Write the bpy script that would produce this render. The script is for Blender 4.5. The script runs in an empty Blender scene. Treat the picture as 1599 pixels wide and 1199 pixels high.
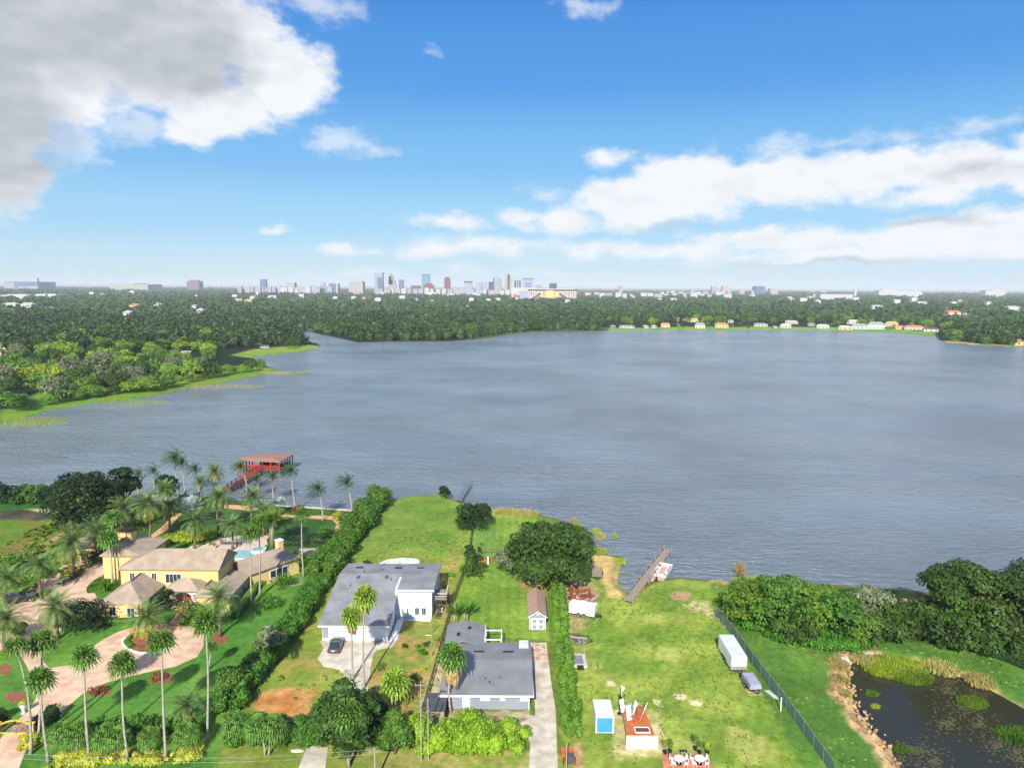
import bpy, math, random
import numpy as np
from mathutils import Vector, Matrix
R = math.radians
S = bpy.context.scene
C = S.collection
# ---------------------------------------------------------------- camera (a drone 56 m above the lawn, looking over the lake)
FPX, HC, PITCH, ROLL = 1110.0, 56.0, R(7.75), R(0.36)
cam = bpy.data.objects.new('camera', bpy.data.cameras.new('camera')); C.objects.link(cam)
cam.data.sensor_fit = 'HORIZONTAL'; cam.data.angle = 2*math.atan(799.5/FPX)
cam.data.clip_start = 0.5; cam.data.clip_end = 200000
_f = Vector((0, math.cos(PITCH), -math.sin(PITCH))); _u = Vector((0, math.sin(PITCH), math.cos(PITCH))); _r = Vector((1, 0, 0))
cr = _r*math.cos(ROLL)+_u*math.sin(ROLL); cu = -_r*math.sin(ROLL)+_u*math.cos(ROLL)
mw = Matrix((cr, cu, -_f)).transposed().to_4x4(); mw.translation = (0, 0, HC)
cam.matrix_world = mw
S.camera = cam
S.view_settings.view_transform = 'Standard'; S.view_settings.look = 'None'
S.view_settings.exposure = 0.62; S.view_settings.gamma = 1
S.cycles.max_bounces = 5; S.cycles.diffuse_bounces = 2; S.cycles.glossy_bounces = 2
S.cycles.transmission_bounces = 3; S.cycles.volume_bounces = 0; S.cycles.transparent_max_bounces = 6
S.cycles.use_denoising = True

def ray(px, py):
    x = px-799.5; y = 599.5-py
    return cr*x+cu*y+_f*FPX
def G(px, py, z=0.0):
    """the point at height z that is seen at this place of the survey picture"""
    d = ray(px, py); t = (z-HC)/d.z
    return Vector((d.x*t, d.y*t, z))
def HT(bx, by, ty):
    """ground point and height of an upright thing from its foot and its top"""
    g = G(bx, by); d = ray(bx, ty); t = g.y/d.y
    return g, HC+t*d.z
# ---------------------------------------------------------------- sun and sky
def lin(r, g, b, k=1.0):
    f = lambda c: ((c/255+.055)/1.055)**2.4 if c > 10 else c/255/12.92
    return (f(r)*k, f(g)*k, f(b)*k)
SUN_EL, SUN_AZ = R(34), R(187)          # azimuth clockwise from +Y: behind the camera, slightly left
sd = Vector((math.sin(SUN_AZ)*math.cos(SUN_EL), math.cos(SUN_AZ)*math.cos(SUN_EL), math.sin(SUN_EL)))
sl = bpy.data.lights.new('sun', 'SUN'); sl.energy = 4.6; sl.angle = R(0.5); sl.color = (1, .95, .86)
so = bpy.data.objects.new('sun', sl); C.objects.link(so); so.rotation_euler = sd.to_track_quat('Z', 'Y').to_euler()
so.location = (0, -30, 120)

W = bpy.data.worlds.new('World'); S.world = W; W.use_nodes = True
class NT:
    def __init__(s, nt): s.nt = nt; s.n = nt.nodes; s.l = nt.links
    def add(s, t, **k):
        n = s.n.new(t)
        for a, b in k.items(): setattr(n, a, b)
        return n
    def put(s, sock, v):
        if v is None: return
        if isinstance(v, bpy.types.NodeSocket): s.l.new(v, sock)
        else:
            if sock.type == 'RGBA' and len(v) == 3: v = (*v, 1)
            sock.default_value = v
    def math(s, op, a, b=None, c=None, clamp=False):
        n = s.add('ShaderNodeMath', operation=op); n.use_clamp = clamp
        for i, v in enumerate((a, b, c)): s.put(n.inputs[i], v) if v is not None else None
        return n.outputs[0]
    def vec(s, op, a, b=None, out=0):
        n = s.add('ShaderNodeVectorMath', operation=op)
        s.put(n.inputs[0], a); s.put(n.inputs[1], b) if b is not None else None
        return n.outputs[out]
    def noise(s, vec, scale, detail=3, rough=.5, out='Fac', dist=0):
        n = s.add('ShaderNodeTexNoise'); s.put(n.inputs['Vector'], vec)
        n.inputs['Scale'].default_value = scale; n.inputs['Detail'].default_value = detail
        n.inputs['Roughness'].default_value = rough; n.inputs['Distortion'].default_value = dist
        return n.outputs[out]
    def mix(s, f, a, b, blend='MIX'):
        n = s.add('ShaderNodeMix', data_type='RGBA', blend_type=blend)
        s.put(n.inputs[0], f); s.put(n.inputs[6], a); s.put(n.inputs[7], b)
        return n.outputs[2]
    def ss(s, v, lo, hi, a=0, b=1):
        n = s.add('ShaderNodeMapRange', interpolation_type='SMOOTHSTEP')
        s.put(n.inputs[0], v)
        for i, x in enumerate((lo, hi, a, b)): n.inputs[i+1].default_value = x
        return n.outputs[0]
w = NT(W.node_tree); W.node_tree.nodes.clear()
tc = w.add('ShaderNodeTexCoord').outputs['Generated']
sky = w.add('ShaderNodeTexSky', sky_type='NISHITA'); sky.sun_disc = False
sky.sun_elevation = SUN_EL; sky.sun_rotation = SUN_AZ; sky.air_density = 1.0; sky.dust_density = .25; sky.ozone_density = 2.2
sep = w.add('ShaderNodeSeparateXYZ'); w.put(sep.inputs[0], tc)
DG = 180/math.pi
az = w.math('MULTIPLY', w.math('ARCTAN2', sep.outputs[0], sep.outputs[1]), DG)
el = w.math('MULTIPLY', w.math('ARCSINE', sep.outputs[2]), DG)
cmb = w.add('ShaderNodeCombineXYZ'); w.put(cmb.inputs[0], az); w.put(cmb.inputs[1], el)
P0 = cmb.outputs[0]
P0s = w.vec('MULTIPLY', P0, (.55, 1, 1))
wn = w.noise(P0s, .32, 5, .6, 'Color')
P1 = w.vec('ADD', P0, w.vec('MULTIPLY', w.vec('SUBTRACT', wn, (.5, .5, .5)), (4.2, 2.6, 0)))
def aez(px, py):
    d = ray(px, py); return math.degrees(math.atan2(d.x, d.y)), math.degrees(math.atan2(d.z, math.hypot(d.x, d.y)))
def field(P, ells):
    out = None
    for E_ in ells:
        if len(E_) == 5: a0, e0, ra, re, _ = E_; ry = 60      # given in degrees of azimuth and elevation
        else:
            cx, cy, rx, ry = E_
            a0, e0 = aez(cx, cy); a1, _ = aez(cx+rx, cy); a2, _ = aez(cx-rx, cy); _, e1 = aez(cx, cy-ry); _, e2 = aez(cx, cy+ry)
            ra = abs(a1-a2)/2; re = abs(e1-e2)/2
        v = w.vec('MULTIPLY', w.vec('SUBTRACT', P, (a0, e0, 0)), (1/ra, 1/re, 0))
        f = w.math('SUBTRACT', 1.0, w.vec('LENGTH', v, out=1))
        f = w.math('MULTIPLY', f, min(1.6, max(.62, ry/30)))
        if out is None: out = f
        else:
            n = w.add('ShaderNodeMath', operation='SMOOTH_MAX'); w.put(n.inputs[0], out); w.put(n.inputs[1], f); n.inputs[2].default_value = .15
            out = n.outputs[0]
    return out
dense = [(-28, 40, 40, 17, 'd'), (-2, 44, 24, 15, 'd'), (-75, 36, 40, 24, 'd'), (-30, 64, 90, 16, 'd'), (48, 58, 26, 9, 'd'), (60, 100, 190, 120), (-20, 120, 120, 160), (150, 0, 300, 115), (330, 55, 140, 90), (440, 120, 95, 72), (345, 170, 95, 52), (250, 110, 150, 65), (300, 200, 48, 28),  # clouds given in degrees lie above the view, added to brighten the lake's reflection
         (-30, 150, 150, 150), (-10, 260, 95, 85), (-60, 330, 90, 30),
         (955, 243, 48, 17), (990, 315, 105, 52), (1080, 295, 130, 62), (1210, 282, 150, 48), (1360, 268, 190, 38), (1520, 258, 190, 42),
         (1450, 300, 110, 22), (880, 345, 70, 27), (700, 348, 80, 17), (960, 352, 90, 18), (1640, 250, 100, 60),
         (1020, 392, 260, 17), (1260, 378, 230, 27), (1460, 372, 210, 38), (1570, 360, 140, 45), (760, 386, 150, 18), (1700, 370, 150, 50), (1300, 403, 330, 16),
         (690, 392, 90, 13), (820, 340, 60, 15), (434, 354, 32, 9), (530, 389, 42, 10), (580, 392, 30, 7), (-300, 60, 260, 160), (-200, 250, 160, 60)]
wisps = [(530, 215, 70, 28), (590, 232, 50, 10), (510, 12, 70, 34), (905, 12, 50, 26), (570, 427, 75, 9), (720, 416, 32, 10), (850, 425, 120, 9),
         (850, 300, 40, 20), (685, 82, 14, 9), (1540, 195, 70, 18), (200, 190, 120, 40), (70, 210, 120, 60), (1300, 225, 200, 20), (490, 425, 20, 9)]
F1 = field(P1, dense); F2 = field(P1, wisps)
P2 = w.vec('MULTIPLY', P0, (.6, 1, 1))
n1 = w.noise(P2, .62, 7, .62)
r1 = w.noise(P2, .38, 5, .5)
r2 = w.noise(w.vec('ADD', P2, (-.3, .6, 0)), .38, 5, .5)
a1 = w.ss(w.math('ADD', F1, w.math('MULTIPLY', w.math('SUBTRACT', n1, .5), 1.5)), -.14, .62)
a2 = w.math('MULTIPLY', w.ss(w.math('ADD', F2, w.math('MULTIPLY', w.math('SUBTRACT', n1, .5), 2.8)), -.1, 1.0), .6)
alpha = w.math('MAXIMUM', a1, a2)
greys = [(-20, 120, 140, 180), (130, 20, 360, 150), (-20, 190, 170, 170), (260, 90, 190, 80), (-300, 100, 300, 200), (1080, 356, 180, 14), (1300, 412, 420, 9), (1450, 345, 160, 12), (1520, 262, 120, 20)]
gf = w.ss(w.math('ADD', field(P1, greys), w.math('MULTIPLY', w.math('SUBTRACT', n1, .5), .4)), -.1, .8)
rel = w.math('MULTIPLY', w.math('SUBTRACT', r1, r2), 1.15)
sh = w.math('ADD', w.math('MULTIPLY', gf, -.88), w.math('ADD', 1.0, rel), clamp=True)
K = 0.075
ccol = w.mix(sh, tuple(v/K*.70 for v in (.47, .50, .55)), tuple(v/K*.70 for v in (.86, .89, .93)))
# the blue deepens with height, as a clear subtropical sky does
EXF = 2**.60
rp = w.add('ShaderNodeValToRGB'); w.put(rp.inputs[0], w.math('DIVIDE', el, 90, clamp=True))
cr_ = rp.color_ramp; cr_.interpolation = 'EASE'
stops = [(-.02, (196, 226, 244)), (1.5, (184, 222, 246)), (5, (152, 209, 248)), (10, (112, 186, 244)), (16, (66, 153, 235)), (24, (40, 126, 220)), (50, (34, 100, 196)), (90, (26, 80, 170))]
while len(cr_.elements) < len(stops): cr_.elements.new(.5)
for e_, (d_, c_) in zip(cr_.elements, stops): e_.position = max(0, d_/90); e_.color = (*lin(*c_, 1/EXF), 1)
tinted = w.vec('SCALE', rp.outputs[0]); tinted.node.inputs['Scale'].default_value = 1/K
skyc = w.mix(.82, sky.outputs[0], tinted)
mixc = w.mix(alpha, skyc, ccol)
bg = w.add('ShaderNodeBackground'); w.put(bg.inputs[0], mixc); bg.inputs[1].default_value = K
wo = w.add('ShaderNodeOutputWorld'); w.l.new(bg.outputs[0], wo.inputs[0])
W.cycles.sampling_method = 'MANUAL'; W.cycles.sample_map_resolution = 512

# ---------------------------------------------------------------- helpers
MATS = {}
def mat(name, col, rough=.75, var=.12, scale=1.5, spec=.3, metal=0, bump=0, col2=None, detail=4, wave=None, coat=0):
    if name in MATS: return MATS[name]
    m = bpy.data.materials.new(name); m.use_nodes = True; t = NT(m.node_tree); b = t.n['Principled BSDF']; MATS[name] = m
    pos = t.add('ShaderNodeNewGeometry').outputs['Position']
    n = t.noise(pos, scale, detail, .6)
    nn = t.ss(n, .3, .7)
    c1 = tuple(v*(1-var) for v in col); c2 = col2 or tuple(min(1, v*(1+var)) for v in col)
    c = t.mix(nn, c1, c2)
    if wave:      # courses / slats / ribs: (axis, period, depth)
        ax, per, dep = wave
        sp = t.add('ShaderNodeSeparateXYZ'); t.put(sp.inputs[0], pos)
        fr = t.math('FRACT', t.math('DIVIDE', sp.outputs['XYZ'.index(ax)], per))
        line = t.ss(fr, .0, .14)
        c = t.mix(t.math('ADD', t.math('MULTIPLY', line, dep), 1-dep), (0, 0, 0), c)
    t.put(b.inputs['Base Color'], c); b.inputs['Roughness'].default_value = rough; b.inputs['Metallic'].default_value = metal
    b.inputs['Specular IOR Level'].default_value = spec; b.inputs['Coat Weight'].default_value = coat
    if bump:
        bp = t.add('ShaderNodeBump'); bp.inputs['Strength'].default_value = bump; bp.inputs['Distance'].default_value = .05
        t.put(bp.inputs['Height'], t.noise(pos, scale*6, 3)); t.l.new(bp.outputs[0], b.inputs['Normal'])
    return m
def leafmat(name, a, b, scale=.35, rnd=.25, tr=.25, spec=.25):
    if name in MATS: return MATS[name]
    m = bpy.data.materials.new(name); m.use_nodes = True; t = NT(m.node_tree); p = t.n['Principled BSDF']; MATS[name] = m
    pos = t.add('ShaderNodeNewGeometry').outputs['Position']
    n = t.ss(t.noise(pos, scale, 4, .65), .32, .68)
    sp_ = t.noise(pos, 3.1, 2, .6)
    n = t.math('ADD', t.math('MULTIPLY', n, .65), t.math('MULTIPLY', t.ss(sp_, .38, .62), .45), clamp=True)
    c = t.mix(n, tuple(v*.8 for v in a), tuple(v*1.12 for v in b))
    oi = t.add('ShaderNodeObjectInfo').outputs['Random']
    hsv = t.add('ShaderNodeHueSaturation'); t.put(hsv.inputs['Color'], c)
    t.put(hsv.inputs['Value'], t.math('ADD', 1-rnd/2, t.math('MULTIPLY', oi, rnd)))
    t.put(hsv.inputs['Hue'], t.math('ADD', .5-rnd*.05, t.math('MULTIPLY', oi, rnd*.1)))
    t.put(p.inputs['Base Color'], hsv.outputs[0]); p.inputs['Roughness'].default_value = .5; p.inputs['Specular IOR Level'].default_value = spec
    if tr:
        td = t.add('ShaderNodeBsdfTranslucent'); t.put(td.inputs[0], hsv.outputs[0])
        mx = t.add('ShaderNodeMixShader'); mx.inputs[0].default_value = tr
        t.l.new(p.outputs[0], mx.inputs[1]); t.l.new(td.outputs[0], mx.inputs[2]); t.l.new(mx.outputs[0], t.n['Material Output'].inputs[0])
    return m
def np_mesh(name, V, Q, smooth=False):
    me = bpy.data.meshes.new(name); V = np.asarray(V, np.float32); Q = np.asarray(Q, np.int32)
    k = Q.shape[1]
    me.vertices.add(len(V)); me.vertices.foreach_set('co', V.ravel())
    me.loops.add(Q.size); me.loops.foreach_set('vertex_index', Q.ravel())
    me.polygons.add(len(Q)); me.polygons.foreach_set('loop_start', np.arange(0, Q.size, k, dtype=np.int32))
    try: me.polygons.foreach_set('loop_total', np.full(len(Q), k, np.int32))
    except Exception: pass
    if smooth: me.polygons.foreach_set('use_smooth', np.ones(len(Q), bool))
    me.update(calc_edges=True); me.validate(); return me
def tag(o, label=None, cat=None, group=None, kind=None):
    if label: o['label'] = label
    if cat: o['category'] = cat
    if group: o['group'] = group
    if kind: o['kind'] = kind
    return o
ROOTM = {}
def thing(name, label, cat, loc=(0, 0, 0), rz=0, group=None):
    o = bpy.data.objects.new(name, None); C.objects.link(o); o.location = loc; o.rotation_euler = (0, 0, rz)
    o.empty_display_size = .3
    ROOTM[o] = Matrix.Translation(Vector(loc)) @ Matrix.Rotation(rz, 4, 'Z')
    return tag(o, label, cat, group)
def link(name, me, parent=None):
    o = bpy.data.objects.new(name, me); C.objects.link(o)
    if parent is not None: o.parent = parent
    return o
class MB:
    def __init__(s): s.v = []; s.f = []
    def add(s, vs, fs):
        b = len(s.v); s.v += [tuple(v) for v in vs]; s.f += [tuple(b+i for i in f) for f in fs]; return s
    def box(s, x0, x1, y0, y1, z0, z1):
        v = [(x0, y0, z0), (x1, y0, z0), (x1, y1, z0), (x0, y1, z0), (x0, y0, z1), (x1, y0, z1), (x1, y1, z1), (x0, y1, z1)]
        return s.add(v, [(0, 3, 2, 1), (4, 5, 6, 7), (0, 1, 5, 4), (1, 2, 6, 5), (2, 3, 7, 6), (3, 0, 4, 7)])
    def prism(s, pts, z0, z1):
        n = len(pts); a = sum(pts[i][0]*pts[(i+1) % n][1]-pts[(i+1) % n][0]*pts[i][1] for i in range(n))
        if a < 0: pts = pts[::-1]
        v = [(p[0], p[1], z0) for p in pts]+[(p[0], p[1], z1) for p in pts]
        return s.add(v, [tuple(range(n))[::-1], tuple(range(n, 2*n))]+[(i, (i+1) % n, n+(i+1) % n, n+i) for i in range(n)])
    def side(s, prof, x0, x1, axis='x'):
        """extrude a closed profile: axis x -> prof is (y,z); axis y -> prof is (x,z)"""
        n = len(prof)
        if axis == 'x': v = [(x0, p[0], p[1]) for p in prof]+[(x1, p[0], p[1]) for p in prof]
        else: v = [(p[0], x0, p[1]) for p in prof]+[(p[0], x1, p[1]) for p in prof]
        return s.add(v, [tuple(range(n)), tuple(range(n, 2*n))[::-1]]+[(i, n+i, n+(i+1) % n, (i+1) % n) for i in range(n)])
    def tube(s, pts, rad, n=6, cap=True):
        pts = [Vector(p) for p in pts]; rad = rad if isinstance(rad, (list, tuple)) else [rad]*len(pts)
        b = len(s.v); m = len(pts)
        for i, p in enumerate(pts):
            d = (pts[min(i+1, m-1)]-pts[max(i-1, 0)]).normalized()
            a = d.cross(Vector((0, 0, 1)) if abs(d.z) < .9 else Vector((1, 0, 0))).normalized(); c = d.cross(a)
            for k in range(n):
                q = p+(a*math.cos(2*math.pi*k/n)+c*math.sin(2*math.pi*k/n))*rad[i]; s.v.append(tuple(q))
        for i in range(m-1):
            for k in range(n):
                s.f.append((b+i*n+k, b+i*n+(k+1) % n, b+(i+1)*n+(k+1) % n, b+(i+1)*n+k))
        if cap: s.f.append(tuple(b+k for k in range(n))[::-1]); s.f.append(tuple(b+(m-1)*n+k for k in range(n)))
        return s
    def cyl(s, x, y, z0, z1, r, n=16, r2=None):
        return s.tube([(x, y, z0), (x, y, z1)], [r, r if r2 is None else r2], n)
    def bar(s, a, b, w, h=None):
        """rectangular bar between two points"""
        a = Vector(a); b = Vector(b); h = h or w; d = (b-a).normalized()
        u = d.cross(Vector((0, 0, 1)) if abs(d.z) < .95 else Vector((0, 1, 0))).normalized(); v = u.cross(d)
        vs = [p+u*i*w/2+v*j*h/2 for p in (a, b) for i, j in ((-1, -1), (1, -1), (1, 1), (-1, 1))]
        return s.add(vs, [(0, 1, 2, 3), (7, 6, 5, 4), (0, 4, 5, 1), (1, 5, 6, 2), (2, 6, 7, 3), (3, 7, 4, 0)])
    def wbox(s, A, d, u0, u1, z0, z1, t0, t1):
        """box on a wall: A a wall corner, d the wall direction, outward side to the right of d"""
        A = Vector(A[:2]); d = Vector(d[:2]).normalized(); n = Vector((d.y, -d.x))
        q = [A+d*u0+n*t0, A+d*u1+n*t0, A+d*u1+n*t1, A+d*u0+n*t1]
        return s.prism([(p.x, p.y) for p in q], z0, z1)
    def ell(s, c, r, nu=12, nv=8, jit=0, rng=None):
        b = len(s.v)
        for j in range(nv+1):
            for i in range(nu):
                th = math.pi*j/nv; ph = 2*math.pi*i/nu; k = 1+(rng.uniform(-jit, jit) if jit else 0)
                s.v.append((c[0]+r[0]*k*math.sin(th)*math.cos(ph), c[1]+r[1]*k*math.sin(th)*math.sin(ph), c[2]+r[2]*k*math.cos(th)))
        for j in range(nv):
            for i in range(nu): s.f.append((b+j*nu+i, b+(j+1)*nu+i, b+(j+1)*nu+(i+1) % nu, b+j*nu+(i+1) % nu))
        return s
    def build(s, name, m, parent=None, smooth=False, bevel=0, world=False, root=None):
        me = bpy.data.meshes.new(name); me.from_pydata(s.v, [], s.f)
        if world:
            me.transform(ROOTM[root or parent].inverted())
        if smooth:
            for p in me.polygons: p.use_smooth = True
        me.update()
        if m: me.materials.append(m)
        o = link(name, me, parent)
        if bevel:
            md = o.modifiers.new('b', 'BEVEL'); md.width = bevel; md.segments = 2; md.limit_method = 'ANGLE'
        return o
def struct(name, me, m):
    me.materials.append(m); o = link(name, me); o['kind'] = 'structure'; return o
def pts(l, z=0.0): return [tuple(G(x, y, z)[:2]) for x, y in l]
def smooth_poly(p, it=2):
    for _ in range(it):
        q = []
        for i in range(len(p)):
            a = p[i]; b = p[(i+1) % len(p)]
            q += [(a[0]*.75+b[0]*.25, a[1]*.75+b[1]*.25), (a[0]*.25+b[0]*.75, a[1]*.25+b[1]*.75)]
        p = q
    return p
def sheet(name, poly, z, m, th=.02):
    """a thin paved sheet, triangulated, with a small real edge"""
    from mathutils.geometry import tessellate_polygon
    n = len(poly)
    a = sum(poly[i][0]*poly[(i+1) % n][1]-poly[(i+1) % n][0]*poly[i][1] for i in range(n))
    if a < 0: poly = poly[::-1]
    tri = tessellate_polygon([[Vector((p[0], p[1], 0)) for p in poly]])
    v = [(p[0], p[1], z) for p in poly]+[(p[0], p[1], z-th-.03) for p in poly]
    f = []
    for t in tri:
        A, B, D = (Vector(v[i]) for i in t)
        f.append(tuple(t) if (B-A).cross(D-A).z > 0 else tuple(t)[::-1])
    f += [(i, n+i, n+(i+1) % n, (i+1) % n) for i in range(n)]
    me = bpy.data.meshes.new(name); me.from_pydata(v, [], f); me.update()
    return struct(name, me, m)
# ---------------------------------------------------------------- terrain: one sheet to the horizon, dipping under the lake and the pond
LAKE_PX = [(-700, 840), (-330, 775), (0, 773), (60, 771), (110, 772), (200, 774), (265, 770), (340, 776), (410, 786), (430, 789), (500, 793), (560, 797), (592, 795), (604, 781), (640, 774), (690, 771),
           (706, 778), (722, 785), (750, 790), (775, 799), (805, 801), (840, 802), (878, 812), (902, 838), (912, 862), (945, 864), (972, 869), (975, 878),
           (968, 888), (964, 903), (971, 920), (984, 925), (1004, 913), (1022, 905), (1060, 901), (1100, 905), (1130, 912), (1180, 913), (1250, 908), (1330, 915),
           (1420, 921), (1500, 926), (1599, 921), (2000, 915), (2500, 800), (2300, 620), (1900, 560), (1700, 545), (1599, 542), (1570, 541), (1520, 538), (1480, 535), (1466, 530), (1458, 526), (1400, 520),
           (1300, 517), (1200, 515.5), (1100, 515.5), (950, 517), (870, 518), (820, 519.5), (790, 523), (750, 530), (700, 533), (625, 533), (560, 535), (530, 528), (485, 519), (452, 519),
           (475, 530), (503, 540), (497, 543), (470, 549), (430, 553), (396, 556), (402, 566), (435, 578), (400, 587), (362, 595), (325, 601), (287, 607), (262, 614), (212, 622), (162, 627),
           (107, 635), (72, 642), (45, 651), (0, 661), (-120, 668), (-330, 690), (-700, 720)]
WL = -.5
LAKE = pts(LAKE_PX, WL)
POND = smooth_poly(pts([(1322, 1040), (1335, 1030), (1360, 1025), (1400, 1028), (1440, 1035), (1470, 1047), (1520, 1062), (1565, 1085), (1599, 1105), (1650, 1135), (1680, 1250), (1420, 1250), (1405, 1195), (1385, 1165), (1350, 1130), (1332, 1095), (1322, 1065)], -.6), 1)
def sdist(poly, X, Y, pad=60):
    """signed distance, positive inside; far points get -pad"""
    P = np.array(poly); out = np.full(X.shape, -float(pad))
    x0, y0 = P.min(0)-pad; x1, y1 = P.max(0)+pad
    idx = np.nonzero((X > x0) & (X < x1) & (Y > y0) & (Y < y1))[0]
    if len(idx) == 0: return out
    x = X[idx]; y = Y[idx]; d2 = np.full(x.shape, 1e18); ins = np.zeros(x.shape, bool)
    n = len(P)
    for i in range(n):
        ax, ay = P[i]; bx, by = P[(i+1) % n]; ex, ey = bx-ax, by-ay
        t = np.clip(((x-ax)*ex+(y-ay)*ey)/(ex*ex+ey*ey+1e-9), 0, 1)
        d2 = np.minimum(d2, (x-ax-t*ex)**2+(y-ay-t*ey)**2)
        c = ((ay > y) != (by > y)) & (x < (bx-ax)*(y-ay)/(by-ay+1e-12)+ax); ins ^= c
    d = np.sqrt(d2); out[idx] = np.where(ins, d, -d); return out
_rs = np.random.RandomState(5); _tab = _rs.rand(256, 256)
def vnoise(X, Y, s):
    x = X/s; y = Y/s; xi = np.floor(x).astype(int); yi = np.floor(y).astype(int); fx = x-xi; fy = y-yi
    fx = fx*fx*(3-2*fx); fy = fy*fy*(3-2*fy); T = lambda a, b: _tab[a % 256, b % 256]
    return (T(xi, yi)*(1-fx)+T(xi+1, yi)*fx)*(1-fy)+(T(xi, yi+1)*(1-fx)+T(xi+1, yi+1)*fx)*fy
def fbm(X, Y, s, o=4):
    r = 0; a = 1; t = 0
    for i in range(o): r = r+a*vnoise(X+17*i, Y-31*i, s/2**i); t += a; a *= .55
    return r/t
rows_py = np.concatenate([np.arange(1330, 620, -1.5), np.arange(620, 470, -1.0), np.arange(470, 452, -.8)])
rd = [0.5, 12, 30, 42, 50]+[HC/math.tan(PITCH+math.atan((p-599.5)/FPX)) for p in rows_py]
rd += [9000, 13000, 20000, 35000, 60000, 120000]
rd = np.array(sorted(set(r for r in rd if r > 0)))
azs = np.concatenate([np.arange(-180, -44, 4.0), np.arange(-44, 44, .085), np.arange(44, 180, 4.0)])
RR, AA = np.meshgrid(rd, np.radians(azs), indexing='ij')
X = (RR*np.sin(AA)).ravel(); Y = (RR*np.cos(AA)).ravel()
dl = sdist(LAKE, X, Y, 40); dp = sdist(POND, X, Y, 20)
near = np.hypot(X, Y) < 420
wob = (fbm(X, Y, 5, 3)-.5)*1.6
far_w = np.clip(np.hypot(X, Y)/300, .6, 12)
dl2 = dl+wob*far_w
Z = np.clip(WL-dl2*.28, -3, 0); Z = np.where(dl < -8, 0, Z)
zp = np.clip(-.55-dp*.45, -2.2, 0)+np.where((dp > -4) & (dp < 1), (fbm(X, Y, 1.2, 2)-.5)*.35*np.clip(1-abs(dp+1.5)/2.5, 0, 1), 0)
Z = np.where(dp > -3.5, np.minimum(Z, zp), Z)
A = .95
def al(r, g, b): return np.array(lin(r, g, b, A))
col = np.zeros((len(X), 3))
base = al(104, 126, 52); col[:] = base
rad = np.hypot(X, Y)
forest = al(30, 44, 28)
isfar = ((Y > 215) | (rad > 330))
col[isfar] = forest
def paint(poly, c, soft=.4, amp=0.0, ns=3.0, k=1.0, c2=None, n2=4.0, pad=None):
    d = sdist(poly, X, Y, pad or max(6, amp*2+soft*2))
    if amp: d = d+(fbm(X+3, Y+9, ns, 4)-.5)*2*amp
    a = np.clip((d+soft)/(2*soft), 0, 1); a = a*a*(3-2*a)*k; sel = a > 0
    cc = np.array(c)
    if c2 is not None:
        f = np.clip((fbm(X[sel]+50, Y[sel]-20, n2, 4)-.5)*3+.5, 0, 1)[:, None]; cc = cc*(1-f)+np.array(c2)*f
    col[sel] = col[sel]*(1-a[sel, None])+cc*a[sel, None]
PP = lambda l: pts(l)
lawnE, lawnE2 = al(74, 124, 46), al(106, 148, 60)
# estate lawns
paint(PP([(-400, 780), (-400, 1300), (345, 1300), (350, 1110), (470, 960), (590, 795), (560, 790), (420, 780), (250, 765), (150, 800), (90, 840), (40, 900), (0, 930)]), lawnE, .5, .3, c2=lawnE2, n2=9)
paint(PP([(250, 765), (600, 780), (560, 830), (520, 870), (330, 850), (180, 850)]), al(56, 88, 40), 1, .5, c2=al(70, 104, 48))
# marsh at the far left
paint(PP([(-300, 830), (0, 803), (60, 800), (100, 808), (120, 815), (70, 870), (40, 900), (0, 935), (-300, 1100)]), al(92, 128, 42), 1.5, 2, c2=al(120, 112, 58), n2=7)
paint(PP([(-200, 805), (0, 790), (55, 792), (110, 800), (95, 812), (0, 812), (-200, 830)]), al(92, 88, 72), .8, 1.2, c2=al(60, 62, 52))
paint(PP([(30, 789), (60, 786), (90, 792), (95, 800), (60, 799), (35, 795)]), al(205, 190, 150), .5, .6)
paint(PP([(60, 850), (80, 842), (105, 822), (112, 810), (122, 812), (95, 838), (75, 860)]), al(180, 150, 95), .6, .6)
paint(PP([(-200, 770), (0, 772), (90, 775), (85, 795), (0, 797), (-200, 800)]), al(60, 105, 45), 1, 1)
# white-house lot
paint(PP([(600, 780), (690, 771), (740, 790), (735, 850), (640, 1165), (560, 1230), (340, 1230), (352, 1110), (500, 930)]), al(112, 142, 52), .8, .6, c2=al(140, 150, 68), n2=7)
paint(PP([(590, 800), (640, 776), (690, 774), (730, 800), (715, 850), (560, 860), (570, 830)]), al(98, 134, 50), 2, 2.5, c2=al(120, 144, 62))
paint(PP([(550, 870), (580, 880), (680, 888), (715, 850), (728, 860), (705, 900), (690, 1000), (645, 1130), (630, 1080), (655, 1000), (620, 1050), (600, 980), (560, 885)]), al(178, 160, 92), 1.5, 2.5, c2=al(128, 142, 60), n2=4)
paint(PP([(402, 1078), (440, 1074), (495, 1078), (488, 1100), (475, 1122), (440, 1120), (400, 1108)]), al(198, 148, 92), .5, 1.2, ns=2, c2=al(180, 122, 66), n2=2)
paint(PP([(480, 965), (500, 980), (505, 1060), (470, 1075), (430, 1060), (440, 1020)]), al(158, 150, 78), 1.5, 2.5, c2=al(118, 140, 52))
paint(PP([(575, 1060), (640, 980), (672, 1000), (665, 1080), (640, 1130), (600, 1110)]), al(172, 140, 82), 1.2, 2, ns=2.5, c2=al(120, 138, 58), n2=2.2)
paint(PP([(560, 1180), (640, 1165), (900, 1180), (900, 1220), (480, 1230)]), al(172, 160, 98), .8, 1.3, ns=2, c2=al(128, 146, 60), n2=2)
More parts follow.
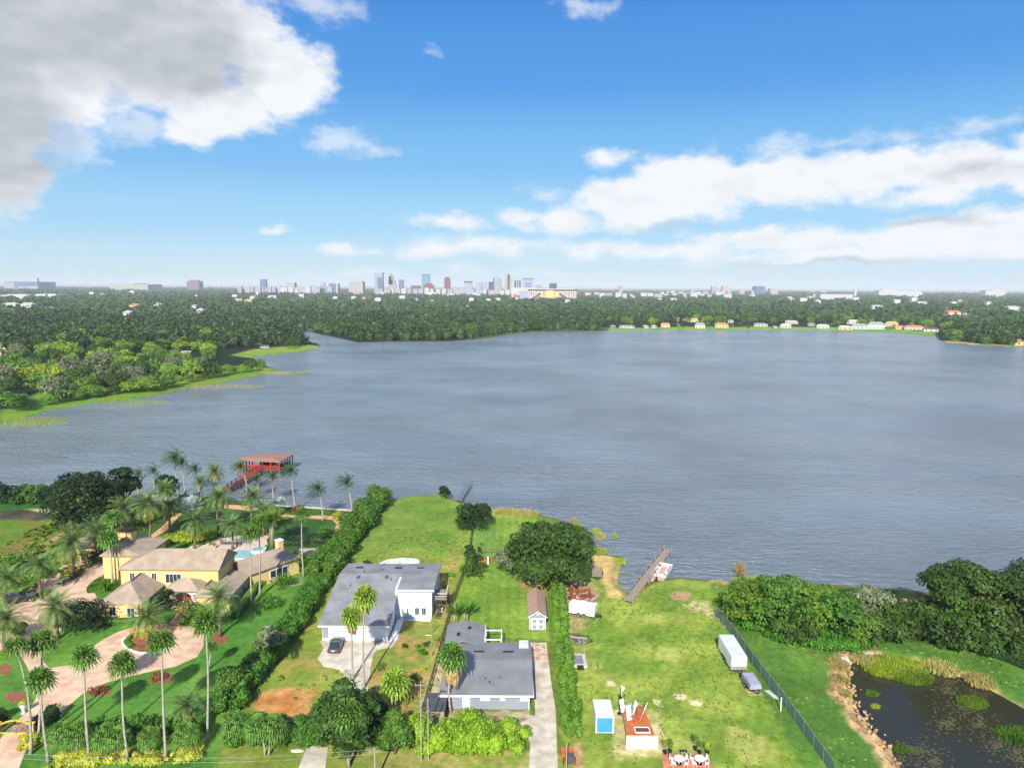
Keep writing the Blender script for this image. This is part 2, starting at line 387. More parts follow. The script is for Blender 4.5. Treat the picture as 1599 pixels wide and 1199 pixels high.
# middle lot
paint(PP([(735, 785), (772, 800), (838, 803), (848, 860), (858, 1000), (700, 985), (715, 900)]), al(108, 141, 52), .4, .3, c2=al(130, 160, 60), n2=6)
paint(PP([(735, 790), (770, 800), (780, 870), (735, 876)]), al(108, 148, 62), .8, 1, c2=al(132, 160, 78))
paint(PP([(800, 905), (845, 900), (852, 925), (820, 925)]), al(150, 140, 84), .8, 1)
paint(PP([(655, 1100), (690, 1010), (700, 1110), (826, 1108), (832, 1150), (650, 1150)]), al(196, 184, 146), .4, .6, ns=1.2, c2=al(150, 140, 104), n2=1.2)
# right lot
paint(PP([(862, 880), (905, 865), (960, 870), (985, 925), (1060, 900), (1110, 905), (1118, 960), (1300, 1205), (1300, 1300), (890, 1300)]), al(112, 142, 52), .6, .8, c2=al(148, 164, 70), n2=5)
paint(PP([(905, 868), (945, 866), (972, 872), (962, 905), (968, 932), (950, 935), (940, 905), (925, 890), (900, 885)]), al(212, 186, 120), .6, .9, ns=2, c2=al(190, 168, 104), n2=2)
paint(PP([(870, 890), (905, 895), (935, 920), (915, 985), (880, 990)]), al(182, 162, 112), 1, 1.5, ns=2.5, c2=al(150, 150, 84), n2=2)
paint(PP([(1046, 926), (1060, 922), (1078, 926), (1074, 936), (1050, 936)]), al(172, 146, 112), .3, .4)
paint(PP([(1070, 945), (1085, 940), (1105, 940), (1118, 955), (1112, 965), (1085, 955)]), al(188, 180, 120), .6, 1.2, ns=1.5)
paint(PP([(1110, 905), (1190, 915), (1200, 1000), (1150, 990), (1115, 955)]), al(92, 136, 40), .8, 1, c2=al(116, 148, 52))
for q in ([(1052, 1083), (1072, 1085), (1070, 1093), (1055, 1091)], [(1076, 1093), (1094, 1095), (1095, 1102), (1078, 1101)], [(1022, 1092), (1034, 1092), (1034, 1102), (1024, 1101)], [(950, 1063), (960, 1062), (963, 1070), (951, 1070)]):
    paint(PP(q), al(214, 200, 160), .2, .5, ns=.9)
for q in ([(1010, 960), (1030, 960), (1035, 972), (1008, 972)], [(1030, 1010), (1060, 1015), (1055, 1030), (1025, 1028)], [(915, 1030), (940, 1035), (935, 1055), (912, 1050)], [(1140, 1130), (1190, 1150), (1210, 1180), (1170, 1190), (1130, 1160)], [(1050, 1150), (1090, 1155), (1080, 1170), (1040, 1165)]):
    paint(PP(q), al(178, 180, 96), 1, 1.2, ns=1.5, k=.7)
paint(PP([(955, 1110), (985, 1098), (1030, 1110), (1045, 1180), (960, 1185)]), al(206, 190, 142), .4, .8, ns=1.0, c2=al(170, 172, 96), n2=1)
paint(PP([(1160, 1060), (1190, 1065), (1200, 1085), (1168, 1085)]), al(206, 192, 140), .4, .6, ns=1)
paint(PP([(1120, 958), (1125, 955), (1305, 1199), (1310, 1210), (1296, 1210)]), al(188, 172, 118), .3, .35, ns=1.2)
paint(PP([(896, 1160), (905, 1160), (910, 1205), (896, 1205)]), al(190, 150, 110), .3, .4)
# far right lot round the pond
paint(PP([(1124, 958), (1200, 985), (1320, 1010), (1450, 985), (1560, 1010), (1599, 1020), (1800, 1050), (1900, 1300), (1310, 1300)]), al(78, 118, 46), .5, .5, c2=al(98, 136, 56), n2=8)
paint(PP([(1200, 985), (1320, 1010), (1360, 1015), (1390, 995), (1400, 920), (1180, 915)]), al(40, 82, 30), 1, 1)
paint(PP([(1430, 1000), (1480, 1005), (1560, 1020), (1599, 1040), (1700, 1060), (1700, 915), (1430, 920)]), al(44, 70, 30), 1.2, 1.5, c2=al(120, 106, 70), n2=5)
rim = sdist(POND, X, Y, 20)
d = rim+(fbm(X, Y, 2.5, 4)-.5)*2.5
left_b = np.clip((60-X)/6, 0, 1)
a = np.clip((d+.6+2.4*left_b)/1.0, 0, 1)
f = np.clip((fbm(X, Y, 1.6, 4)-.5)*4+.5, 0, 1)[:, None]
cc = al(150, 118, 82)*(1-f)+al(206, 176, 128)*f
col = col*(1-a[:, None])+cc*a[:, None]
paint(PP([(1310, 1028), (1345, 1017), (1375, 1018), (1378, 1028), (1330, 1032)]), al(196, 192, 176), .4, .5, ns=1)
paint(PP([(1338, 1022), (1345, 1017), (1375, 1018), (1380, 1030), (1345, 1030)]), al(206, 204, 192), .4, .3, ns=1)
# mowing lines on the two open lots
st_ = (np.abs(X-1.2) < 8) & (Y > 100) & (Y < 175); col[st_] *= (1+.05*np.sign(np.sin(X[st_]*3.6)))[:, None]
st_ = (X > 9) & (X < 38) & (Y > 70) & (Y < 125); col[st_] *= (1+.05*np.sin((X[st_]-.55*Y[st_])*3.1))[:, None]
# lake rim and far shores
dsh = dl2
shore = np.clip(1-np.abs(dsh+1.2)/1.3, 0, 1)*(rad < 230)*.6
cs = al(128, 116, 70); col = col*(1-shore[:, None])+cs*shore[:, None]
for q, c1, c2 in (([(0, 640), (0, 665), (60, 652), (110, 638), (200, 625), (290, 608), (400, 590), (440, 580), (405, 566), (350, 575), (300, 588), (200, 607), (100, 622), (60, 612), (45, 620), (70, 632)], al(96, 142, 44), al(120, 140, 48)),
                  ([(360, 555), (396, 545), (440, 541), (480, 538), (505, 541), (470, 552), (400, 560)], al(104, 150, 48), al(140, 150, 60)),
                  ([(700, 534), (790, 526), (830, 521), (950, 518), (950, 511), (870, 513), (800, 517), (760, 524)], al(62, 86, 40), al(74, 98, 44)),
                  ([(950, 519), (1100, 517), (1200, 517), (1300, 518), (1400, 522), (1460, 530), (1460, 519), (1400, 514), (1300, 511), (1200, 510), (1100, 510), (950, 512)], al(128, 160, 70), al(104, 144, 56)),
                  ([(1460, 532), (1520, 540), (1570, 543), (1599, 545), (1599, 534), (1500, 530)], al(176, 168, 96), al(110, 140, 60)),
                  ([(450, 512), (485, 512), (490, 519), (452, 521)], al(96, 112, 70), al(84, 100, 60)),
                  ([(655, 505), (667, 505), (690, 488), (684, 487)], al(128, 138, 110), al(120, 130, 100))):
    paint(PP(q), c1, 3, 4, ns=30, c2=c2, n2=25, pad=40)
# everything under water is silt
u = np.clip((dl2+.2)/.8, 0, 1)*.8; col = col*(1-u[:, None])+al(70, 68, 52)*u[:, None]
nr, na = RR.shape
i = np.arange(nr-1)[:, None]*na+np.arange(na-1)[None, :]
Q = np.stack([i, i+1, i+na+1, i+na], -1).reshape(-1, 4)
wrap = np.arange(nr-1)*na; Q = np.concatenate([Q, np.stack([wrap+na-1, wrap, wrap+na, wrap+2*na-1], -1)])
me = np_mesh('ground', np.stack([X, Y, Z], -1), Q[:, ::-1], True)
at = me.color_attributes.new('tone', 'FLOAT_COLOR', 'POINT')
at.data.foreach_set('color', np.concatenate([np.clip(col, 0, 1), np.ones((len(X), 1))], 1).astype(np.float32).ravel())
gm = bpy.data.materials.new('ground'); gm.use_nodes = True; t = NT(gm.node_tree); b = t.n['Principled BSDF']
ac = t.add('ShaderNodeVertexColor'); ac.layer_name = 'tone'
pos = t.add('ShaderNodeNewGeometry').outputs['Position']
g1 = t.ss(t.noise(pos, .9, 6, .7), .25, .75, .72, 1.28); g2 = t.ss(t.noise(pos, 7, 3, .7), .3, .7, .8, 1.2)
g3 = t.ss(t.noise(pos, .12, 4, .6), .3, .7, .86, 1.14)
gg = t.math('MULTIPLY', g1, t.math('MULTIPLY', g2, g3))
cg = t.vec('SCALE', ac.outputs[0]); t.put(cg.node.inputs['Scale'], gg)
warm = t.mix(t.ss(t.noise(pos, .35, 5, .65), .45, .7, 0, .35), cg, t.vec('MULTIPLY', cg, (1.35, 1.08, .9)))
t.put(b.inputs['Base Color'], warm); b.inputs['Roughness'].default_value = .95; b.inputs['Specular IOR Level'].default_value = .1
bp = t.add('ShaderNodeBump'); bp.inputs['Strength'].default_value = .5; bp.inputs['Distance'].default_value = .12
t.put(bp.inputs['Height'], t.noise(pos, 5, 4, .7)); t.l.new(bp.outputs[0], b.inputs['Normal'])
struct('ground', me, gm)
def on_land(x, y, m=1.0):
    a = np.array([x], float); bb = np.array([y], float)
    return sdist(LAKE, a, bb, 50)[0] < -m
# ---------------------------------------------------------------- water
def water(name, poly_pts, z, base, sx, sy, st, rough, scl, ang):
    m = bpy.data.materials.new(name); m.use_nodes = True; t = NT(m.node_tree); b = t.n['Principled BSDF']
    pos = t.add('ShaderNodeNewGeometry').outputs['Position']
    mp = t.add('ShaderNodeMapping'); t.put(mp.inputs[0], pos); mp.inputs['Rotation'].default_value = (0, 0, ang); mp.inputs['Scale'].default_value = (sx, sy, 1)
    big = t.ss(t.noise(pos, .012, 4, .6), .3, .7)
    c = t.mix(big, base, tuple(v*1.5 for v in base))
    t.put(b.inputs['Base Color'], c); b.inputs['Roughness'].default_value = rough; b.inputs['IOR'].default_value = 1.33; b.inputs['Specular IOR Level'].default_value = .6
    h = t.math('ADD', t.noise(mp.outputs[0], scl, 3, .55, dist=.4), t.math('MULTIPLY', t.noise(mp.outputs[0], scl*2.7, 3, .6), .42))
    h = t.math('MULTIPLY', h, t.math('ADD', t.math('MULTIPLY', t.ss(t.noise(t.vec('MULTIPLY', pos, (.35, 1, 1)), .022, 4, .6), .35, .65), .9), .45))
    bp = t.add('ShaderNodeBump'); bp.inputs['Strength'].default_value = 1; bp.inputs['Distance'].default_value = st
    t.put(bp.inputs['Height'], h); t.l.new(bp.outputs[0], b.inputs['Normal'])
    me = bpy.data.meshes.new(name); me.from_pydata([(x, y, z) for x, y in poly_pts], [], [tuple(range(len(poly_pts)))]); me.update()
    return struct(name, me, m)
water('lake_water', [(-900, 118), (1500, 118), (1500, 1300), (-900, 1300)], WL, lin(102, 114, 122), .5, 1.35, 2.1, .2, .52, R(-8))
water('pond_water', [tuple(p) for p in smooth_poly(pts([(1300, 1050), (1330, 1020), (1440, 1025), (1599, 1090), (1700, 1150), (1700, 1270), (1400, 1270), (1330, 1150)], -.6), 0)], -.62, lin(44, 44, 32), 1, 1, .03, .16, 1.5, 0)
# ---------------------------------------------------------------- vegetation builders
rng = np.random.RandomState(11); rnd = random.Random(7)
def leaf_cloud(r, blobs, n, size, aspect=.6, shell=.32, flat=.0):
    """n small leaf sprays spread through the volume of a set of ellipsoids -> verts, quads"""
    B = np.array(blobs, float); wgt = (B[:, 3]*B[:, 4]*B[:, 5])**(2/3); p = wgt/wgt.sum()
    k = r.choice(len(B), n, p=p); d = r.normal(size=(n, 3)); d /= np.linalg.norm(d, axis=1)[:, None]
    d[:, 2] = np.where(d[:, 2] < -.35, -d[:, 2], d[:, 2])
    rr = 1-shell*r.rand(n)**1.6; c = B[k, :3]+d*B[k, 3:6]*rr[:, None]
    nrm = d+r.normal(size=(n, 3))*.45; nrm[:, 2] += .25; nrm /= np.linalg.norm(nrm, axis=1)[:, None]
    tg = np.cross(nrm, r.normal(size=(n, 3))); tg /= np.linalg.norm(tg, axis=1)[:, None]; bt = np.cross(nrm, tg)
    s = size*(.55+.9*r.rand(n))[:, None]
    a = tg*s; b = bt*s*aspect
    V = np.stack([c-a, c-b*.9-a*.1, c+a, c+b*.9+a*.1], 1).reshape(-1, 3)
    return V, np.arange(4*n).reshape(-1, 4)
def crown_blobs(r, R_, H_, k=16, z0=0, sub=.42, squash=1.0):
    """an uneven crown: one core and k lobes round it; H_ is the crown's height above z0"""
    out = [(0, 0, z0+H_*.46, R_*.6, R_*.6, H_*.38)]; sx_, sy_ = r.uniform(.88, 1.1), r.uniform(.88, 1.1)
    for i in range(k):
        a = 2*math.pi*(i*.618+r.rand()*.12); e = r.uniform(-.25 if z0 > H_*.09 else -.85, 1.0)
        q = math.sqrt(max(0, 1-e*e*.85)); f = sub*r.uniform(.6, 1.32)
        out.append((math.cos(a)*q*R_*(1-f*.8)*sx_, math.sin(a)*q*R_*(1-f*.8)*sy_, z0+H_*.45+e*H_*.42*(1-f*.35), R_*f, R_*f, min(R_, H_)*f*.72*squash))
    return out
def crown_mesh(name, seed, R_, H_, n, size, k=16, z0=0, sub=.42, m=None, shell=.32, aspect=.6):
    r = np.random.RandomState(seed); V, Q = leaf_cloud(r, crown_blobs(r, R_, H_, k, z0, sub), n, size, aspect, shell)
    me = np_mesh(name, V, Q)
    if m: me.materials.append(m)
    return me
oakA = leafmat('live_oak_leaves', lin(40, 66, 26), lin(78, 108, 40)); oakD = leafmat('dark_glossy_leaves', lin(24, 46, 22), lin(50, 78, 34))
brightL = leafmat('bright_leaves', lin(66, 108, 30), lin(118, 154, 50)); midL = leafmat('mid_green_leaves', lin(52, 92, 30), lin(98, 138, 48))
yelL = leafmat('yellow_green_leaves', lin(112, 138, 30), lin(172, 184, 54)); greyL = leafmat('grey_green_leaves', lin(86, 104, 70), lin(140, 150, 110))
paleL = leafmat('pale_dry_branches', lin(140, 130, 100), lin(190, 178, 144)); crotL = leafmat('croton_leaves', lin(146, 154, 44), lin(208, 202, 78), 1.5)
bambooL = leafmat('bamboo_leaves', lin(96, 134, 24), lin(156, 184, 48), .8); hedgeL = leafmat('hedge_leaves', lin(46, 92, 26), lin(92, 140, 42), .8)
redL = leafmat('reddish_leaves', lin(96, 56, 34), lin(140, 96, 52), 1.5); reedL = leafmat('reeds', lin(118, 150, 40), lin(176, 186, 70), 1)
straw = leafmat('straw_reeds', lin(150, 140, 80), lin(196, 180, 110), 1)
bark = mat('bark', lin(112, 98, 82), .95, .25, 6); barkP = mat('pale_bark', lin(168, 158, 140), .9, .2, 5, bump=.3)
palmbark = mat('palm_bark', lin(168, 160, 146), .95, .22, 3, wave=('Z', .32, .35), bump=.3); datebark = mat('date_palm_bark', lin(120, 104, 84), .95, .3, 5, wave=('Z', .22, .4), bump=.5)
def tree(label, bx, by, ty, hw, m, seed, n=2600, size=.34, k=16, sub=.42, group=None, cat='tree', name='tree', z0f=.18, barkm=None, base=None, hr=None, dense=1, limbs=5, shell=.32):
    """a tree from its foot (px), crown top (px row) and half width (px)"""
    if hr: g, h, rad_ = Vector((*base, 0)), hr[0], hr[1]
    else:
        g, h = HT(bx, by, ty); rad_ = hw/FPX*(g-Vector((0, 0, HC))).length*.97
    t = thing(name, label, cat, g, group=group); r = np.random.RandomState(seed)
    z0 = h*z0f; bl = crown_blobs(r, rad_, h-z0, k, z0, sub)
    V, Q = leaf_cloud(r, bl, n, size, .6, shell); me = np_mesh('crown', V, Q); me.materials.append(m)
    link('crown', me, t)
    mb = MB(); tr = max(.06, h*.022)
    top = (0, 0, z0+(h-z0)*.55); mb.tube([(0, 0, -.1), (tr*.3, 0, h*.15), (0, tr*.4, z0+(h-z0)*.25), top], [tr*1.5, tr, tr*.75, tr*.3], 7)
    for i in range(limbs):
        b = bl[1+i*2 % (len(bl)-1)]; mb.tube([(0, 0, z0+h*.02*i), (b[0]*.5, b[1]*.5, (z0+b[2])*.5+h*.03), (b[0]*.9, b[1]*.9, b[2])], [tr*.6, tr*.4, tr*.15], 5)
    mb.build('trunk', barkm or bark, t, True)
    return t
def shrub(label, bx, by, ty, hw, m, seed, n=500, size=.2, k=9, group=None, name='shrub', cat='shrub', base=None, hr=None, sub=.5):
    if hr: g, h, rad_ = Vector((*base, 0)), hr[0], hr[1]
    else:
        g, h = HT(bx, by, ty); rad_ = hw/FPX*(g-Vector((0, 0, HC))).length
    r = np.random.RandomState(seed); V, Q = leaf_cloud(r, crown_blobs(r, rad_, h, k, 0, sub), n, size, .6, .5)
    V[:, 2] = np.maximum(V[:, 2], .02); me = np_mesh(name, V, Q); me.materials.append(m); o = link(name, me); o.location = g
    return tag(o, label, cat, group)
def hedge(label, line, wd, ht, m, seed, dens=16, size=.2, lump=.35, name='hedge', cat='hedge', clip=False, world=None):
    """a hedge along a line: a solid leafy core wrapped in leaf sprays"""
    P = [Vector((*p, 0)) for p in (world or pts(line))]; r = np.random.RandomState(seed)
    S_ = []; L = 0; size = size*(1 if clip else 1.35)
    for a, b in zip(P, P[1:]):
        n = max(1, int((b-a).length/.5))
        for i in range(n): S_.append((a+(b-a)*i/n, (b-a).normalized()))
    S_.append((P[-1], (P[-1]-P[-2]).normalized()))
    V = []; F = []; prof = [(-.5, 0), (-.52, .55), (-.42, .92), (-.2, 1), (.2, 1), (.42, .92), (.52, .55), (.5, 0)]
    org = P[0]; k = 0
    for p, d in S_:
        n = Vector((-d.y, d.x, 0)); lw = 1 if clip else 1+(vnoise(np.array([p.x]), np.array([p.y]), 1.9)[0]-.5)*lump*1.5; lh = 1 if clip else 1+(vnoise(np.array([p.x+40]), np.array([p.y]), 2.3)[0]-.5)*lump*1.6
        for u, v in prof:
            q = p+n*u*wd*.92*lw-org; V.append((q.x, q.y, max(-.05, v*ht*.94*lh)))
    m_ = len(prof)
    for i in range(len(S_)-1):
        for j in range(m_-1): F.append((i*m_+j, i*m_+j+1, (i+1)*m_+j+1, (i+1)*m_+j))
    F.append((0, 1, 6, 7)); F.append((1, 2, 5, 6)); F.append((2, 3, 4, 5)); e = (len(S_)-1)*m_
    F += [(e+7, e+6, e+1, e), (e+6, e+5, e+2, e+1), (e+5, e+4, e+3, e+2)]
    V = np.array(V); F = np.array(F)
    # leaf sprays on the skin
    a, b, c, d = (V[F[:, i]] for i in range(4)); ar = np.linalg.norm(np.cross(c-a, d-b), axis=1)/2
    N = int(ar.sum()*dens); f = r.choice(len(F), N, p=ar/ar.sum()); u = r.rand(N, 1); v = r.rand(N, 1)
    c0 = (a[f]*(1-u)+b[f]*u)*(1-v)+(d[f]*(1-u)+c[f]*u)*v
    nr_ = np.cross(c[f]-a[f], d[f]-b[f]); nr_ /= np.linalg.norm(nr_, axis=1)[:, None]+1e-9
    cen = V.mean(0); 
    c0 = c0+nr_*(r.rand(N, 1)-.3)*size*(1 if clip else 1.8)
    nn = nr_+r.normal(size=(N, 3))*.6; nn /= np.linalg.norm(nn, axis=1)[:, None]
    tg = np.cross(nn, r.normal(size=(N, 3))); tg /= np.linalg.norm(tg, axis=1)[:, None]; bt = np.cross(nn, tg); s = size*(.6+.8*r.rand(N, 1))
    LV = np.stack([c0-tg*s, c0-bt*s*.6, c0+tg*s, c0+bt*s*.6], 1).reshape(-1, 3)
    me = np_mesh(name, np.concatenate([V, LV]), np.concatenate([F, np.arange(4*N).reshape(-1, 4)+len(V)])); me.materials.append(m)
    o = link(name, me); o.location = org; return tag(o, label, cat)
def thicket(label, line, wd, ht, m, seed, n, size=.2, name='hedge', cat='hedge', step=.9, var=.35):
    """a natural hedge: overlapping leafy lobes of uneven size along a line"""
    P = [Vector((*p, 0)) for p in pts(line)]; r = np.random.RandomState(seed); B = []; org = P[0]
    for a, b in zip(P, P[1:]):
        k = max(1, int((b-a).length/step)); d = (b-a).normalized(); nv_ = Vector((-d.y, d.x, 0))
        for i in range(k):
            for s_ in (-.28, .28):
                q = a+(b-a)*(i+r.rand())/k+nv_*wd*(s_+r.normal()*.08)-org; f = 1+r.uniform(-var, var); hh_ = ht*f
                B.append((q.x, q.y, hh_*.48, wd*.36*f, wd*.36*f, hh_*.55))
    V, Q = leaf_cloud(r, B, n, size, .6, .55); V[:, 2] = np.maximum(V[:, 2], .02)
    mb = MB()
    for b in B: mb.ell(b[:3], tuple(v*.72 for v in b[3:]), 7, 5)
    me = bpy.data.meshes.new(name); me.from_pydata([tuple(v) for v in V]+mb.v, [], [tuple(q) for q in Q.tolist()]+[tuple(i+len(V) for i in f) for f in mb.f]); me.validate(); me.materials.append(m)
    o = link(name, me); o.location = org; return tag(o, label, cat)
# --- palms
def frond(V, F, az, el, L, droop, nl, wl, wind=None, sag=.3, r=rnd, o=(0, 0, 0)):
    """one feather frond: an arching midrib with hanging leaflets on both sides"""
    p = Vector(o); e = el; seg = L/nl; d0 = Vector((math.cos(az), math.sin(az), 0)); prev = None
    for i in range(nl+1):
        t = i/nl; d = (d0*math.cos(e)+Vector((0, 0, math.sin(e)))).normalized()
        if wind: d = (d+Vector(wind)*t*1.6).normalized()
        sd_ = d.cross(Vector((0, 0, 1)));  sd_ = sd_.normalized() if sd_.length > .05 else Vector((1, 0, 0))
        up = sd_.cross(d)
        if i > 0:
            w_ = wl*math.sin(math.pi*min(1, .12+.85*t))**.6*r.uniform(.85, 1.1)
            for s in (-1, 1):
                q = p+sd_*s*w_*.78+d*w_*.62-Vector((0, 0, 1))*w_*sag*(.6+t*.6)+up*w_*.12
                b = len(V); hw = seg*.27
                V += [tuple(p-d*hw), tuple(p+d*hw), tuple(q+d*.03), tuple(q-d*.03)]; F.append((b, b+1, b+2, b+3))
        if i < nl:
            q = p+d*seg; b = len(V); ww = .045*(1-t*.7)+.01
            V += [tuple(p-sd_*ww), tuple(p+sd_*ww), tuple(q+sd_*ww), tuple(q-sd_*ww)]; F.append((b, b+1, b+2, b+3))
            p = q; e -= droop/nl*(.5+1.0*t)
def fan(V, F, az, el, Lp, Lf, k, droop, r=rnd, spread=2.1, wd=1.0):
    """one fan leaf on its stalk"""
    d = Vector((math.cos(az)*math.cos(el), math.sin(az)*math.cos(el), math.sin(el))); sd_ = Vector((-math.sin(az), math.cos(az), 0)); up = d.cross(sd_)
    c = d*Lp; b = len(V); V += [tuple(-sd_*.03), tuple(sd_*.03), tuple(c+sd_*.03), tuple(c-sd_*.03)]; F.append((b, b+1, b+2, b+3))
    for i in range(k):
        a = (i/(k-1)-.5)*2*spread; q = d*math.cos(a)+sd_*math.sin(a); l = Lf*(1-.25*abs(a)/spread)*r.uniform(.88, 1.05)
        m1 = c+q*l*.6+up*.02; tip = c+q*l-Vector((0, 0, 1))*l*droop*r.uniform(.7, 1.4); s = q.cross(up).normalized()*l*math.tan(spread/(k-1))*.62*wd
        b = len(V); V += [tuple(c), tuple(m1-s*.62-Vector((0, 0, .08*l))), tuple(m1+up*.05*l), tuple(m1+s*.62-Vector((0, 0, .08*l)))]; F.append((b, b+1, b+2, b+3))
        b = len(V); V += [tuple(m1-s*.62-Vector((0, 0, .08*l))), tuple(tip-s*.08), tuple(tip+s*.08), tuple(m1+s*.62-Vector((0, 0, .08*l)))]; F.append((b, b+1, b+2, b+3))
PM = {}
dateL = leafmat('date_fronds', lin(70, 98, 48), lin(126, 150, 84), .9, .2, .2); dateY = leafmat('yellowing_fronds', lin(150, 140, 30), lin(206, 182, 50), 1, .2, .2)
fanL = leafmat('fan_fronds', lin(66, 112, 40), lin(118, 158, 64), .9, .2, .2); coconL = leafmat('coconut_fronds', lin(38, 74, 34), lin(76, 112, 52), .9, .2, .2)
silverL = leafmat('silver_fronds', lin(150, 168, 158), lin(198, 208, 198), .9, .1, .15); lightL = leafmat('light_fan_fronds', lin(110, 150, 40), lin(160, 186, 70), .9, .2, .2)
deadL = leafmat('dead_fronds', lin(150, 118, 76), lin(202, 172, 122), 1.2, .1, .1)
def palm_mesh(kind, v):
    key = (kind, v)
    if key in PM: return PM[key]
    r = random.Random(hash_(kind)+v*13); V = []; F = []; low = None
    if kind == 'date':
        for i in range(46):
            t = i/46; frond(V, F, i*2.399+r.uniform(-.1, .1), 1.35-1.75*t+r.uniform(-.08, .08), 3.3*r.uniform(.9, 1.05)*(1-.12*abs(t-.5)), .9+.9*t, 15, .62, None, .32, r)
        low = ([], [])
        for i in range(11): frond(low[0], low[1], i*2.399+.7, -.42-r.random()*.4, 2.9, 1.0, 12, .5, None, .4, r)
    elif kind == 'fan':
        for i in range(38):
            t = i/38; fan(V, F, i*2.399+r.uniform(-.15, .15), 1.35-1.95*t, .75*r.uniform(.85, 1.15), 1.0*r.uniform(.9, 1.1), 9, .28+.25*t, r)
        low = ([], [])
        for i in range(8): fan(low[0], low[1], i*2.399, -.95-r.random()*.35, .6, .8, 8, .2, r)
    elif kind == 'sabal':
        for i in range(26):
            t = i/26; fan(V, F, i*2.399+r.uniform(-.15, .15), 1.3-1.8*t, .95*r.uniform(.85, 1.15), 1.15*r.uniform(.9, 1.1), 10, .6+.3*t, r, 1.5)
    elif kind == 'silver':
        for i in range(26):
            t = i/26; fan(V, F, i*2.399+r.uniform(-.1, .1), 1.35-1.5*t, 1.4*r.uniform(.9, 1.1), 1.35*r.uniform(.9, 1.1), 13, .05, r, 2.3, 1.15)
    elif kind == 'coconut':
        for i in range(26):
            t = i/26; frond(V, F, i*2.399, 1.3-1.6*t, 2.9*r.uniform(.9, 1.05), 1.0+.8*t, 15, .6, (-.95, -.1, -.12), .42, r)
    elif kind == 'areca':
        for j in range(7):
            a = j*.9; ox, oy = .5*math.cos(a)*(j > 0), .5*math.sin(a)*(j > 0)
            for i in range(9): frond(V, F, i*2.399+j, 1.35-.9*i/9, 2.4, 1.0, 10, .5, None, .3, r, (ox, oy, .3*r.random()))
    elif kind == 'paradise':
        for j in range(16):
            a = j*2.399; e = 1.3-.6*(j/16); L = 1.6+r.random()*.9; d = Vector((math.cos(a)*math.cos(e), math.sin(a)*math.cos(e), math.sin(e))); s = Vector((-math.sin(a), math.cos(a), 0))
            b = len(V); V += [tuple(-s*.03), tuple(s*.03), tuple(d*L*.5+s*.03), tuple(d*L*.5-s*.03)]; F.append((b, b+1, b+2, b+3))
            for s0, s1, w0, w1 in ((.45, .75, .05, .3), (.75, 1.15, .3, .04)):
                dr = Vector((0, 0, -.25*L*(s1-.45)))
                b = len(V); V += [tuple(d*L*s0-s*w0+dr*.4), tuple(d*L*s0+s*w0+dr*.4), tuple(d*L*s1+s*w1+dr), tuple(d*L*s1-s*w1+dr)]; F.append((b, b+1, b+2, b+3))
    me = np_mesh('crown', V, F); lm = None
    if low and low[0]: lm = np_mesh('lower_fronds', low[0], low[1])
    PM[key] = (me, lm); return PM[key]
def hash_(s): return sum(ord(c)*(i+3) for i, c in enumerate(s))
def skirt_mesh(v, L=2.2, R0=.3, R1=.75, n=120):
    key = ('skirt', v, L, R1)
    if key in PM: return PM[key]
    r = random.Random(v); V = []; F = []
    for i in range(n):
        a = r.random()*6.283; z0 = -L*.45*r.random(); z1 = z0-L*(.45+.2*r.random()); q = R1*(1-.55*abs(z0)/L)
        x0, y0 = math.cos(a)*R0, math.sin(a)*R0; a2 = a+r.uniform(-.3, .3); x1, y1 = math.cos(a2)*q*r.uniform(.6, 1), math.sin(a2)*q*r.uniform(.6, 1); s = Vector((-math.sin(a), math.cos(a), 0))*.14
        b = len(V); V += [(x0-s.x, y0-s.y, z0), (x0+s.x, y0+s.y, z0), (x1*1.1+s.x, y1*1.1+s.y, (z0+z1)/2), (x1*1.1-s.x, y1*1.1-s.y, (z0+z1)/2)]; F.append((b, b+1, b+2, b+3))
        V += [(x1*.8-s.x, y1*.8-s.y, z1), (x1*.8+s.x, y1*.8+s.y, z1)]; F.append((b+3, b+2, b+5, b+4))
    PM[key] = np_mesh('dead_skirt', V, F); PM[key].materials.append(deadL); return PM[key]
LM = {'date': dateL, 'fan': fanL, 'sabal': fanL, 'silver': silverL, 'coconut': coconL, 'areca': brightL, 'paradise': hedgeL}
TRK = {'date': (.26, .22), 'fan': (.17, .09), 'sabal': (.13, .11), 'silver': (.2, .17), 'coconut': (.19, .12), 'areca': (.06, .05), 'paradise': (.08, .06)}
NAMES = {'date': 'date_palm', 'fan': 'fan_palm', 'sabal': 'cabbage_palm', 'silver': 'silver_palm', 'coconut': 'coconut_palm', 'areca': 'areca_palm', 'paradise': 'bird_of_paradise_plant'}
pcount = [0]
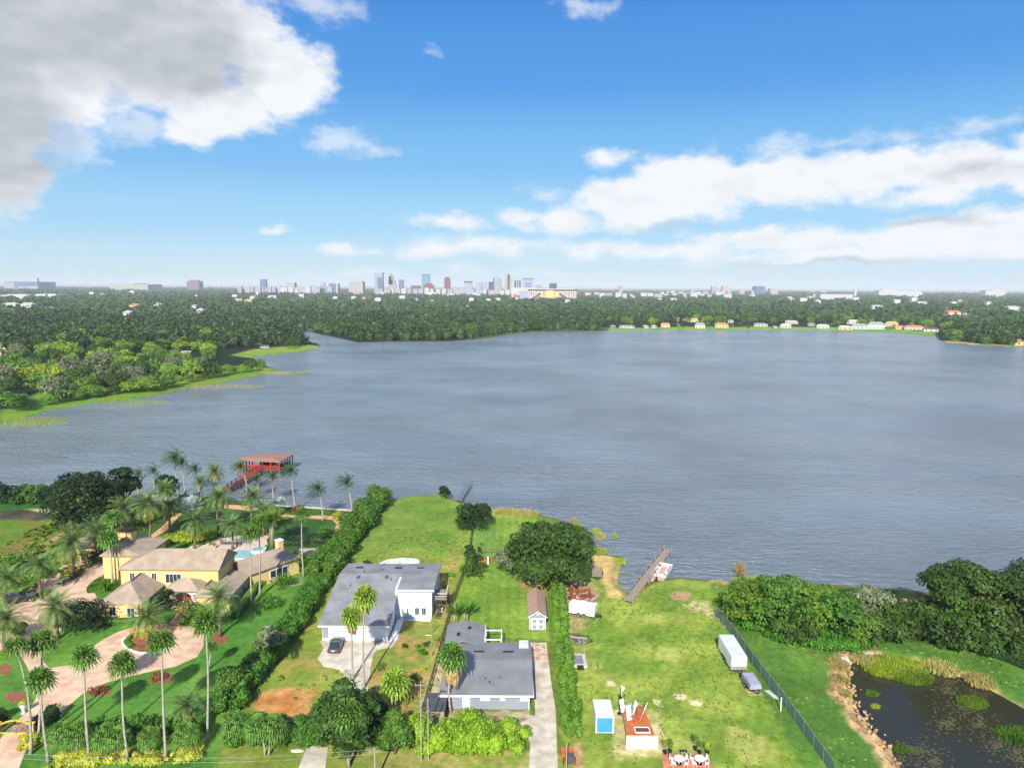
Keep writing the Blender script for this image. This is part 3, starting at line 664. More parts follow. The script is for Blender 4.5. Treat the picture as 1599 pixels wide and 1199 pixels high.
def palm(kind, label, bx, by, cx, cy, sc=1.0, group=None, low=None, skirt=None, leaf=None, cat='palm', hgt=None):
    g, h = HT(bx, by, cy); h = hgt or max(.3, h)
    d = ray(cx, cy); tt = g.y/d.y; cxw = d.x*tt if hgt is None else g.x
    t = thing(NAMES[kind], label, cat, g, group=group); pcount[0] += 1; v = pcount[0] % 3
    me, lm = palm_mesh(kind, v); me = me if me.materials and me.materials[0] == (leaf or LM[kind]) else me.copy()
    if not me.materials: me.materials.append(leaf or LM[kind])
    else: me.materials[0] = leaf or LM[kind]
    if leaf is None: PM[(kind, v)] = (me, lm)
    dx = cxw-g.x; top = Vector((dx, 0, h))
    rz = (pcount[0]*1.7) % 6.28 if kind != 'coconut' else (pcount[0] % 5-2)*.12
    tl = random.Random(pcount[0]*7+1); tx, ty_, vs = tl.uniform(-.16, .16), tl.uniform(-.16, .1), tl.uniform(.9, 1.12); bow = tl.uniform(-.35, .35)*min(1, h/9)
    sc = sc*1.15; o = link('crown', me, t); o.location = top; o.scale = (sc*vs*tl.uniform(.93, 1.07), sc*vs, sc*vs*tl.uniform(.88, 1.1)); o.rotation_euler = (tx, ty_, rz)
    if low is not None and lm is not None:
        l2 = lm if (lm.materials and lm.materials[0] == low) else lm.copy(); l2.materials.clear(); l2.materials.append(low)
        o = link('lower_fronds', l2, t); o.location = top; o.scale = (sc,)*3; o.rotation_euler = (0, 0, rz)
    if skirt:
        o = link('dead_skirt', skirt_mesh(v, *skirt), t); o.location = top; o.rotation_euler = (0, 0, rz)
    if kind in ('areca', 'paradise'):
        mb = MB()
        for j in range(6):
            a = j*1.05; q = .5*(j > 0); mb.tube([(q*math.cos(a)*.5, q*math.sin(a)*.5, -.1), (q*math.cos(a)*.8, q*math.sin(a)*.8, h*.5), (dx+q*math.cos(a), q*math.sin(a), h+.2)], [.07, .06, .05], 5)
        mb.build('stems', barkP, t, True); return t
    r0, r1 = TRK[kind]; mb = MB(); n = max(4, int(h/1.3)); P_ = []; rr = []
    for i in range(n+1):
        s = i/n; P_.append((dx*s*s*.8+dx*.2*s+bow*math.sin(math.pi*s), bow*.6*math.sin(math.pi*s)+.04*math.sin(i*1.3)*(1-s), -.1+s*(h+.15))); rr.append((r0*(1.5 if i == 0 else 1)*(1-s)+r1*s)*(1+.03*(i % 2)))
    if kind == 'date': rr[-1] *= 1.35; rr[-2] *= 1.15
    mb.tube(P_, rr, 8); mb.build('trunk', datebark if kind == 'date' else palmbark, t, True)
    if kind in ('date', 'coconut', 'fan'):
        mb = MB(); mb.tube([(dx, 0, h-.75*sc), (dx, 0, h-.2), (dx, 0, h+.15)], [r1*1.1, r1*1.75*sc, r1*.8], 9)
        mb.build('crownshaft', datebark if kind != 'coconut' else mat('green_shaft', lin(120, 128, 70)), t, True)
    return t
# ---------------------------------------------------------------- hedges and clipped planting
thicket('long tall leafy hedge between the mansion lawn and the white house lot', [(352, 1115), (372, 1085), (400, 1052), (430, 1017), (455, 985), (478, 952), (498, 915)], 3.4, 2.6, hedgeL, 1, 16000, .2, var=.16)
thicket('loose taller shrub row carrying the long hedge on to the lake shore', [(502, 905), (520, 878), (542, 850), (562, 825), (580, 800), (597, 786)], 5.2, 3.8, hedgeL, 2, 13000, .3, step=1.6, var=.4)
thicket('tall bright green hedge along the right side of the grey house drive', [(866, 890), (870, 920), (873, 960), (878, 1010), (884, 1060), (889, 1110), (894, 1160)], 2.1, 2.3, brightL, 3, 14000, .17, var=.35)
hedge('neat clipped box hedge in front of the far right wing of the mansion', [(398, 917), (425, 905), (450, 895), (468, 888)], 1.6, 1.3, brightL, 4, 40, .1, 0, clip=True)
hedge('neat clipped hedge beside the lower front right wing of the mansion', [(366, 965), (378, 950), (392, 930), (400, 920)], 1.6, 1.3, brightL, 5, 40, .1, 0, clip=True)
hedge('low clipped hedge under the windows of the front left wing of the mansion', [(153, 973), (190, 973), (225, 970)], 1.3, .9, hedgeL, 6, 40, .1, 0, clip=True)
hedge('rounded clipped hedge at the curve of the drive left of the mansion', [(150, 925), (158, 915), (170, 908), (180, 922)], 3.0, 1.5, hedgeL, 7, 30, .13, .25)
thicket('yellow green hedge bordering the garden behind the mansion', [(248, 848), (275, 842), (305, 845), (328, 838)], 3.8, 1.3, yelL, 8, 5000, .2, var=.3)
thicket('bright yellow croton border along the front of the estate', [(82, 1192), (140, 1190), (200, 1186), (260, 1186), (316, 1180)], 2.2, .9, crotL, 9, 9000, .11, step=.8, var=.45)
thicket('yellow croton border climbing beside the estate gate', [(30, 1178), (45, 1165), (55, 1150)], 1.8, .9, crotL, 10, 1800, .11, step=.8, var=.4)
thicket('dark green hedge standing behind the row of short palms at the estate front', [(75, 1158), (130, 1152), (200, 1148), (270, 1144), (325, 1136)], 2.4, 2.0, hedgeL, 11, 8000, .18, var=.2)
hedge('clipped dark block hedge at the right side of the estate gate', [(58, 1140), (78, 1128), (84, 1118)], 1.7, 1.8, oakD, 12, 34, .12, .1)
hedge('clipped dark hedge stub at the left side of the estate gate', [(-25, 1150), (-8, 1130), (4, 1122)], 1.8, 1.8, oakD, 13, 34, .12, .1)
thicket('yellow green bamboo screen in front of the grey house', [(652, 1172), (690, 1170), (740, 1168), (790, 1166), (822, 1164)], 4.0, 2.9, bambooL, 14, 15000, .17, var=.42)
thicket('leafy green hedge closing the front of the white house lot', [(356, 1160), (400, 1158), (450, 1155), (500, 1158)], 3.0, 2.5, midL, 15, 8000, .19, var=.35)
thicket('low wild shrubs below the right copse beside the green fence', [(1130, 930), (1165, 962), (1195, 985), (1250, 998), (1300, 1005), (1345, 1008)], 5, 1.5, hedgeL, 16, 9000, .22, 'shrub_bank', 'shrubs', 1.3, .5)
hedge('low dark hedge below the big oaks at the right edge', [(1530, 1015), (1565, 1028), (1599, 1040), (1640, 1052)], 1.8, 1.3, oakD, 17, 24, .16, .6)
hedge('dark low hedge in the garden beyond the mansion pool', [(440, 850), (475, 848), (520, 845)], 2.6, 1.8, oakD, 18, 20, .2, .5)
hedge('ring of clipped box round the palm island of the circular drive', [tuple(p) for p in [(206, 1012), (197, 1003), (205, 994), (228, 990), (252, 993), (262, 1000)]], .9, .5, hedgeL, 19, 40, .09, .1, clip=True)
shrub('dark dense shrub mass beside the yellowing date palm by the drive', 131, 985, 940, 32, oakD, 21, 2600, .22, 14)
shrub('dark shrubs filling the corner between portico and front left wing', 252, 956, 915, 20, oakD, 22, 1400, .2)
shrub('small round leafy tree by the mansion front walk', 298, 968, 940, 22, midL, 23, 1100, .18)
shrub('bright leafy shrub between the front walk and the tall date palm', 320, 980, 945, 18, brightL, 24, 800, .2)
shrub('dark green shrub right of the portico columns', 322, 935, 912, 13, oakD, 25, 700, .18)
shrub('yellow green low shrub at the driveway island above the parked black car', 104, 878, 863, 18, yelL, 26, 600, .2)
shrub('small leafy tree on the lawn near the low wooden frame beside the mansion', 440, 918, 893, 16, hedgeL, 27, 700, .17)
shrub('spreading lawn shrub below the far right wing of the mansion', 420, 948, 928, 18, hedgeL, 28, 700, .17)
shrub('bare twiggy reddish bush on the estate lawn beside the hedge', 455, 962, 950, 8, redL, 29, 200, .18)
tree('grey green round tree on the estate lawn against the long hedge', 422, 1030, 975, 22, greyL, 30, 1500, .22, 12, barkm=barkP)
shrub('reddish brown bush under the grey green tree by the long hedge', 408, 1030, 1012, 13, redL, 31, 400, .2)
tree('crooked white stemmed small tree on the estate lawn near the front', 362, 1080, 1045, 22, midL, 32, 1100, .2, 10, barkm=barkP, z0f=.4)
for a in (('yellow green bush at the left tip of the lawn by the mansion drive', 28, 990, 970, 12, midL), ('dark green bush on the bank behind the leaf bare trunk', 55, 905, 880, 20, hedgeL), ('dark bush left of the date palm above the black car', 25, 885, 868, 22, hedgeL),
          ('dark bush in front of the garden cottage', 150, 882, 862, 16, oakD), ('bushy planting between cottage and mansion chimney', 172, 870, 850, 12, oakD), ('bright shrub behind the mansion chimney', 186, 842, 828, 10, yelL),
          ('dark shrub at the foot of the garden path', 255, 855, 843, 12, oakD), ('orange flowered bush beside the curving garden path', 527, 812, 797, 9, yelL), ('reddish flowering bush on the lakeside lawn', 466, 800, 789, 12, redL),
          ('broad shrub mass behind the far right wing of the mansion', 480, 892, 858, 20, hedgeL), ('leafy bush between the mansion terrace and the long hedge', 505, 872, 850, 14, midL), ('dark tree like shrub beside the grey terrace', 512, 858, 835, 12, oakD),
          ('small bush at the bottom curve of the garden path', 505, 835, 822, 10, hedgeL), ('round bush touching the wall of the cottage', 165, 850, 838, 9, midL)):
    shrub(a[0], *a[1:6], pcount[0]+len(a[0]), 700, .2)
for i, (x, y, w_) in enumerate(((155, 1078, 22), (25, 1088, 20), (252, 1058, 20), (8, 1045, 10), (342, 998, 14))):
    pl = [(x-w_, y), (x-w_*.6, y-7), (x, y-10), (x+w_*.7, y-8), (x+w_, y), (x+w_*.6, y+7), (x, y+9), (x-w_*.7, y+7)]
    sheet('mulch_bed', smooth_poly(pts(pl), 1), .015, mat('mulch', lin(140, 92, 62), .95, .35, 2.5, bump=.6))
    if i in (0, 2): shrub(('brown leafed low plants in the mulch bed on the front lawn nearest the gate', '', 'brown leafed low plants in the mulch bed below the circular drive')[i], x-5, y+3, y-6, 12, redL, 60+i, 200, .16)
# ---------------------------------------------------------------- broad trees
tree('huge dark green live oak between the grey house lawn and the lake', 858, 915, 805, 68, oakA, 101, 13000, .31, 32, .34, z0f=.06, shell=.22)
tree('grey mossy lower left side tree under the huge live oak', 800, 902, 850, 30, greyL, 102, 1500, .26, 10, z0f=.2)
tree('round ball shaped dark tree on the lawn by the small grey dock', 738, 826, 783, 30, oakD, 103, 3600, .28, 14, .5, z0f=.03)
tree('small round tree at the shore beside the small grey dock', 695, 777, 757, 11, oakD, 104, 900, .24, 8, .5, z0f=.05)
tree('large dark bushy tree in front of the white house drive', 540, 1182, 1060, 52, oakA, 105, 7500, .24, 22, .36, z0f=.05)
tree('dark right hand half of the front tree group beside the shadowed yard', 578, 1150, 1078, 26, oakD, 106, 2600, .24, 12, .45, z0f=.05)
tree('rounded bright green tree right of the front tree group', 617, 1176, 1110, 28, midL, 107, 3400, .2, 12, .5, z0f=.04)
tree('vast dark fig tree with rounded crown on the left near shore', 135, 830, 733, 50, oakD, 108, 9000, .36, 24, .38, z0f=.05)
tree('tall dark tree right of the vast fig tree', 195, 800, 722, 22, oakD, 109, 3000, .36, 14, .42, z0f=.1)
tree('dark leaning tree behind the silver palm near the lake', 262, 790, 735, 17, oakD, 110, 1800, .34, 12, .45, z0f=.1)
for i, (x, y, t_, w_, m_) in enumerate(((8, 786, 752, 14, oakD), (33, 786, 754, 15, oakA), (55, 786, 754, 15, midL), (78, 787, 757, 16, oakD), (-25, 786, 752, 24, oakA), (98, 800, 760, 18, oakA))):
    tree(('dark shore tree at the very left of the near lake bank', 'second shore tree from the left on the near bank', 'lighter green shore tree, third from the left on the near bank', 'dark shore tree beside the pale sand patch', 'shore tree cut by the left edge', 'shore tree tucked against the vast fig tree')[i], x, y, t_, w_, m_, 111+i, 1500, .34, 10, .5, z0f=.05)
for i, (x, y, t_, w_, m_, n) in enumerate(((1170, 975, 905, 40, brightL, 3600), (1215, 985, 897, 50, midL, 5200), (1268, 985, 908, 42, brightL, 4200), (1310, 1000, 925, 36, midL, 3600), (1355, 990, 912, 36, greyL, 3600), (1392, 1000, 935, 38, oakA, 3600), (1345, 1008, 950, 30, midL, 2600), (1240, 1000, 945, 34, oakA, 3000), (1425, 992, 966, 14, oakA, 900))):
    tree(('bright green leftmost tree of the copse by the green fence', 'tall mid green tree in the left half of the copse', 'light green tree in the middle of the copse against the lake', 'mid green drooping tree above the pond corner', 'grey green rounded tree in the right half of the copse', 'dark rounded tree at the right end of the copse', 'low front tree of the copse over the pond bank', 'darker front tree below the left half of the copse', 'narrow tree between copse and the big right oaks')[i], x, y, t_, w_, m_, 131+i, n, .27, 16, .42, z0f=.05)
tree('bare pale dead bush between the copse and the big right oaks', 1420, 975, 928, 14, paleL, 141, 350, .3, 8, z0f=.1, limbs=8, barkm=barkP)
tree('big dark oak left of the two at the right edge', 1490, 1006, 868, 50, oakA, 142, 10500, .3, 30, .4, z0f=.0)
tree('big dark oak at the right edge of the picture', 1575, 1010, 863, 55, oakA, 143, 11500, .3, 32, .4, z0f=.0)
tree('tall bright green tree in front of the big right oaks', 1478, 1004, 905, 30, midL, 144, 3800, .28, 14, .45, z0f=.0)
tree('dense oak filling the gap between the two big right edge oaks', 1535, 1000, 880, 34, oakD, 145, 5000, .3, 16, .45, z0f=0)
shrub('bushy tree against the fence left of the grey house back lawn', 738, 905, 855, 17, oakA, 150, 1300, .24)
shrub('small dark bush on the fence line above the curved wall', 732, 868, 850, 9, oakD, 151, 500, .22)
for a in (('spiky bird of paradise clump behind the grey house, left part', 712, 972, 945, .9), ('spiky bird of paradise clump behind the grey house, right part', 728, 970, 940, .95)):
    palm('paradise', a[0], a[1], a[2], a[1], a[3], a[4]*1.1, cat='plant', hgt=1.2)
for i, (x, y, t_, w_, m_) in enumerate(((632, 1012, 1004, 5, oakA), (652, 1012, 1006, 4, midL), (660, 1024, 1012, 8, hedgeL), (666, 1008, 1001, 5, oakA), (594, 1045, 1035, 7, midL), (457, 1028, 1015, 8, brightL), (437, 1061, 1055, 5, yelL), (648, 1065, 1050, 9, midL), (573, 882, 872, 7, oakD), (703, 900, 893, 8, brightL), (661, 1048, 1042, 4, yelL), (748, 862, 852, 3, oakD), (752, 853, 847, 3, midL))):
    shrub(('small dark shrub nearest the white house front wall', 'tiny shrub in the middle of the white house side yard', 'round bright bush near the lamp post', 'small shrub just behind the round bush near the lamp post', 'low plant beside the shadow of the twin palms', 'bright leafed plant on the lawn by the long hedge', 'tiny yellow plant on the lawn by the dirt patch', 'dusty shrub in the side yard above the skirted palm', 'dark shrub at the back corner of the white house roof', 'low bright plant by the fence behind the white house', 'tiny yellow flowered plant by the lot fence', 'tiny young tree on the back lawn', 'second tiny young tree on the back lawn')[i], x, y, t_, w_, m_, 161+i, 160, .17, 5)
thicket('dark undergrowth closing the foot of the big oaks at the right edge', [(1456, 1007), (1475, 1010), (1510, 1013), (1550, 1020), (1600, 1030)], 4, 2.6, oakA, 18, 6000, .26, 'shrub_bank', 'shrubs', 1.6, .5)
# ---------------------------------------------------------------- palms, nearest row first
SK = (2.4, .22, .8)
palm('fan', 'tall fan palm leaning over the estate gate at the left edge', 48, 1177, 25, 1010, .98)
palm('fan', 'slender fan palm second from the left in the front row', 76, 1190, 63, 1062, .95)
palm('fan', 'thin fan palm rising behind the gate hedge', 60, 1152, 66, 1003, .95)
palm('fan', 'front row fan palm right of the yellow flower pot', 139, 1188, 131, 1025, 1.0)
palm('fan', 'front row fan palm in the middle of the croton border', 200, 1188, 191, 1038, .95)
palm('fan', 'front row fan palm whose crown covers the palm island', 259, 1187, 252, 1002, 1.05)
palm('fan', 'tallest fan palm at the right end of the front row', 323, 1157, 321, 972, 1.05)
palm('fan', 'short fan palm with pale trunk beside the circular drive', 325, 1045, 331, 1010, .6)
palm('date', 'date palm with pale trunk on the lawn right of the portico', 343, 993, 343, 934, .9, low=dateL)
palm('date', 'big date palm on the island of the circular drive', 229, 1003, 229, 962, 1.05, low=dateY)
palm('date', 'date palm with yellow lower fronds above the lower drive', 90, 997, 86, 948, .95, low=dateY)
palm('date', 'date palm right of the parked black car', 64, 930, 61, 882, .9, low=dateL)
palm('date', 'date palm above the parked black car at the left edge', 10, 942, 12, 902, .95, low=dateL)
palm('date', 'grey green date palm cut by the left edge below the car', 8, 1010, 10, 968, 1.05, low=dateL)
palm('date', 'date palm on the planted island in the middle of the upper drive', 115, 897, 112, 848, 1.1, low=dateL)
palm('date', 'date palm in front of the garden cottage', 151, 872, 150, 829, .95, low=dateL)
palm('fan', 'thin palm in front of the mansion left corner, left of the pair', 174, 921, 169, 842, 1.0)
palm('fan', 'thin taller palm in front of the mansion left corner, right of the pair', 178, 917, 176, 808, 1.0)
palm('date', 'date palm behind the mansion chimney', 192, 834, 191, 795, .95, low=dateL)
palm('date', 'large date palm at the start of the garden path', 233, 846, 231, 788, 1.1, low=dateY)
palm('date', 'dark date palm right of the garden path', 266, 830, 267, 790, .9, low=dateL)
palm('date', 'date palm crown above the garden path, nearest the lake', 258, 812, 257, 765, .95, low=dateL)
palm('coconut', 'wind bent palm right of the tall dark tree', 217, 774, 216, 741, .95)
palm('coconut', 'wind bent palm left of the tallest lakeside pair', 242, 772, 240, 736, .95)
palm('coconut', 'tallest lakeside palm, left of the pair', 279, 772, 273, 717, 1.15)
palm('coconut', 'tall lakeside palm, right of the pair', 290, 772, 285, 722, 1.0)
palm('coconut', 'dark wind bent palm just right of the tallest pair', 312, 770, 305, 733, .95)
palm('date', 'small palm in front of the wind bent lakeside palm', 314, 780, 312, 752, .75)
palm('date', 'yellowish date palm at the shore left of the red boardwalk', 335, 774, 335, 737, .85, low=dateY)
palm('coconut', 'wind bent palm across the foot of the red boathouse', 385, 772, 376, 729, .95)
palm('coconut', 'short wind bent palm below the red boardwalk', 403, 776, 401, 748, .85)
palm('coconut', 'dark wind bent palm on the shore below the red boathouse', 428, 784, 426, 745, 1.0)
palm('coconut', 'tall thin palm against the lake right of the red boathouse', 462, 797, 455, 736, .9)
palm('coconut', 'wind bent palm on the lakeside lawn beside the garden path', 504, 813, 497, 763, .9)
palm('coconut', 'wind bent palm nearest the top of the long hedge', 551, 808, 542, 754, 1.0)
palm('date', 'grey green date palm on the lawn behind the mansion', 342, 834, 342, 775, 1.1, low=dateL)
palm('date', 'broad date palm near the lake in front of the boathouse', 394, 822, 394, 775, 1.1, low=dateL)
palm('date', 'date palm in the yellow green hedge behind the mansion roof', 303, 857, 304, 813, 1.0, low=dateL)
palm('date', 'date palm on the pool terrace behind the mansion', 363, 858, 362, 820, .85, low=dateL)
palm('date', 'dark date palm between terrace and lakeside lawn', 412, 835, 410, 800, .9, low=dateL)
palm('fan', 'tall thin palm beside the lower front right wing of the mansion', 393, 945, 391, 833, 1.05)
palm('fan', 'tall thin palm in front of the far right wing windows', 405, 931, 403, 817, 1.05)
palm('fan', 'tall thin palm at the right end of the clipped hedge', 474, 900, 471, 803, 1.0)
palm('fan', 'taller right palm of the twin pair before the white house garage', 569, 1074, 570, 932, 1.15, skirt=SK, low=lightL, leaf=lightL)
palm('fan', 'shorter left palm of the twin pair before the white house garage', 551, 1062, 550, 962, .95, skirt=(2.6, .2, .75), low=lightL, leaf=lightL)
palm('fan', 'thick fan palm with hanging dead skirt in front of the grey house', 704, 1112, 706, 1024, 1.3, skirt=(4.2, .3, 1.35), low=fanL)
palm('fan', 'ragged yellowing palm with dead skirt in the white house side yard', 616, 1112, 617, 1066, 1.1, skirt=(2.2, .3, .9), low=dateY, leaf=lightL)
palm('fan', 'pale fan palm poking out of the large front tree', 545, 1197, 543, 1112, 1.15, skirt=(1.8, .3, .8), low=lightL)
palm('date', 'low date palm with bright yellow lower fronds near the front hedge', 291, 1132, 290, 1103, .8, low=dateY)
for i, (bx, by, cx, cy) in enumerate(((105, 1182, 96, 1146), (121, 1182, 120, 1145), (168, 1180, 166, 1148), (185, 1182, 184, 1150), (232, 1182, 232, 1150), (292, 1177, 291, 1146), (367, 1160, 367, 1128))):
    palm('sabal', ('short cabbage palm at the left end of the front planting', 'short cabbage palm beside the leftmost one', 'short cabbage palm left of the middle front fan palm', 'short cabbage palm just behind the middle front fan palm', 'short cabbage palm between the middle and right front fan palms', 'short cabbage palm at the right end of the croton border', 'short cabbage palm in the brown mulch by the white house lot')[i], bx, by, cx, cy, .8, 'short cabbage palms in the front planting')
palm('sabal', 'left stem of the forked cabbage palm before the white house lot', 414, 1178, 401, 1136, .85)
palm('sabal', 'right stem of the forked cabbage palm before the white house lot', 420, 1178, 426, 1134, .85)
palm('silver', 'large silver blue fan palm in front of the vast fig tree', 175, 806, 171, 776, 1.1)
palm('silver', 'silver blue palm in the dark lawn near the garden path', 301, 822, 300, 792, 1.0)
palm('silver', 'small silver blue palm on the lakeside lawn', 436, 806, 436, 788, .8)
palm('areca', 'clump of pale stemmed areca palms behind the far right wing', 425, 856, 425, 815, 1.25)
palm('areca', 'feathery areca clump beside the mansion walk', 330, 988, 330, 962, .8)
tree('bare topped dead palm trunk at the left marsh edge', 38, 876, 846, 3, straw, 190, 40, .3, 3, barkm=barkP, limbs=0)
# reeds and water plants
def reeds(label, px, py, wpx, h, n, m, seed, z=WL, group=None, name='reeds', cat='reeds', depth=1.0):
    g = G(px, py, z); r = np.random.RandomState(seed); wd = wpx/FPX*(g-Vector((0, 0, HC))).length
    a = r.rand(n)*6.283; q = np.sqrt(r.rand(n)); x = np.cos(a)*q*wd; y = np.sin(a)*q*wd*depth; hh = h*(.5+.6*r.rand(n))*(1-.35*q); L = r.normal(size=(n, 2))*.16*h; t_ = r.rand(n)*3.14
    sx, sy = np.cos(t_)*.05, np.sin(t_)*.05
    V = np.stack([np.stack([x-sx, y-sy, np.full(n, -.3)], -1), np.stack([x+sx, y+sy, np.full(n, -.3)], -1), np.stack([x+L[:, 0]+sx*.3, y+L[:, 1]+sy*.3, hh], -1), np.stack([x+L[:, 0]-sx*.3, y+L[:, 1]-sy*.3, hh], -1)], 1).reshape(-1, 3)
    me = np_mesh(name, V, np.arange(4*n).reshape(-1, 4)); me.materials.append(m); o = link(name, me); o.location = g
    return tag(o, label, cat, group)
for i, (x, y, w_, h_, n) in enumerate(((903, 828, 5, 2.6, 260), (914, 838, 4, 2.2, 180), (931, 833, 6, 1.8, 260), (938, 840, 7, 1.6, 260), (960, 838, 4, 1.3, 120), (1155, 895, 6, 2.6, 320), (908, 845, 7, 2.4, 300), (895, 818, 5, 2.0, 160))):
    reeds(('tallest yellow reed tuft just off the live oak', 'narrow reed tuft between the live oak tufts and the open water', 'left one of the loose reed patches standing in open water', 'right one of the loose reed patches standing in open water', 'small far out reed tuft right of the loose patches', 'lone reed tuft in the water before the right copse', 'broad reed tuft hugging the shore below the tallest tuft', 'reed tuft half behind the crown of the live oak')[i], x, y, w_, h_, n, straw if i % 2 else reedL, 200+i, group='reed tufts in the shallows')
for i, (x, y, w_, h_, n, m_) in enumerate(((790, 803, 26, 1.9, 1400, straw), (822, 806, 18, 2.2, 900, straw), (750, 792, 14, 1.3, 500, reedL), (925, 862, 22, 1.4, 900, reedL), (968, 878, 8, 1.2, 400, reedL), (1185, 914, 40, 1.8, 2600, reedL), (1120, 912, 16, .9, 500, straw), (1135, 940, 24, 1.4, 1200, reedL))):
    reeds(('straw coloured reed bank behind the live oak, left part', 'straw coloured reed bank behind the live oak, right part', 'green reed bank right of the ball shaped tree', 'green reed bank at the head of the sandy beach', 'small green reed bank on the tip of the sandy beach', 'long green reed bank at the lake side of the copse', 'low dry reed bank at the right end of the rough lawn', 'green weeds at the head of the green fence')[i], x, y, w_, h_, n, m_, 230+i, z=-.25, group='reed banks on the near shore', depth=.4)
for i, (x, y, w_, h_, n, m_) in enumerate(((1396, 1043, 42, 1.1, 6500, reedL), (1424, 1058, 26, .9, 4200, brightL), (1378, 1050, 18, 1.2, 1800, yelL), (1518, 1098, 18, .8, 2200, brightL), (1362, 1084, 8, .6, 500, brightL), (1367, 1104, 6, .5, 300, reedL), (1408, 1170, 12, .5, 500, midL), (1590, 1150, 26, .8, 1800, midL))):
    reeds(('tall bright grass clump at the top of the pond', 'long green grass clump reaching into the pond', 'yellowish grass clump on the left of the pond head', 'bright grass island on the right of the pond', 'tiny round grass tuft in the open pond', 'second tiny grass tuft in the open pond', 'low weeds at the bottom left of the pond', 'weeds at the right edge of the pond')[i], x, y, w_, h_, n, m_, 250+i, z=-.62, name='pond_grass', cat='pond grass', depth=.7)
# rafts of lily leaves
r = np.random.RandomState(77); V = []
cl = [(1500, 1100, 60), (1530, 1130, 60), (1560, 1160, 50), (1480, 1130, 40), (1430, 1170, 40), (1460, 1190, 40), (1400, 1190, 30), (1590, 1180, 40), (1480, 1075, 30)]
for i in range(1500):
    c_ = cl[r.randint(len(cl))]; a = r.rand()*6.283; q = abs(r.normal())*c_[2]*.5; g = G(c_[0]+math.cos(a)*q, c_[1]+math.sin(a)*q*.6, -.60); s = .07+.13*r.rand(); b_ = r.rand()*6.283
    if sdist(POND, np.array([g.x]), np.array([g.y]), 10)[0] < .3: continue
    for k in range(4): V.append((g.x+math.cos(b_+k*1.57)*s, g.y+math.sin(b_+k*1.57)*s, -.6+.004*(i % 5)))
me = np_mesh('lily_pads', V, np.arange(len(V)).reshape(-1, 4)); me.materials.append(mat('lily', lin(92, 90, 58), .6, .3, 1.0)); o = link('lily_pads', me); o['kind'] = 'stuff'; tag(o, 'floating brown green lily leaves on the dark pond', 'water plants')
# lake-edge weed on the left far bank
for i, (x, y, w_) in enumerate(((30, 662, 60), (430, 583, 30), (470, 583, 14), (350, 604, 60), (200, 628, 60), (480, 541, 26), (60, 656, 40))):
    reeds(('shore weed at the left edge of the far bank', 'shore weed floating off the tip of the far lawn', 'thin outermost streak of weed off the far lawn tip', 'brown shore weed below the right end of the left wood', 'shore weed below the middle of the left wood', 'yellow shore weed on the second point of the far bank', 'shore weed just right of the far bank left edge')[i], x, y, w_, 1.1, 1500, straw if i % 2 else reedL, 270+i, z=WL, group='shore weed on the far left bank', depth=.35)
# rocks round the pond rim
rk = mat('pond_rock', lin(176, 146, 108), .9, .35, 1.1, bump=.6); r = np.random.RandomState(9); rkm = []
for k in range(5):
    mb = MB(); mb.ell((0, 0, .1), (.5, .4, .28), 8, 5, .18, random.Random(k)); me = bpy.data.meshes.new('rim_rock'); me.from_pydata(mb.v, [], mb.f); me.materials.append(rk); rkm.append(me)
line = pts([(1400, 1199), (1383, 1172), (1362, 1145), (1347, 1122), (1337, 1098), (1325, 1075), (1316, 1052), (1322, 1036)])
for i in range(130):
    t_ = r.rand()*(len(line)-1); k = int(t_); f = t_-k; a, b_ = line[k], line[k+1]
    x = a[0]*(1-f)+b_[0]*f+r.normal()*.75; y = a[1]*(1-f)+b_[1]*f+r.normal()*.75
    o = link('rim_rock', rkm[i % 5]); o.location = (x, y, -.02-.25*r.rand()); o.rotation_euler = (r.rand(), r.rand(), r.rand()*6); q_ = .28+r.rand()**2*.85; o.scale = (q_, q_*r.uniform(.6, 1.1), q_*.8)
    w0 = ('at the bottom end', 'in the lower middle', 'in the upper middle', 'at the top end')[min(3, int(t_/(len(line)-1)*4))]; w1 = 'large' if q_ > .62 else ('medium' if q_ > .38 else 'small'); tag(o, '%s tan boulder %s of the rocky pond rim' % (w1, w0), 'rock', '%s boulders %s of the pond rim' % (w1, w0))

for i, (x, y, w_, n) in enumerate(((1308, 1038, 16, 700), (1312, 1062, 12, 600), (1320, 1085, 9, 400), (1345, 1028, 16, 500), (1470, 1042, 20, 600), (1530, 1062, 18, 500))):
    reeds(('dry grass at the upper left pond corner', 'dry grass on the upper left pond bank', 'dry grass halfway down the left pond bank', 'dry grass below the white gravel at the pond head', 'tall dry grass right of the bright pond clumps', 'dry grass on the right bank of the pond')[i], x, y, w_, .8, n, straw, 300+i, z=-.1, group='dry grass round the pond', name='dry_grass', cat='dry grass')
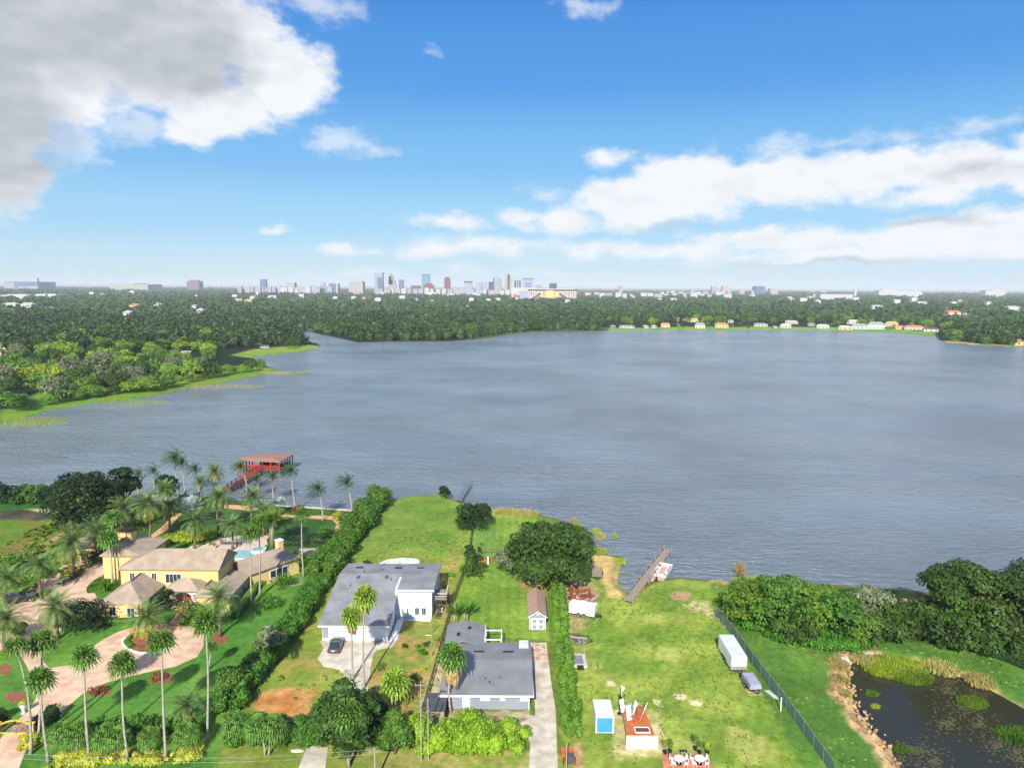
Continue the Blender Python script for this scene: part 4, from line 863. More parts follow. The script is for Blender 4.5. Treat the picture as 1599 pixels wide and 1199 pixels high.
# weeds and tufts that roughen the lawns
r = np.random.RandomState(31); LV = []
for (x0, x1, y0, y1, n, hh_) in ((9.5, 36, 72, 128, 5200, .10), (-30, -10, 80, 160, 3800, .12), (-9, 9, 106, 165, 1500, .08), (38, 75, 74, 122, 3200, .10), (-110, -84, 120, 170, 2600, .3)):
    x = r.uniform(x0, x1, n); y = r.uniform(y0, y1, n); keep = fbm(x, y, 4, 3) > .47; x, y = x[keep], y[keep]
    d1 = sdist(LAKE, x, y, 20); d2 = sdist(POND, x, y, 20); k_ = (d1 < -2.5) & (d2 < -1.5)
    for bx0, bx1, by0, by1 in ((-30.5, -13, 98, 130), (-10, 3.5, 86, 108), (13.5, 19, 79, 88)): k_ &= ~((x > bx0) & (x < bx1) & (y > by0) & (y < by1))
    x, y = x[k_], y[k_]; n = len(x); s_ = hh_*r.uniform(.5, 1.8, n); a = r.rand(n)*3.14; dx, dy = np.cos(a)*s_*1.1, np.sin(a)*s_*1.1
    LV.append(np.stack([np.stack([x-dx, y-dy, np.full(n, .0)], -1), np.stack([x+dx, y+dy, np.full(n, .0)], -1), np.stack([x+dx*1.3+dy*.4, y+dy*1.3-dx*.4, s_], -1), np.stack([x-dx*1.3+dy*.4, y-dy*1.3-dx*.4, s_], -1)], 1).reshape(-1, 3))
LV = np.concatenate(LV); me = np_mesh('weed_tufts', LV, np.arange(len(LV)).reshape(-1, 4)); me.materials.append(leafmat('weeds', lin(80, 116, 40), lin(124, 146, 58), .5)); o = link('weed_tufts', me); tag(o, 'scattered weeds and grass tufts roughening the lawns', 'weeds', kind='stuff')
# ---------------------------------------------------------------- paving
paver = mat('pink_pavers', lin(206, 168, 138), .85, .12, .5, col2=lin(228, 194, 164)); conc = mat('concrete', lin(188, 176, 154), .88, .16, .45, col2=lin(216, 206, 188), bump=.3)
terr = mat('terracotta_path', lin(206, 160, 116), .85, .2, 1.2); redpat = mat('red_patio', lin(198, 120, 96), .85, .2, 1.0); white = mat('white_paint', (.78, .78, .77), .55, .05, 1)
EW = [(-30, 1215), (-35, 1150), (5, 1130), (40, 1118), (50, 1110), (62, 1090), (80, 1068), (92, 1045), (78, 1040), (70, 1030), (66, 1015), (40, 1010), (20, 1000), (-10, 1010), (-60, 1030), (-60, 985), (-10, 962), (12, 950), (38, 925), (70, 900),
      (95, 885), (115, 872), (132, 862), (140, 858), (170, 862), (176, 872), (172, 890), (150, 905), (145, 920), (155, 940), (160, 948), (148, 955), (112, 962), (100, 985), (85, 992), (70, 1005), (68, 1020), (72, 1036), (82, 1043), (110, 1042),
      (135, 1030), (160, 1000), (185, 986), (215, 977), (262, 975), (300, 978), (318, 990), (318, 1008), (308, 1025), (275, 1040), (235, 1048), (200, 1056), (165, 1066), (130, 1082), (105, 1104), (85, 1122), (62, 1140), (40, 1172), (25, 1215)]
EW = [(-60, 1030), (-60, 985), (-10, 962), (12, 950), (38, 925), (70, 900), (95, 885), (115, 872), (132, 862), (140, 858), (170, 862), (176, 872), (172, 890), (150, 905), (145, 920), (155, 940), (160, 948), (148, 955), (112, 962), (100, 968), (95, 985), (78, 1000), (66, 1018), (68, 1033), (78, 1043),
      (110, 1038), (138, 1014), (162, 998), (185, 986), (215, 977), (262, 975), (300, 978), (318, 990), (318, 1008), (308, 1025), (275, 1040), (235, 1048), (200, 1056), (165, 1066), (130, 1082), (105, 1104), (85, 1120), (62, 1140), (40, 1172), (20, 1225), (-60, 1225), (-30, 1180), (-5, 1160), (15, 1135), (45, 1110),
      (55, 1092), (58, 1078), (52, 1060), (42, 1040), (32, 1022), (12, 1012), (-20, 1022)]
sheet('driveway', pts(EW), .035, paver)
sheet('mansion_walk', pts([(262, 976), (278, 977), (306, 950), (300, 944), (288, 944)]), .05, terr)
sheet('drive_border', pts([(196, 985), (215, 976), (262, 974), (290, 978), (280, 984), (240, 982), (205, 990)]), .05, terr)
sheet('palm_island', smooth_poly(pts([(196, 1008), (192, 1000), (205, 992), (230, 988), (256, 991), (268, 1000), (262, 1012), (240, 1019), (212, 1018)]), 1), .14, mat('mulch', (0, 0, 0)))
sheet('island_kerb', smooth_poly(pts([(193, 1010), (189, 1000), (204, 990), (230, 986), (258, 989), (271, 1000), (264, 1014), (240, 1022), (210, 1021)]), 1), .10, white, .1)
sheet('drive_island', smooth_poly(pts([(99, 897), (102, 888), (118, 884), (131, 890), (129, 899), (113, 904)]), 1), .10, mat('mulch', (0, 0, 0)), .1)
sheet('garden_path', pts([(222, 845), (232, 846), (262, 826), (278, 808), (284, 802), (276, 800), (264, 812), (246, 828)]), .035, terr)
sheet('garden_path', pts([(350, 788), (380, 789), (405, 794), (440, 803), (475, 805), (515, 805), (538, 812), (538, 822), (530, 834), (520, 838), (510, 834), (522, 828), (526, 818), (518, 811), (480, 809), (440, 807), (400, 798), (350, 793)]), .035, terr)
sheet('lakeside_path', pts([(430, 788), (500, 792), (560, 796), (560, 799), (500, 794.5), (430, 790)]), .04, conc)
sheet('pool_terrace', pts([(272, 862), (300, 852), (325, 850), (335, 842), (372, 836), (415, 836), (418, 850), (400, 856), (420, 866), (430, 880), (300, 880), (260, 872)]), .035, mat('terrace', lin(204, 184, 164), .85, .1, .8))
sheet('grey_terrace', pts([(462, 862), (470, 856), (512, 856), (508, 870), (498, 878), (480, 872)]), .035, mat('grey_pavers', lin(176, 166, 152), .85, .15, 1))
sheet('white_house_driveway', pts([(499, 1000), (610, 1000), (622, 997), (612, 1010), (590, 1014), (583, 1022), (576, 1060), (574, 1090), (548, 1090), (540, 1060), (530, 1045), (505, 1040), (496, 1028), (506, 1012)]), .035, conc)
sheet('white_house_walk', pts([(608, 1002), (620, 998), (630, 968), (672, 970), (674, 962), (622, 962)]), .042, mat('white_concrete', lin(226, 226, 226), .8, .06, .6))
sheet('front_walk', pts([(480, 1165), (512, 1165), (505, 1225), (455, 1225)]), .035, conc)
sheet('grey_house_driveway', pts([(830, 1004), (853, 1003), (860, 1060), (868, 1110), (872, 1230), (824, 1230), (828, 1160), (812, 1128), (836, 1118), (834, 1080)]), .035, conc)
sheet('brick_patio', pts([(830, 1006), (852, 1005), (856, 1030), (831, 1031)]), .05, mat('red_bricks', lin(196, 140, 110), .9, .3, 1.3, col2=lin(216, 200, 176)))
sheet('back_patio', pts([(758, 1003), (830, 1003), (830, 1007), (758, 1008)]), .04, conc)
sheet('white_concrete_pad', pts([(588, 884), (594, 878), (608, 873), (630, 871), (650, 872), (656, 876), (652, 884)]), .06, mat('white_pad', lin(236, 234, 226), .8, .05, .6), .06)
sheet('red_patio', pts([(1033, 1178), (1046, 1177), (1103, 1177), (1122, 1225), (1040, 1225)]), .05, redpat, .05)
sheet('gravel_patch', pts([(822, 1128), (838, 1126), (836, 1116), (828, 1118)]), .02, conc)
# ---------------------------------------------------------------- building kit
yel = mat('yellow_stucco', lin(222, 190, 126), .85, .05, .6); roofB = mat('brown_shingles', lin(164, 146, 126), .9, .14, .6, wave=('Z', .22, .12), bump=.4)
roofG = mat('grey_shingles', lin(134, 134, 136), .9, .18, .35, bump=.4); roofD = mat('grey_roof_sheet', lin(126, 128, 130), .8, .14, .3, bump=.2); trimW = mat('white_trim', (.76, .76, .75), .6, .03, 1)
trimB = mat('brown_trim', lin(96, 70, 58), .7, .1, 1); glass = mat('window_glass', (.03, .04, .045), .12, .2, .8, spec=.7); greyW = mat('blue_grey_siding', lin(142, 146, 158), .8, .05, .6, wave=('Z', .2, .12))
whiteW = mat('white_siding', lin(226, 228, 234), .75, .03, .6, wave=('Z', .25, .06)); black = mat('black_metal', (.02, .02, .022), .5, .2, 1); redD = mat('red_door', lin(150, 52, 36), .6, .1, 1)
rust = mat('rust', lin(140, 74, 44), .9, .35, 2.5, bump=.4); wood = mat('weathered_wood', lin(150, 134, 118), .9, .2, 3, bump=.3); redwood = mat('red_stained_wood', lin(178, 66, 48), .8, .18, 1.5)
def roof_solid(x0, x1, y0, y1, ze, zr, axis='x', hip=(1, 1), ridge=.5, ov=.0, th=.16):
    """a closed roof; hip=(a,b) is how far the ridge stops short of each end (0 gives a gable)"""
    mb = MB(); x0 -= ov; x1 += ov; y0 -= ov; y1 += ov
    if axis == 'x': ym = y0+(y1-y0)*ridge; r0, r1 = (x0+hip[0], ym, zr), (x1-hip[1], ym, zr)
    else: xm = x0+(x1-x0)*ridge; r0, r1 = (xm, y0+hip[0], zr), (xm, y1-hip[1], zr)
    v = [(x0, y0, ze), (x1, y0, ze), (x1, y1, ze), (x0, y1, ze), r0, r1]+[(x0, y0, ze-th), (x1, y0, ze-th), (x1, y1, ze-th), (x0, y1, ze-th)]
    if axis == 'x': f = [(0, 1, 5, 4), (2, 3, 4, 5), (3, 0, 4), (1, 2, 5)]
    else: f = [(3, 0, 4, 5), (1, 2, 5, 4), (0, 1, 4), (2, 3, 5)]
    f += [(0, 6, 7, 1), (1, 7, 8, 2), (2, 8, 9, 3), (3, 9, 6, 0), (9, 8, 7, 6)]
    return mb.add(v, f)
def window(parent, A, d, u, z, w_, h, fm=None, gm_=None, root=None, bars=1, name='window'):
    """framed window on a wall through A along d (outside is to the right of d)"""
    mb = MB(); mb.wbox(A, d, u-w_/2, u+w_/2, z-h/2, z+h/2, .0, .05); o = mb.build(name, gm_ or glass, parent, world=True, root=root or parent)
    fb = MB(); t_ = .1
    fb.wbox(A, d, u-w_/2-t_, u+w_/2+t_, z+h/2, z+h/2+t_, 0, .1); fb.wbox(A, d, u-w_/2-t_, u+w_/2+t_, z-h/2-t_, z-h/2, 0, .12)
    fb.wbox(A, d, u-w_/2-t_, u-w_/2, z-h/2, z+h/2, 0, .1); fb.wbox(A, d, u+w_/2, u+w_/2+t_, z-h/2, z+h/2, 0, .1)
    for k in range(bars): uu = u-w_/2+w_*(k+1)/(bars+1); fb.wbox(A, d, uu-.025, uu+.025, z-h/2, z+h/2, .05, .08)
    fb.build('frame', fm or trimW, o, world=True, root=root or parent); return o
def rect(x0, x1, y0, y1): return [(x0, y0), (x1, y0), (x1, y1), (x0, y1)]
# ---------------------------------------------------------------- the yellow mansion (built of wings round a two storey hall)
mn = thing('mansion', 'large yellow stucco mansion with several brown hipped roofs beside the circular drive', 'house', (-60, 121, 0))
def wing(x0, x1, y0, y1, ze, zr, axis, hip, ridge=.5, ov=.45, gable=None):
    MB().box(x0, x1, y0, y1, 0, ze-.17).build('wall', yel, mn, world=True)
    if gable:
        for yy in gable:
            xm = x0-ov+(x1-x0+2*ov)*ridge; MB().side([(x0, ze-.168), (x1, ze-.168), (xm, zr-.12)], yy, yy+.12, 'y').build('gable_wall', yel, mn, world=True)
    return roof_solid(x0, x1, y0, y1, ze, zr, axis, hip, ridge, ov).build('roof', roofB, mn, world=True)
rf = wing(-69.6, -52.2, 121.0, 128.6, 6.0, 8.3, 'x', (5.6, .02))
MB().side([(121.0, 5.84), (128.6, 5.84), (124.8, 8.1)], -52.2, -52.05, 'x').build('gable_wall', yel, mn, world=True)
wing(-76.3, -68.6, 127.2, 135.5, 6.0, 8.0, 'y', (.02, 3), .32, .4)
MB().side([(-76.3, 5.84), (-68.6, 5.84), (-73.7, 7.8)], 127.0, 127.2, 'y').build('gable_wall', yel, mn, world=True)
mb = MB().box(-74.9, -72.3, 130.2, 131.6, 6, 9.4); ch = mb.build('chimney', yel, mn, world=True)
MB().box(-75.1, -72.1, 130.0, 131.8, 9.4, 9.9).build('chimney_cap', trimB, ch, world=True, root=mn)
flw = wing(-69.0, -62.2, 113.6, 120.95, 3.0, 5.2, 'y', (3.6, .1))
MB().box(-65.0, -62.6, 113.2, 113.6, 0, 2.8).build('wall', yel, mn, world=True)
for k, (x0, x1, y0, y1, ze, zr) in enumerate(((-54.2, -48.6, 116.4, 120.9, 3.0, 3.9),)):
    wing(x0, x1, y0, 126, ze, zr, 'y', (1.5, .1), .15, .4)
# portico
MB().box(-60.0, -54.6, 118.0, 121.0, 3.05, 3.25).build('portico_ceiling', trimW, mn, world=True)
roof_solid(-60.1, -54.5, 117.6, 121.6, 3.45, 4.9, 'x', (2.5, 2.5), .5, .35).build('portico_roof', roofB, mn, world=True)
mb = MB(); n = 12
for x0, x1 in ((-60, -58.7), (-55.9, -54.6)): mb.box(x0, x1, 118.0, 118.3, 2.55, 3.05)
pr = [(-58.7, 3.05), (-58.7, 2.3)]+[(-57.3-1.35*math.cos(math.pi*i/n), 2.3+.55*math.sin(math.pi*i/n)) for i in range(n+1)]+[(-55.9, 2.3), (-55.9, 3.05)]
mb.side(pr, 118.0, 118.3, 'y'); mb.build('portico_arch', trimW, mn, world=True)
for x, y in ((-59.7, 118.2), (-58.9, 118.2), (-55.7, 118.2), (-54.9, 118.2), (-58.2, 120.4), (-56.4, 120.4)):
    mb = MB(); mb.cyl(x, y, .3, 2.5, .16, 12, .13); mb.box(x-.22, x+.22, y-.22, y+.22, 2.5, 2.62); mb.box(x-.24, x+.24, y-.24, y+.24, 0, .3); mb.build('column', trimW, mn, True, world=True)
mb = MB(); mb.box(-60.2, -54.4, 117.6, 121.0, 0, .12); mb.box(-58.4, -56.2, 117.2, 117.6, 0, .08); mb.build('porch_floor', terr, mn, world=True)
dr = MB().box(-57.9, -56.7, 120.86, 121.0, .12, 2.4).build('front_door', redD, mn, world=True); MB().cyl(-56.85, 120.8, 1.1, 1.3, .03, 8).build('handle', black, dr, world=True, root=mn)
MB().box(-58.1, -57.9, 120.8, 121.0, .12, 2.55).build('door_frame', trimW, dr, world=True, root=mn)
D = (1, 0)
for u, w_, h in ((2.1, .8, 1.3), (4.0, .9, .8), (6.0, .8, 1.3)): window(mn, (-69.6, 121.0), D, u, 4.5 if h > 1 else 4.8, w_, h)
window(mn, (-69.6, 121.0), D, 9.4, 4.2, 2.7, 1.6, bars=3, name='picture_window')
for u in (1.6,): window(mn, (-69.0, 113.6), D, u+.3, 1.5, 1.0, 1.5, bars=1)
window(mn, (-65.0, 113.2), D, 1.2, 1.5, 1.2, 1.5, bars=1); window(mn, (-69.6, 128.6), (0, -1), 5.5, 4.2, 1.0, 1.5)
window(mn, (-48.6, 116.4), (0, 1), 3, 1.5, .9, 1.3); window(mn, (-48.6, 116.4), (0, 1), 6.5, 1.5, .9, 1.3)
for z in (5.65,): MB().box(-69.7, -69.6, 120.9, 121.0, 0, 5.6).build('downpipe', trimB, mn, world=True)
mb = MB(); mb.box(-66.2, -65.1, 114.5, 117.5, 4.9, 5.35); 
mb = MB().bar((-65.75, 117.3, 5.28), (-65.75, 120.6, 5.28), .28, .14); mb.build('ridge_vent', trimB, mn, world=True)
MB().bar((-73.9, 128.0, 8.05), (-73.9, 131.9, 8.05), .3, .14).build('ridge_vent', trimB, mn, world=True)
MB().bar((-53.4, 118.3, 3.97), (-53.4, 124.5, 3.97), .28, .14).build('ridge_vent', trimB, mn, world=True)
# far right wing: runs off at an angle
ang = math.atan2(7.6, 6.0); rw = thing('guest_wing', 'long low yellow wing with brown roof angled off the right side of the mansion', 'house', (-48.3, 125.6, 0), ang)
MB().box(0, 10.6, 0, 6.6, 0, 3.04).build('wall', yel, rw); roof_solid(0, 10.6, 0, 6.6, 3.2, 5.0, 'x', (.02, 2.6), .5, .45).build('roof', roofB, rw)
MB().side([(0, 3.0), (6.6, 3.0), (3.3, 4.85)], -.02, .1, 'x').build('gable_wall', yel, rw)
w3 = MB(); o = MB().box(4.2, 8.0, -.05, 0, .9, 2.3).build('window', glass, rw)
fb = MB()
for x in (4.1, 5.42, 6.72, 8.0): fb.box(x, x+.1, -.12, 0, .8, 2.4)
fb.box(4.1, 8.1, -.12, 0, 2.3, 2.45); fb.box(4.1, 8.1, -.14, 0, .78, .9); fb.build('frame', trimW, o)
c_ = MB().box(9.2, 10.3, 4.6, 5.8, 3, 5.6).build('chimney', yel, rw); MB().box(9.1, 10.4, 4.5, 5.9, 5.6, 5.8).build('chimney_cap', trimW, c_)
ct = thing('garden_cottage', 'small round roofed yellow cottage hidden by palms left of the mansion', 'house', G(142, 868))
MB().cyl(0, 0, 0, 2.9, 2.6, 10).build('wall', yel, ct); mb = MB().cyl(0, 0, 2.9, 3.1, 3.3, 10); mb.tube([(0, 0, 3.1), (0, 0, 4.9)], [3.3, .15], 10); mb.build('roof', roofB, ct)
o = MB().box(-.5, .5, -2.62, -2.5, .1, 2.2).build('door', glass, ct); MB().box(-.62, .62, -2.56, -2.48, .05, 2.32).build('frame', trimW, o)
g = G(240, 792); gz = thing('lakeside_pavilion', 'low pale roofed pavilion half hidden by palms near the lake', 'pavilion', g)
roof_solid(-5.5, 5.5, -2, 2, 2.5, 3.3, 'x', (1.5, 1.5), .5, .3).build('roof', mat('pale_roof', lin(170, 170, 160), .8, .1, 1), gz)
for x in (-5, 0, 5):
    for y in (-1.7, 1.7): MB().box(x-.1, x+.1, y-.1, y+.1, 0, 2.4).build('post', trimW, gz)
# pool, spa, terrace furniture
tq = mat('pool_water', lin(138, 184, 182), .1, .1, 1, spec=.6)
pl = thing('swimming_pool', 'turquoise swimming pool between the mansion hall and its angled wing', 'pool', G(381, 866))
MB().box(-2.6, 2.6, -2.6, 2.6, 0, .16).build('coping', trimW, pl); MB().box(-2.3, 2.3, -2.3, 2.3, .16, .2).build('water', tq, pl)
sp = thing('hot_tub', 'round white rimmed hot tub at the end of the mansion terrace', 'hot tub', G(403, 860)); MB().cyl(0, 0, 0, .5, 1.7, 20).build('rim', trimW, sp); MB().cyl(0, 0, .5, .54, 1.35, 20).build('water', tq, sp)
ft = thing('fountain', 'grey garden fountain with dark basin on the mansion terrace', 'fountain', G(360, 851))
MB().box(-2.2, 2.2, -.8, .8, 0, .45).build('basin', mat('grey_stone', lin(150, 148, 144)), ft); MB().box(-2.0, 2.0, -.6, .6, .45, .48).build('water', glass, ft)
for x in (-1.3, 1.2): MB().tube([(x, .3, .4), (x, .3, 1.0), (x, .3, 1.3), (x, .3, 1.5)], [.3, .18, .3, .08], 9).build('statue', mat('grey_stone', (0, 0, 0)), ft, True)
for i, (x, y) in enumerate(((325, 852), (335, 856), (343, 847), (418, 840))):
    p_ = thing('terracotta_planter', ('terracotta planter at the left of the mansion terrace', 'terracotta planter near the terrace date palm', 'terracotta planter behind the mansion terrace', 'terracotta planter near the areca clump')[i], 'planter', G(x, y), group='planters on the mansion terrace')
    MB().tube([(0, 0, 0), (0, 0, .6)], [.3, .42], 10).build('pot', terr, p_)
    V, Q = leaf_cloud(np.random.RandomState(i), crown_blobs(np.random.RandomState(i), .5, .8, 5, .5, .5), 60, .14); me = np_mesh('plant', V, Q); me.materials.append(midL); link('plant', me, p_)
for i, (x, y) in enumerate(((529, 806), (537, 811))):
    p_ = thing('orange_pot', ('orange pot at the far side of the garden path bend', 'orange pot at the near side of the garden path bend')[i], 'pot', G(x, y)); MB().tube([(0, 0, 0), (0, 0, .8), (0, 0, .9)], [.35, .5, .55], 10).build('pot', mat('orange_clay', lin(206, 110, 60)), p_)
    V, Q = leaf_cloud(np.random.RandomState(i+5), crown_blobs(np.random.RandomState(i), .5, .7, 5, .8, .5), 60, .14); me = np_mesh('plant', V, Q); me.materials.append(yelL); link('plant', me, p_)
for i, (x, y) in enumerate(((92, 1118), (37, 1113))):
    p_ = thing('white_urn', ('white garden urn with yellow plant at the right side of the entrance drive', 'white garden urn at the left side of the entrance drive')[i], 'urn', G(x, y))
    MB().tube([(0, 0, 0), (0, 0, .15), (0, 0, .5), (0, 0, 1.0), (0, 0, 1.1)], [.35, .2, .16, .4, .45], 12).build('urn', trimW, p_, True)
    V, Q = leaf_cloud(np.random.RandomState(i+15), crown_blobs(np.random.RandomState(i), .5, .8, 5, 1.0, .5), 80, .14); me = np_mesh('plant', V, Q); me.materials.append(crotL); link('plant', me, p_)
# estate gate: two leaves under a yellow scrolled top rail
g0, g1 = G(2, 1146), G(50, 1146); gt = thing('estate_gate', 'ornate black driveway gate with arched yellow rails at the bottom left corner', 'gate', g0); L = (g1-g0).length
gold = mat('yellow_gate_paint', lin(214, 176, 74), .5, .1, 2)
for s in (0, 1):
    a, b_ = (0, L/2-.05) if s == 0 else (L/2+.05, L); mb = MB()
    for k in range(13):
        x = a+(b_-a)*k/12; c = x/L; hh = 1.35+.55*math.sin(math.pi*c); mb.box(x-.018, x+.018, -.02, .02, .12, hh)
    lf = mb.build('gate_leaf', black, gt); mb = MB()
    P_ = [(a+(b_-a)*i/8, 0, 1.35+.55*math.sin(math.pi*(a+(b_-a)*i/8)/L)) for i in range(9)]
    for p, q in zip(P_, P_[1:]): mb.bar(p, q, .16, .16)
    mb.bar((a, 0, .2), (b_, 0, .2), .16, .18); mb.build('gate_rail', gold, lf)
mb = MB().tube([(L/2+.22*math.cos(t_), -.06, 1.0+.22*math.sin(t_)) for t_ in [i*.7 for i in range(8)]], .04, 5); mb.build('scroll', gold, gt)
for x in (-.2, L+.2): mb = MB(); mb.box(x-.18, x+.18, -.18, .18, 0, 1.5); mb.box(x-.25, x+.25, -.25, .25, 1.5, 1.6); mb.build('gate_post', yel, gt)
# ---------------------------------------------------------------- white house
wh = thing('white_house', 'white and grey house with long sloping grey shingle roof and two garage doors', 'house', (-22, 106.8, 0))
MB().side([(106.9, 0), (106.9, 2.6), (121, 5.05), (127.2, 4.3), (127.2, 0)], -30.0, -19.6, 'x').build('garage_wall', whiteW, wh, world=True)
MB().side([(114.6, 0), (114.6, 5.1), (121, 5.15), (127.2, 4.3), (127.2, 0)], -19.6, -13.4, 'x').build('upper_wall', whiteW, wh, world=True)
mb = MB(); X0, X1 = -30.5, -19.2
mb.side([(106.3, 2.62), (106.3, 2.78), (121, 5.32), (127.6, 4.5), (127.6, 4.34), (121, 5.14)], X0, X1, 'x'); mb.build('roof', roofG, wh, world=True)
mb = MB().side([(114.2, 5.12), (114.2, 5.3), (121, 5.38), (127.6, 4.54), (127.6, 4.36), (121, 5.2)], -19.2, -13.0, 'x'); mb.build('roof', roofG, wh, world=True)
mb = MB(); mb.box(X0, X1, 106.2, 106.3, 2.55, 2.8); mb.box(-19.3, -12.95, 114.08, 114.2, 5.02, 5.32); mb.build('fascia', trimW, wh, world=True)
D = (1, 0)
for u, w_ in ((3.2, 4.0), (7.8, 3.4)):
    o = MB(); o.wbox((-30.0, 106.9), D, u-w_/2, u+w_/2, .05, 2.2, 0, .05); o = o.build('garage_door', mat('garage_door', (.8, .8, .8), .6, .03, 1, wave=('Z', .5, .15)), wh, world=True)
    fb = MB(); fb.wbox((-30, 106.9), D, u-w_/2-.12, u+w_/2+.12, 2.2, 2.35, 0, .08); fb.wbox((-30, 106.9), D, u-w_/2-.12, u-w_/2, 0, 2.2, 0, .08); fb.wbox((-30, 106.9), D, u+w_/2, u+w_/2+.12, 0, 2.2, 0, .08); fb.build('frame', trimW, o, world=True, root=wh)
for a, b_ in ((.0, .95),): mb = MB(); mb.wbox((-30.0, 106.9), D, .05, 1.0, .4, 2.4, 0, .03); mb.build('grey_panel', greyW, wh, world=True)
for u in (1.3, 2.1):
    o = MB(); o.wbox((-19.6, 114.6), D, u-.38, u+.38, .05, 2.15, 0, .06); o = o.build('front_door', trimW, wh, world=True); q = MB(); q.wbox((-19.6, 114.6), D, u-.1, u+.1, .8, 1.8, .06, .09); q.build('door_glass', glass, o, world=True, root=wh)
for u in (3.7, 4.85): window(wh, (-19.6, 114.6), D, u, 1.35, .65, 1.2)
for x, y in ((-27.7, 124.6), (-20.6, 124.5), (-16.5, 124.5)):
    z = 5.35-(y-121)*.126; MB().box(x-.65, x+.65, y-.25, y+.25, z-.1, z+.12).build('roof_vent', black, wh, world=True)
for x, y in ((-26.9, 119.8), (-21.9, 119.9)):
    z = 2.78+(y-106.3)*.1728; o = MB().box(x-.28, x+.28, y-.5, y+.5, z-.12, z+.1).build('skylight', mat('skylight_glass', lin(70, 92, 110), .15, .1, 1), wh, world=True)
for x, y in ((-27.8, 117.2), (-26.3, 122), (-24.6, 117), (-21, 119), (-23.3, 123)):
    z = (2.78+(y-106.3)*.1728) if y < 121 else 5.32-(y-121)*.126; MB().cyl(x, y, z-.1, z+.3, .08, 8).build('vent_pipe', black, wh, world=True)
dk = MB(); dk.box(-13.35, -11.0, 116.5, 120.5, 2.5, 2.65); dko = dk.build('deck', wood, wh, world=True)
mb = MB()
for x, y in ((-11.1, 116.6), (-11.1, 118.5), (-11.1, 120.4), (-13.2, 116.6)): mb.box(x-.06, x+.06, y-.06, y+.06, 0, 3.6)
mb.build('deck_posts', trimB, dko, world=True, root=wh)
mb = MB(); mb.bar((-11.1, 116.6, 3.6), (-11.1, 120.4, 3.6), .08); mb.bar((-13.3, 116.6, 3.6), (-11.1, 116.6, 3.6), .08); mb.bar((-13.3, 116.6, 3.1), (-11.1, 116.6, 3.1), .05); mb.bar((-11.1, 116.6, 3.1), (-11.1, 120.4, 3.1), .05); mb.build('deck_railing', trimW, dko, world=True, root=wh)
mb = MB()
for i in range(8): mb.box(-12.9+.0, -11.9, 114.6+i*.26, 114.9+i*.26, .3*i, .3*i+.08)
mb.build('deck_stairs', trimB, dko, world=True, root=wh)
a = thing('air_conditioner', 'white air conditioning unit under the deck of the white house', 'air conditioner', (-12.2, 117.3, 0)); MB().box(-.45, .45, -.45, .45, 0, .9).build('case', trimW, a, bevel=.04); MB().cyl(0, 0, .9, .94, .35, 14).build('fan_grille', black, a)
# ---------------------------------------------------------------- grey house
gh = thing('grey_house', 'single storey blue grey house with low grey roof and white fascia', 'house', (-3, 88.5, 0))
MB().box(-8.6, 2.5, 88.5, 101.0, 0, 2.34).build('wall', greyW, gh, world=True); MB().box(-9.4, -4.4, 101.0, 106.9, 0, 2.34).build('wall', greyW, gh, world=True)
mb = MB().side([(87.6, 2.36), (87.6, 2.52), (95.2, 3.35), (101.6, 2.62), (101.6, 2.46), (95.2, 3.18)], -9.4, 3.1, 'x'); mb.build('roof', roofD, gh, world=True)
mb = MB().side([(-10.0, 2.42), (-10.0, 2.58), (-7.0, 3.2), (-4.0, 2.58), (-4.0, 2.42), (-7.0, 3.04)], 100.9, 107.5, 'y'); mb.build('back_roof', roofD, gh, world=True)
mb = MB(); mb.box(-9.45, 3.15, 87.5, 87.6, 2.3, 2.56); mb.box(3.1, 3.18, 87.6, 101.6, 2.3, 2.5); mb.build('fascia', trimW, gh, world=True)
MB().box(-3.98, -3.9, 101.6, 107.5, 2.3, 2.62).build('fascia', trimW, gh, world=True)
for u in (5.3, 7.6, 10.6): window(gh, (-8.6, 88.5), D, u, 1.75, (1.1, .5, 1.1)[(5.3, 7.6, 10.6).index(u)], .75, gm_=mat('pale_blind', (.6, .62, .64), .4, .05, 1))
o = MB().box(-6.35, -5.35, 88.4, 88.5, .05, 2.15).build('front_door', trimW, gh, world=True); MB().cyl(-5.5, 88.35, 1.0, 1.15, .03, 6).build('handle', black, o, world=True, root=gh)
for x, y in ((-3.9, 100), (-.8, 100.1)):
    pass
for x, y, w_, d_ in ((-4.6, 98.0, .75, .16), (-.3, 98.0, .75, .16)):
    z = 3.33-(y-95.2)*.114; MB().box(x-w_, x+w_, y-d_, y+d_, z-.08, z+.14).build('ridge_vent', black, gh, world=True)
for x, y in ((-6.4, 105.2), (-8.0, 103.2)):
    MB().box(x-.25, x+.25, y-.3, y+.3, 2.7, 3.25).build('roof_vent', black, gh, world=True)
for x, y in ((-3.4, 91.0), (-1.4, 91.2), (-2.8, 90.2)): MB().cyl(x, y, 2.6, 3.1, .07, 8).build('vent_pipe', black, gh, world=True)
for x in (2.3,): MB().box(2.5, 2.6, 88.4, 88.5, 0, 2.3).build('downpipe', trimW, gh, world=True)
MB().box(1.3, 2.7, 99.5, 101.0, 2.6, 3.35).build('roof_cooler', mat('pale_blue_case', lin(196, 210, 230), .5, .05, 1), gh, world=True, bevel=.05)
pg = thing('white_pergola', 'small white pergola frame behind the grey house', 'pergola', (-3.1, 104.3, 0))
for x in (-.7, 1.7):
    for y in (-1.6, 1.4): MB().box(x-.08, x+.08, y-.08, y+.08, 0, 2.4).build('post', trimW, pg)
mb = MB()
for y in (-1.6, 1.4): mb.bar((-.8, y, 2.48), (1.8, y, 2.48), .14)
for x in (-.7, 1.7): mb.bar((x, -1.7, 2.62), (x, 1.5, 2.62), .12)
mb.build('beams', trimW, pg)
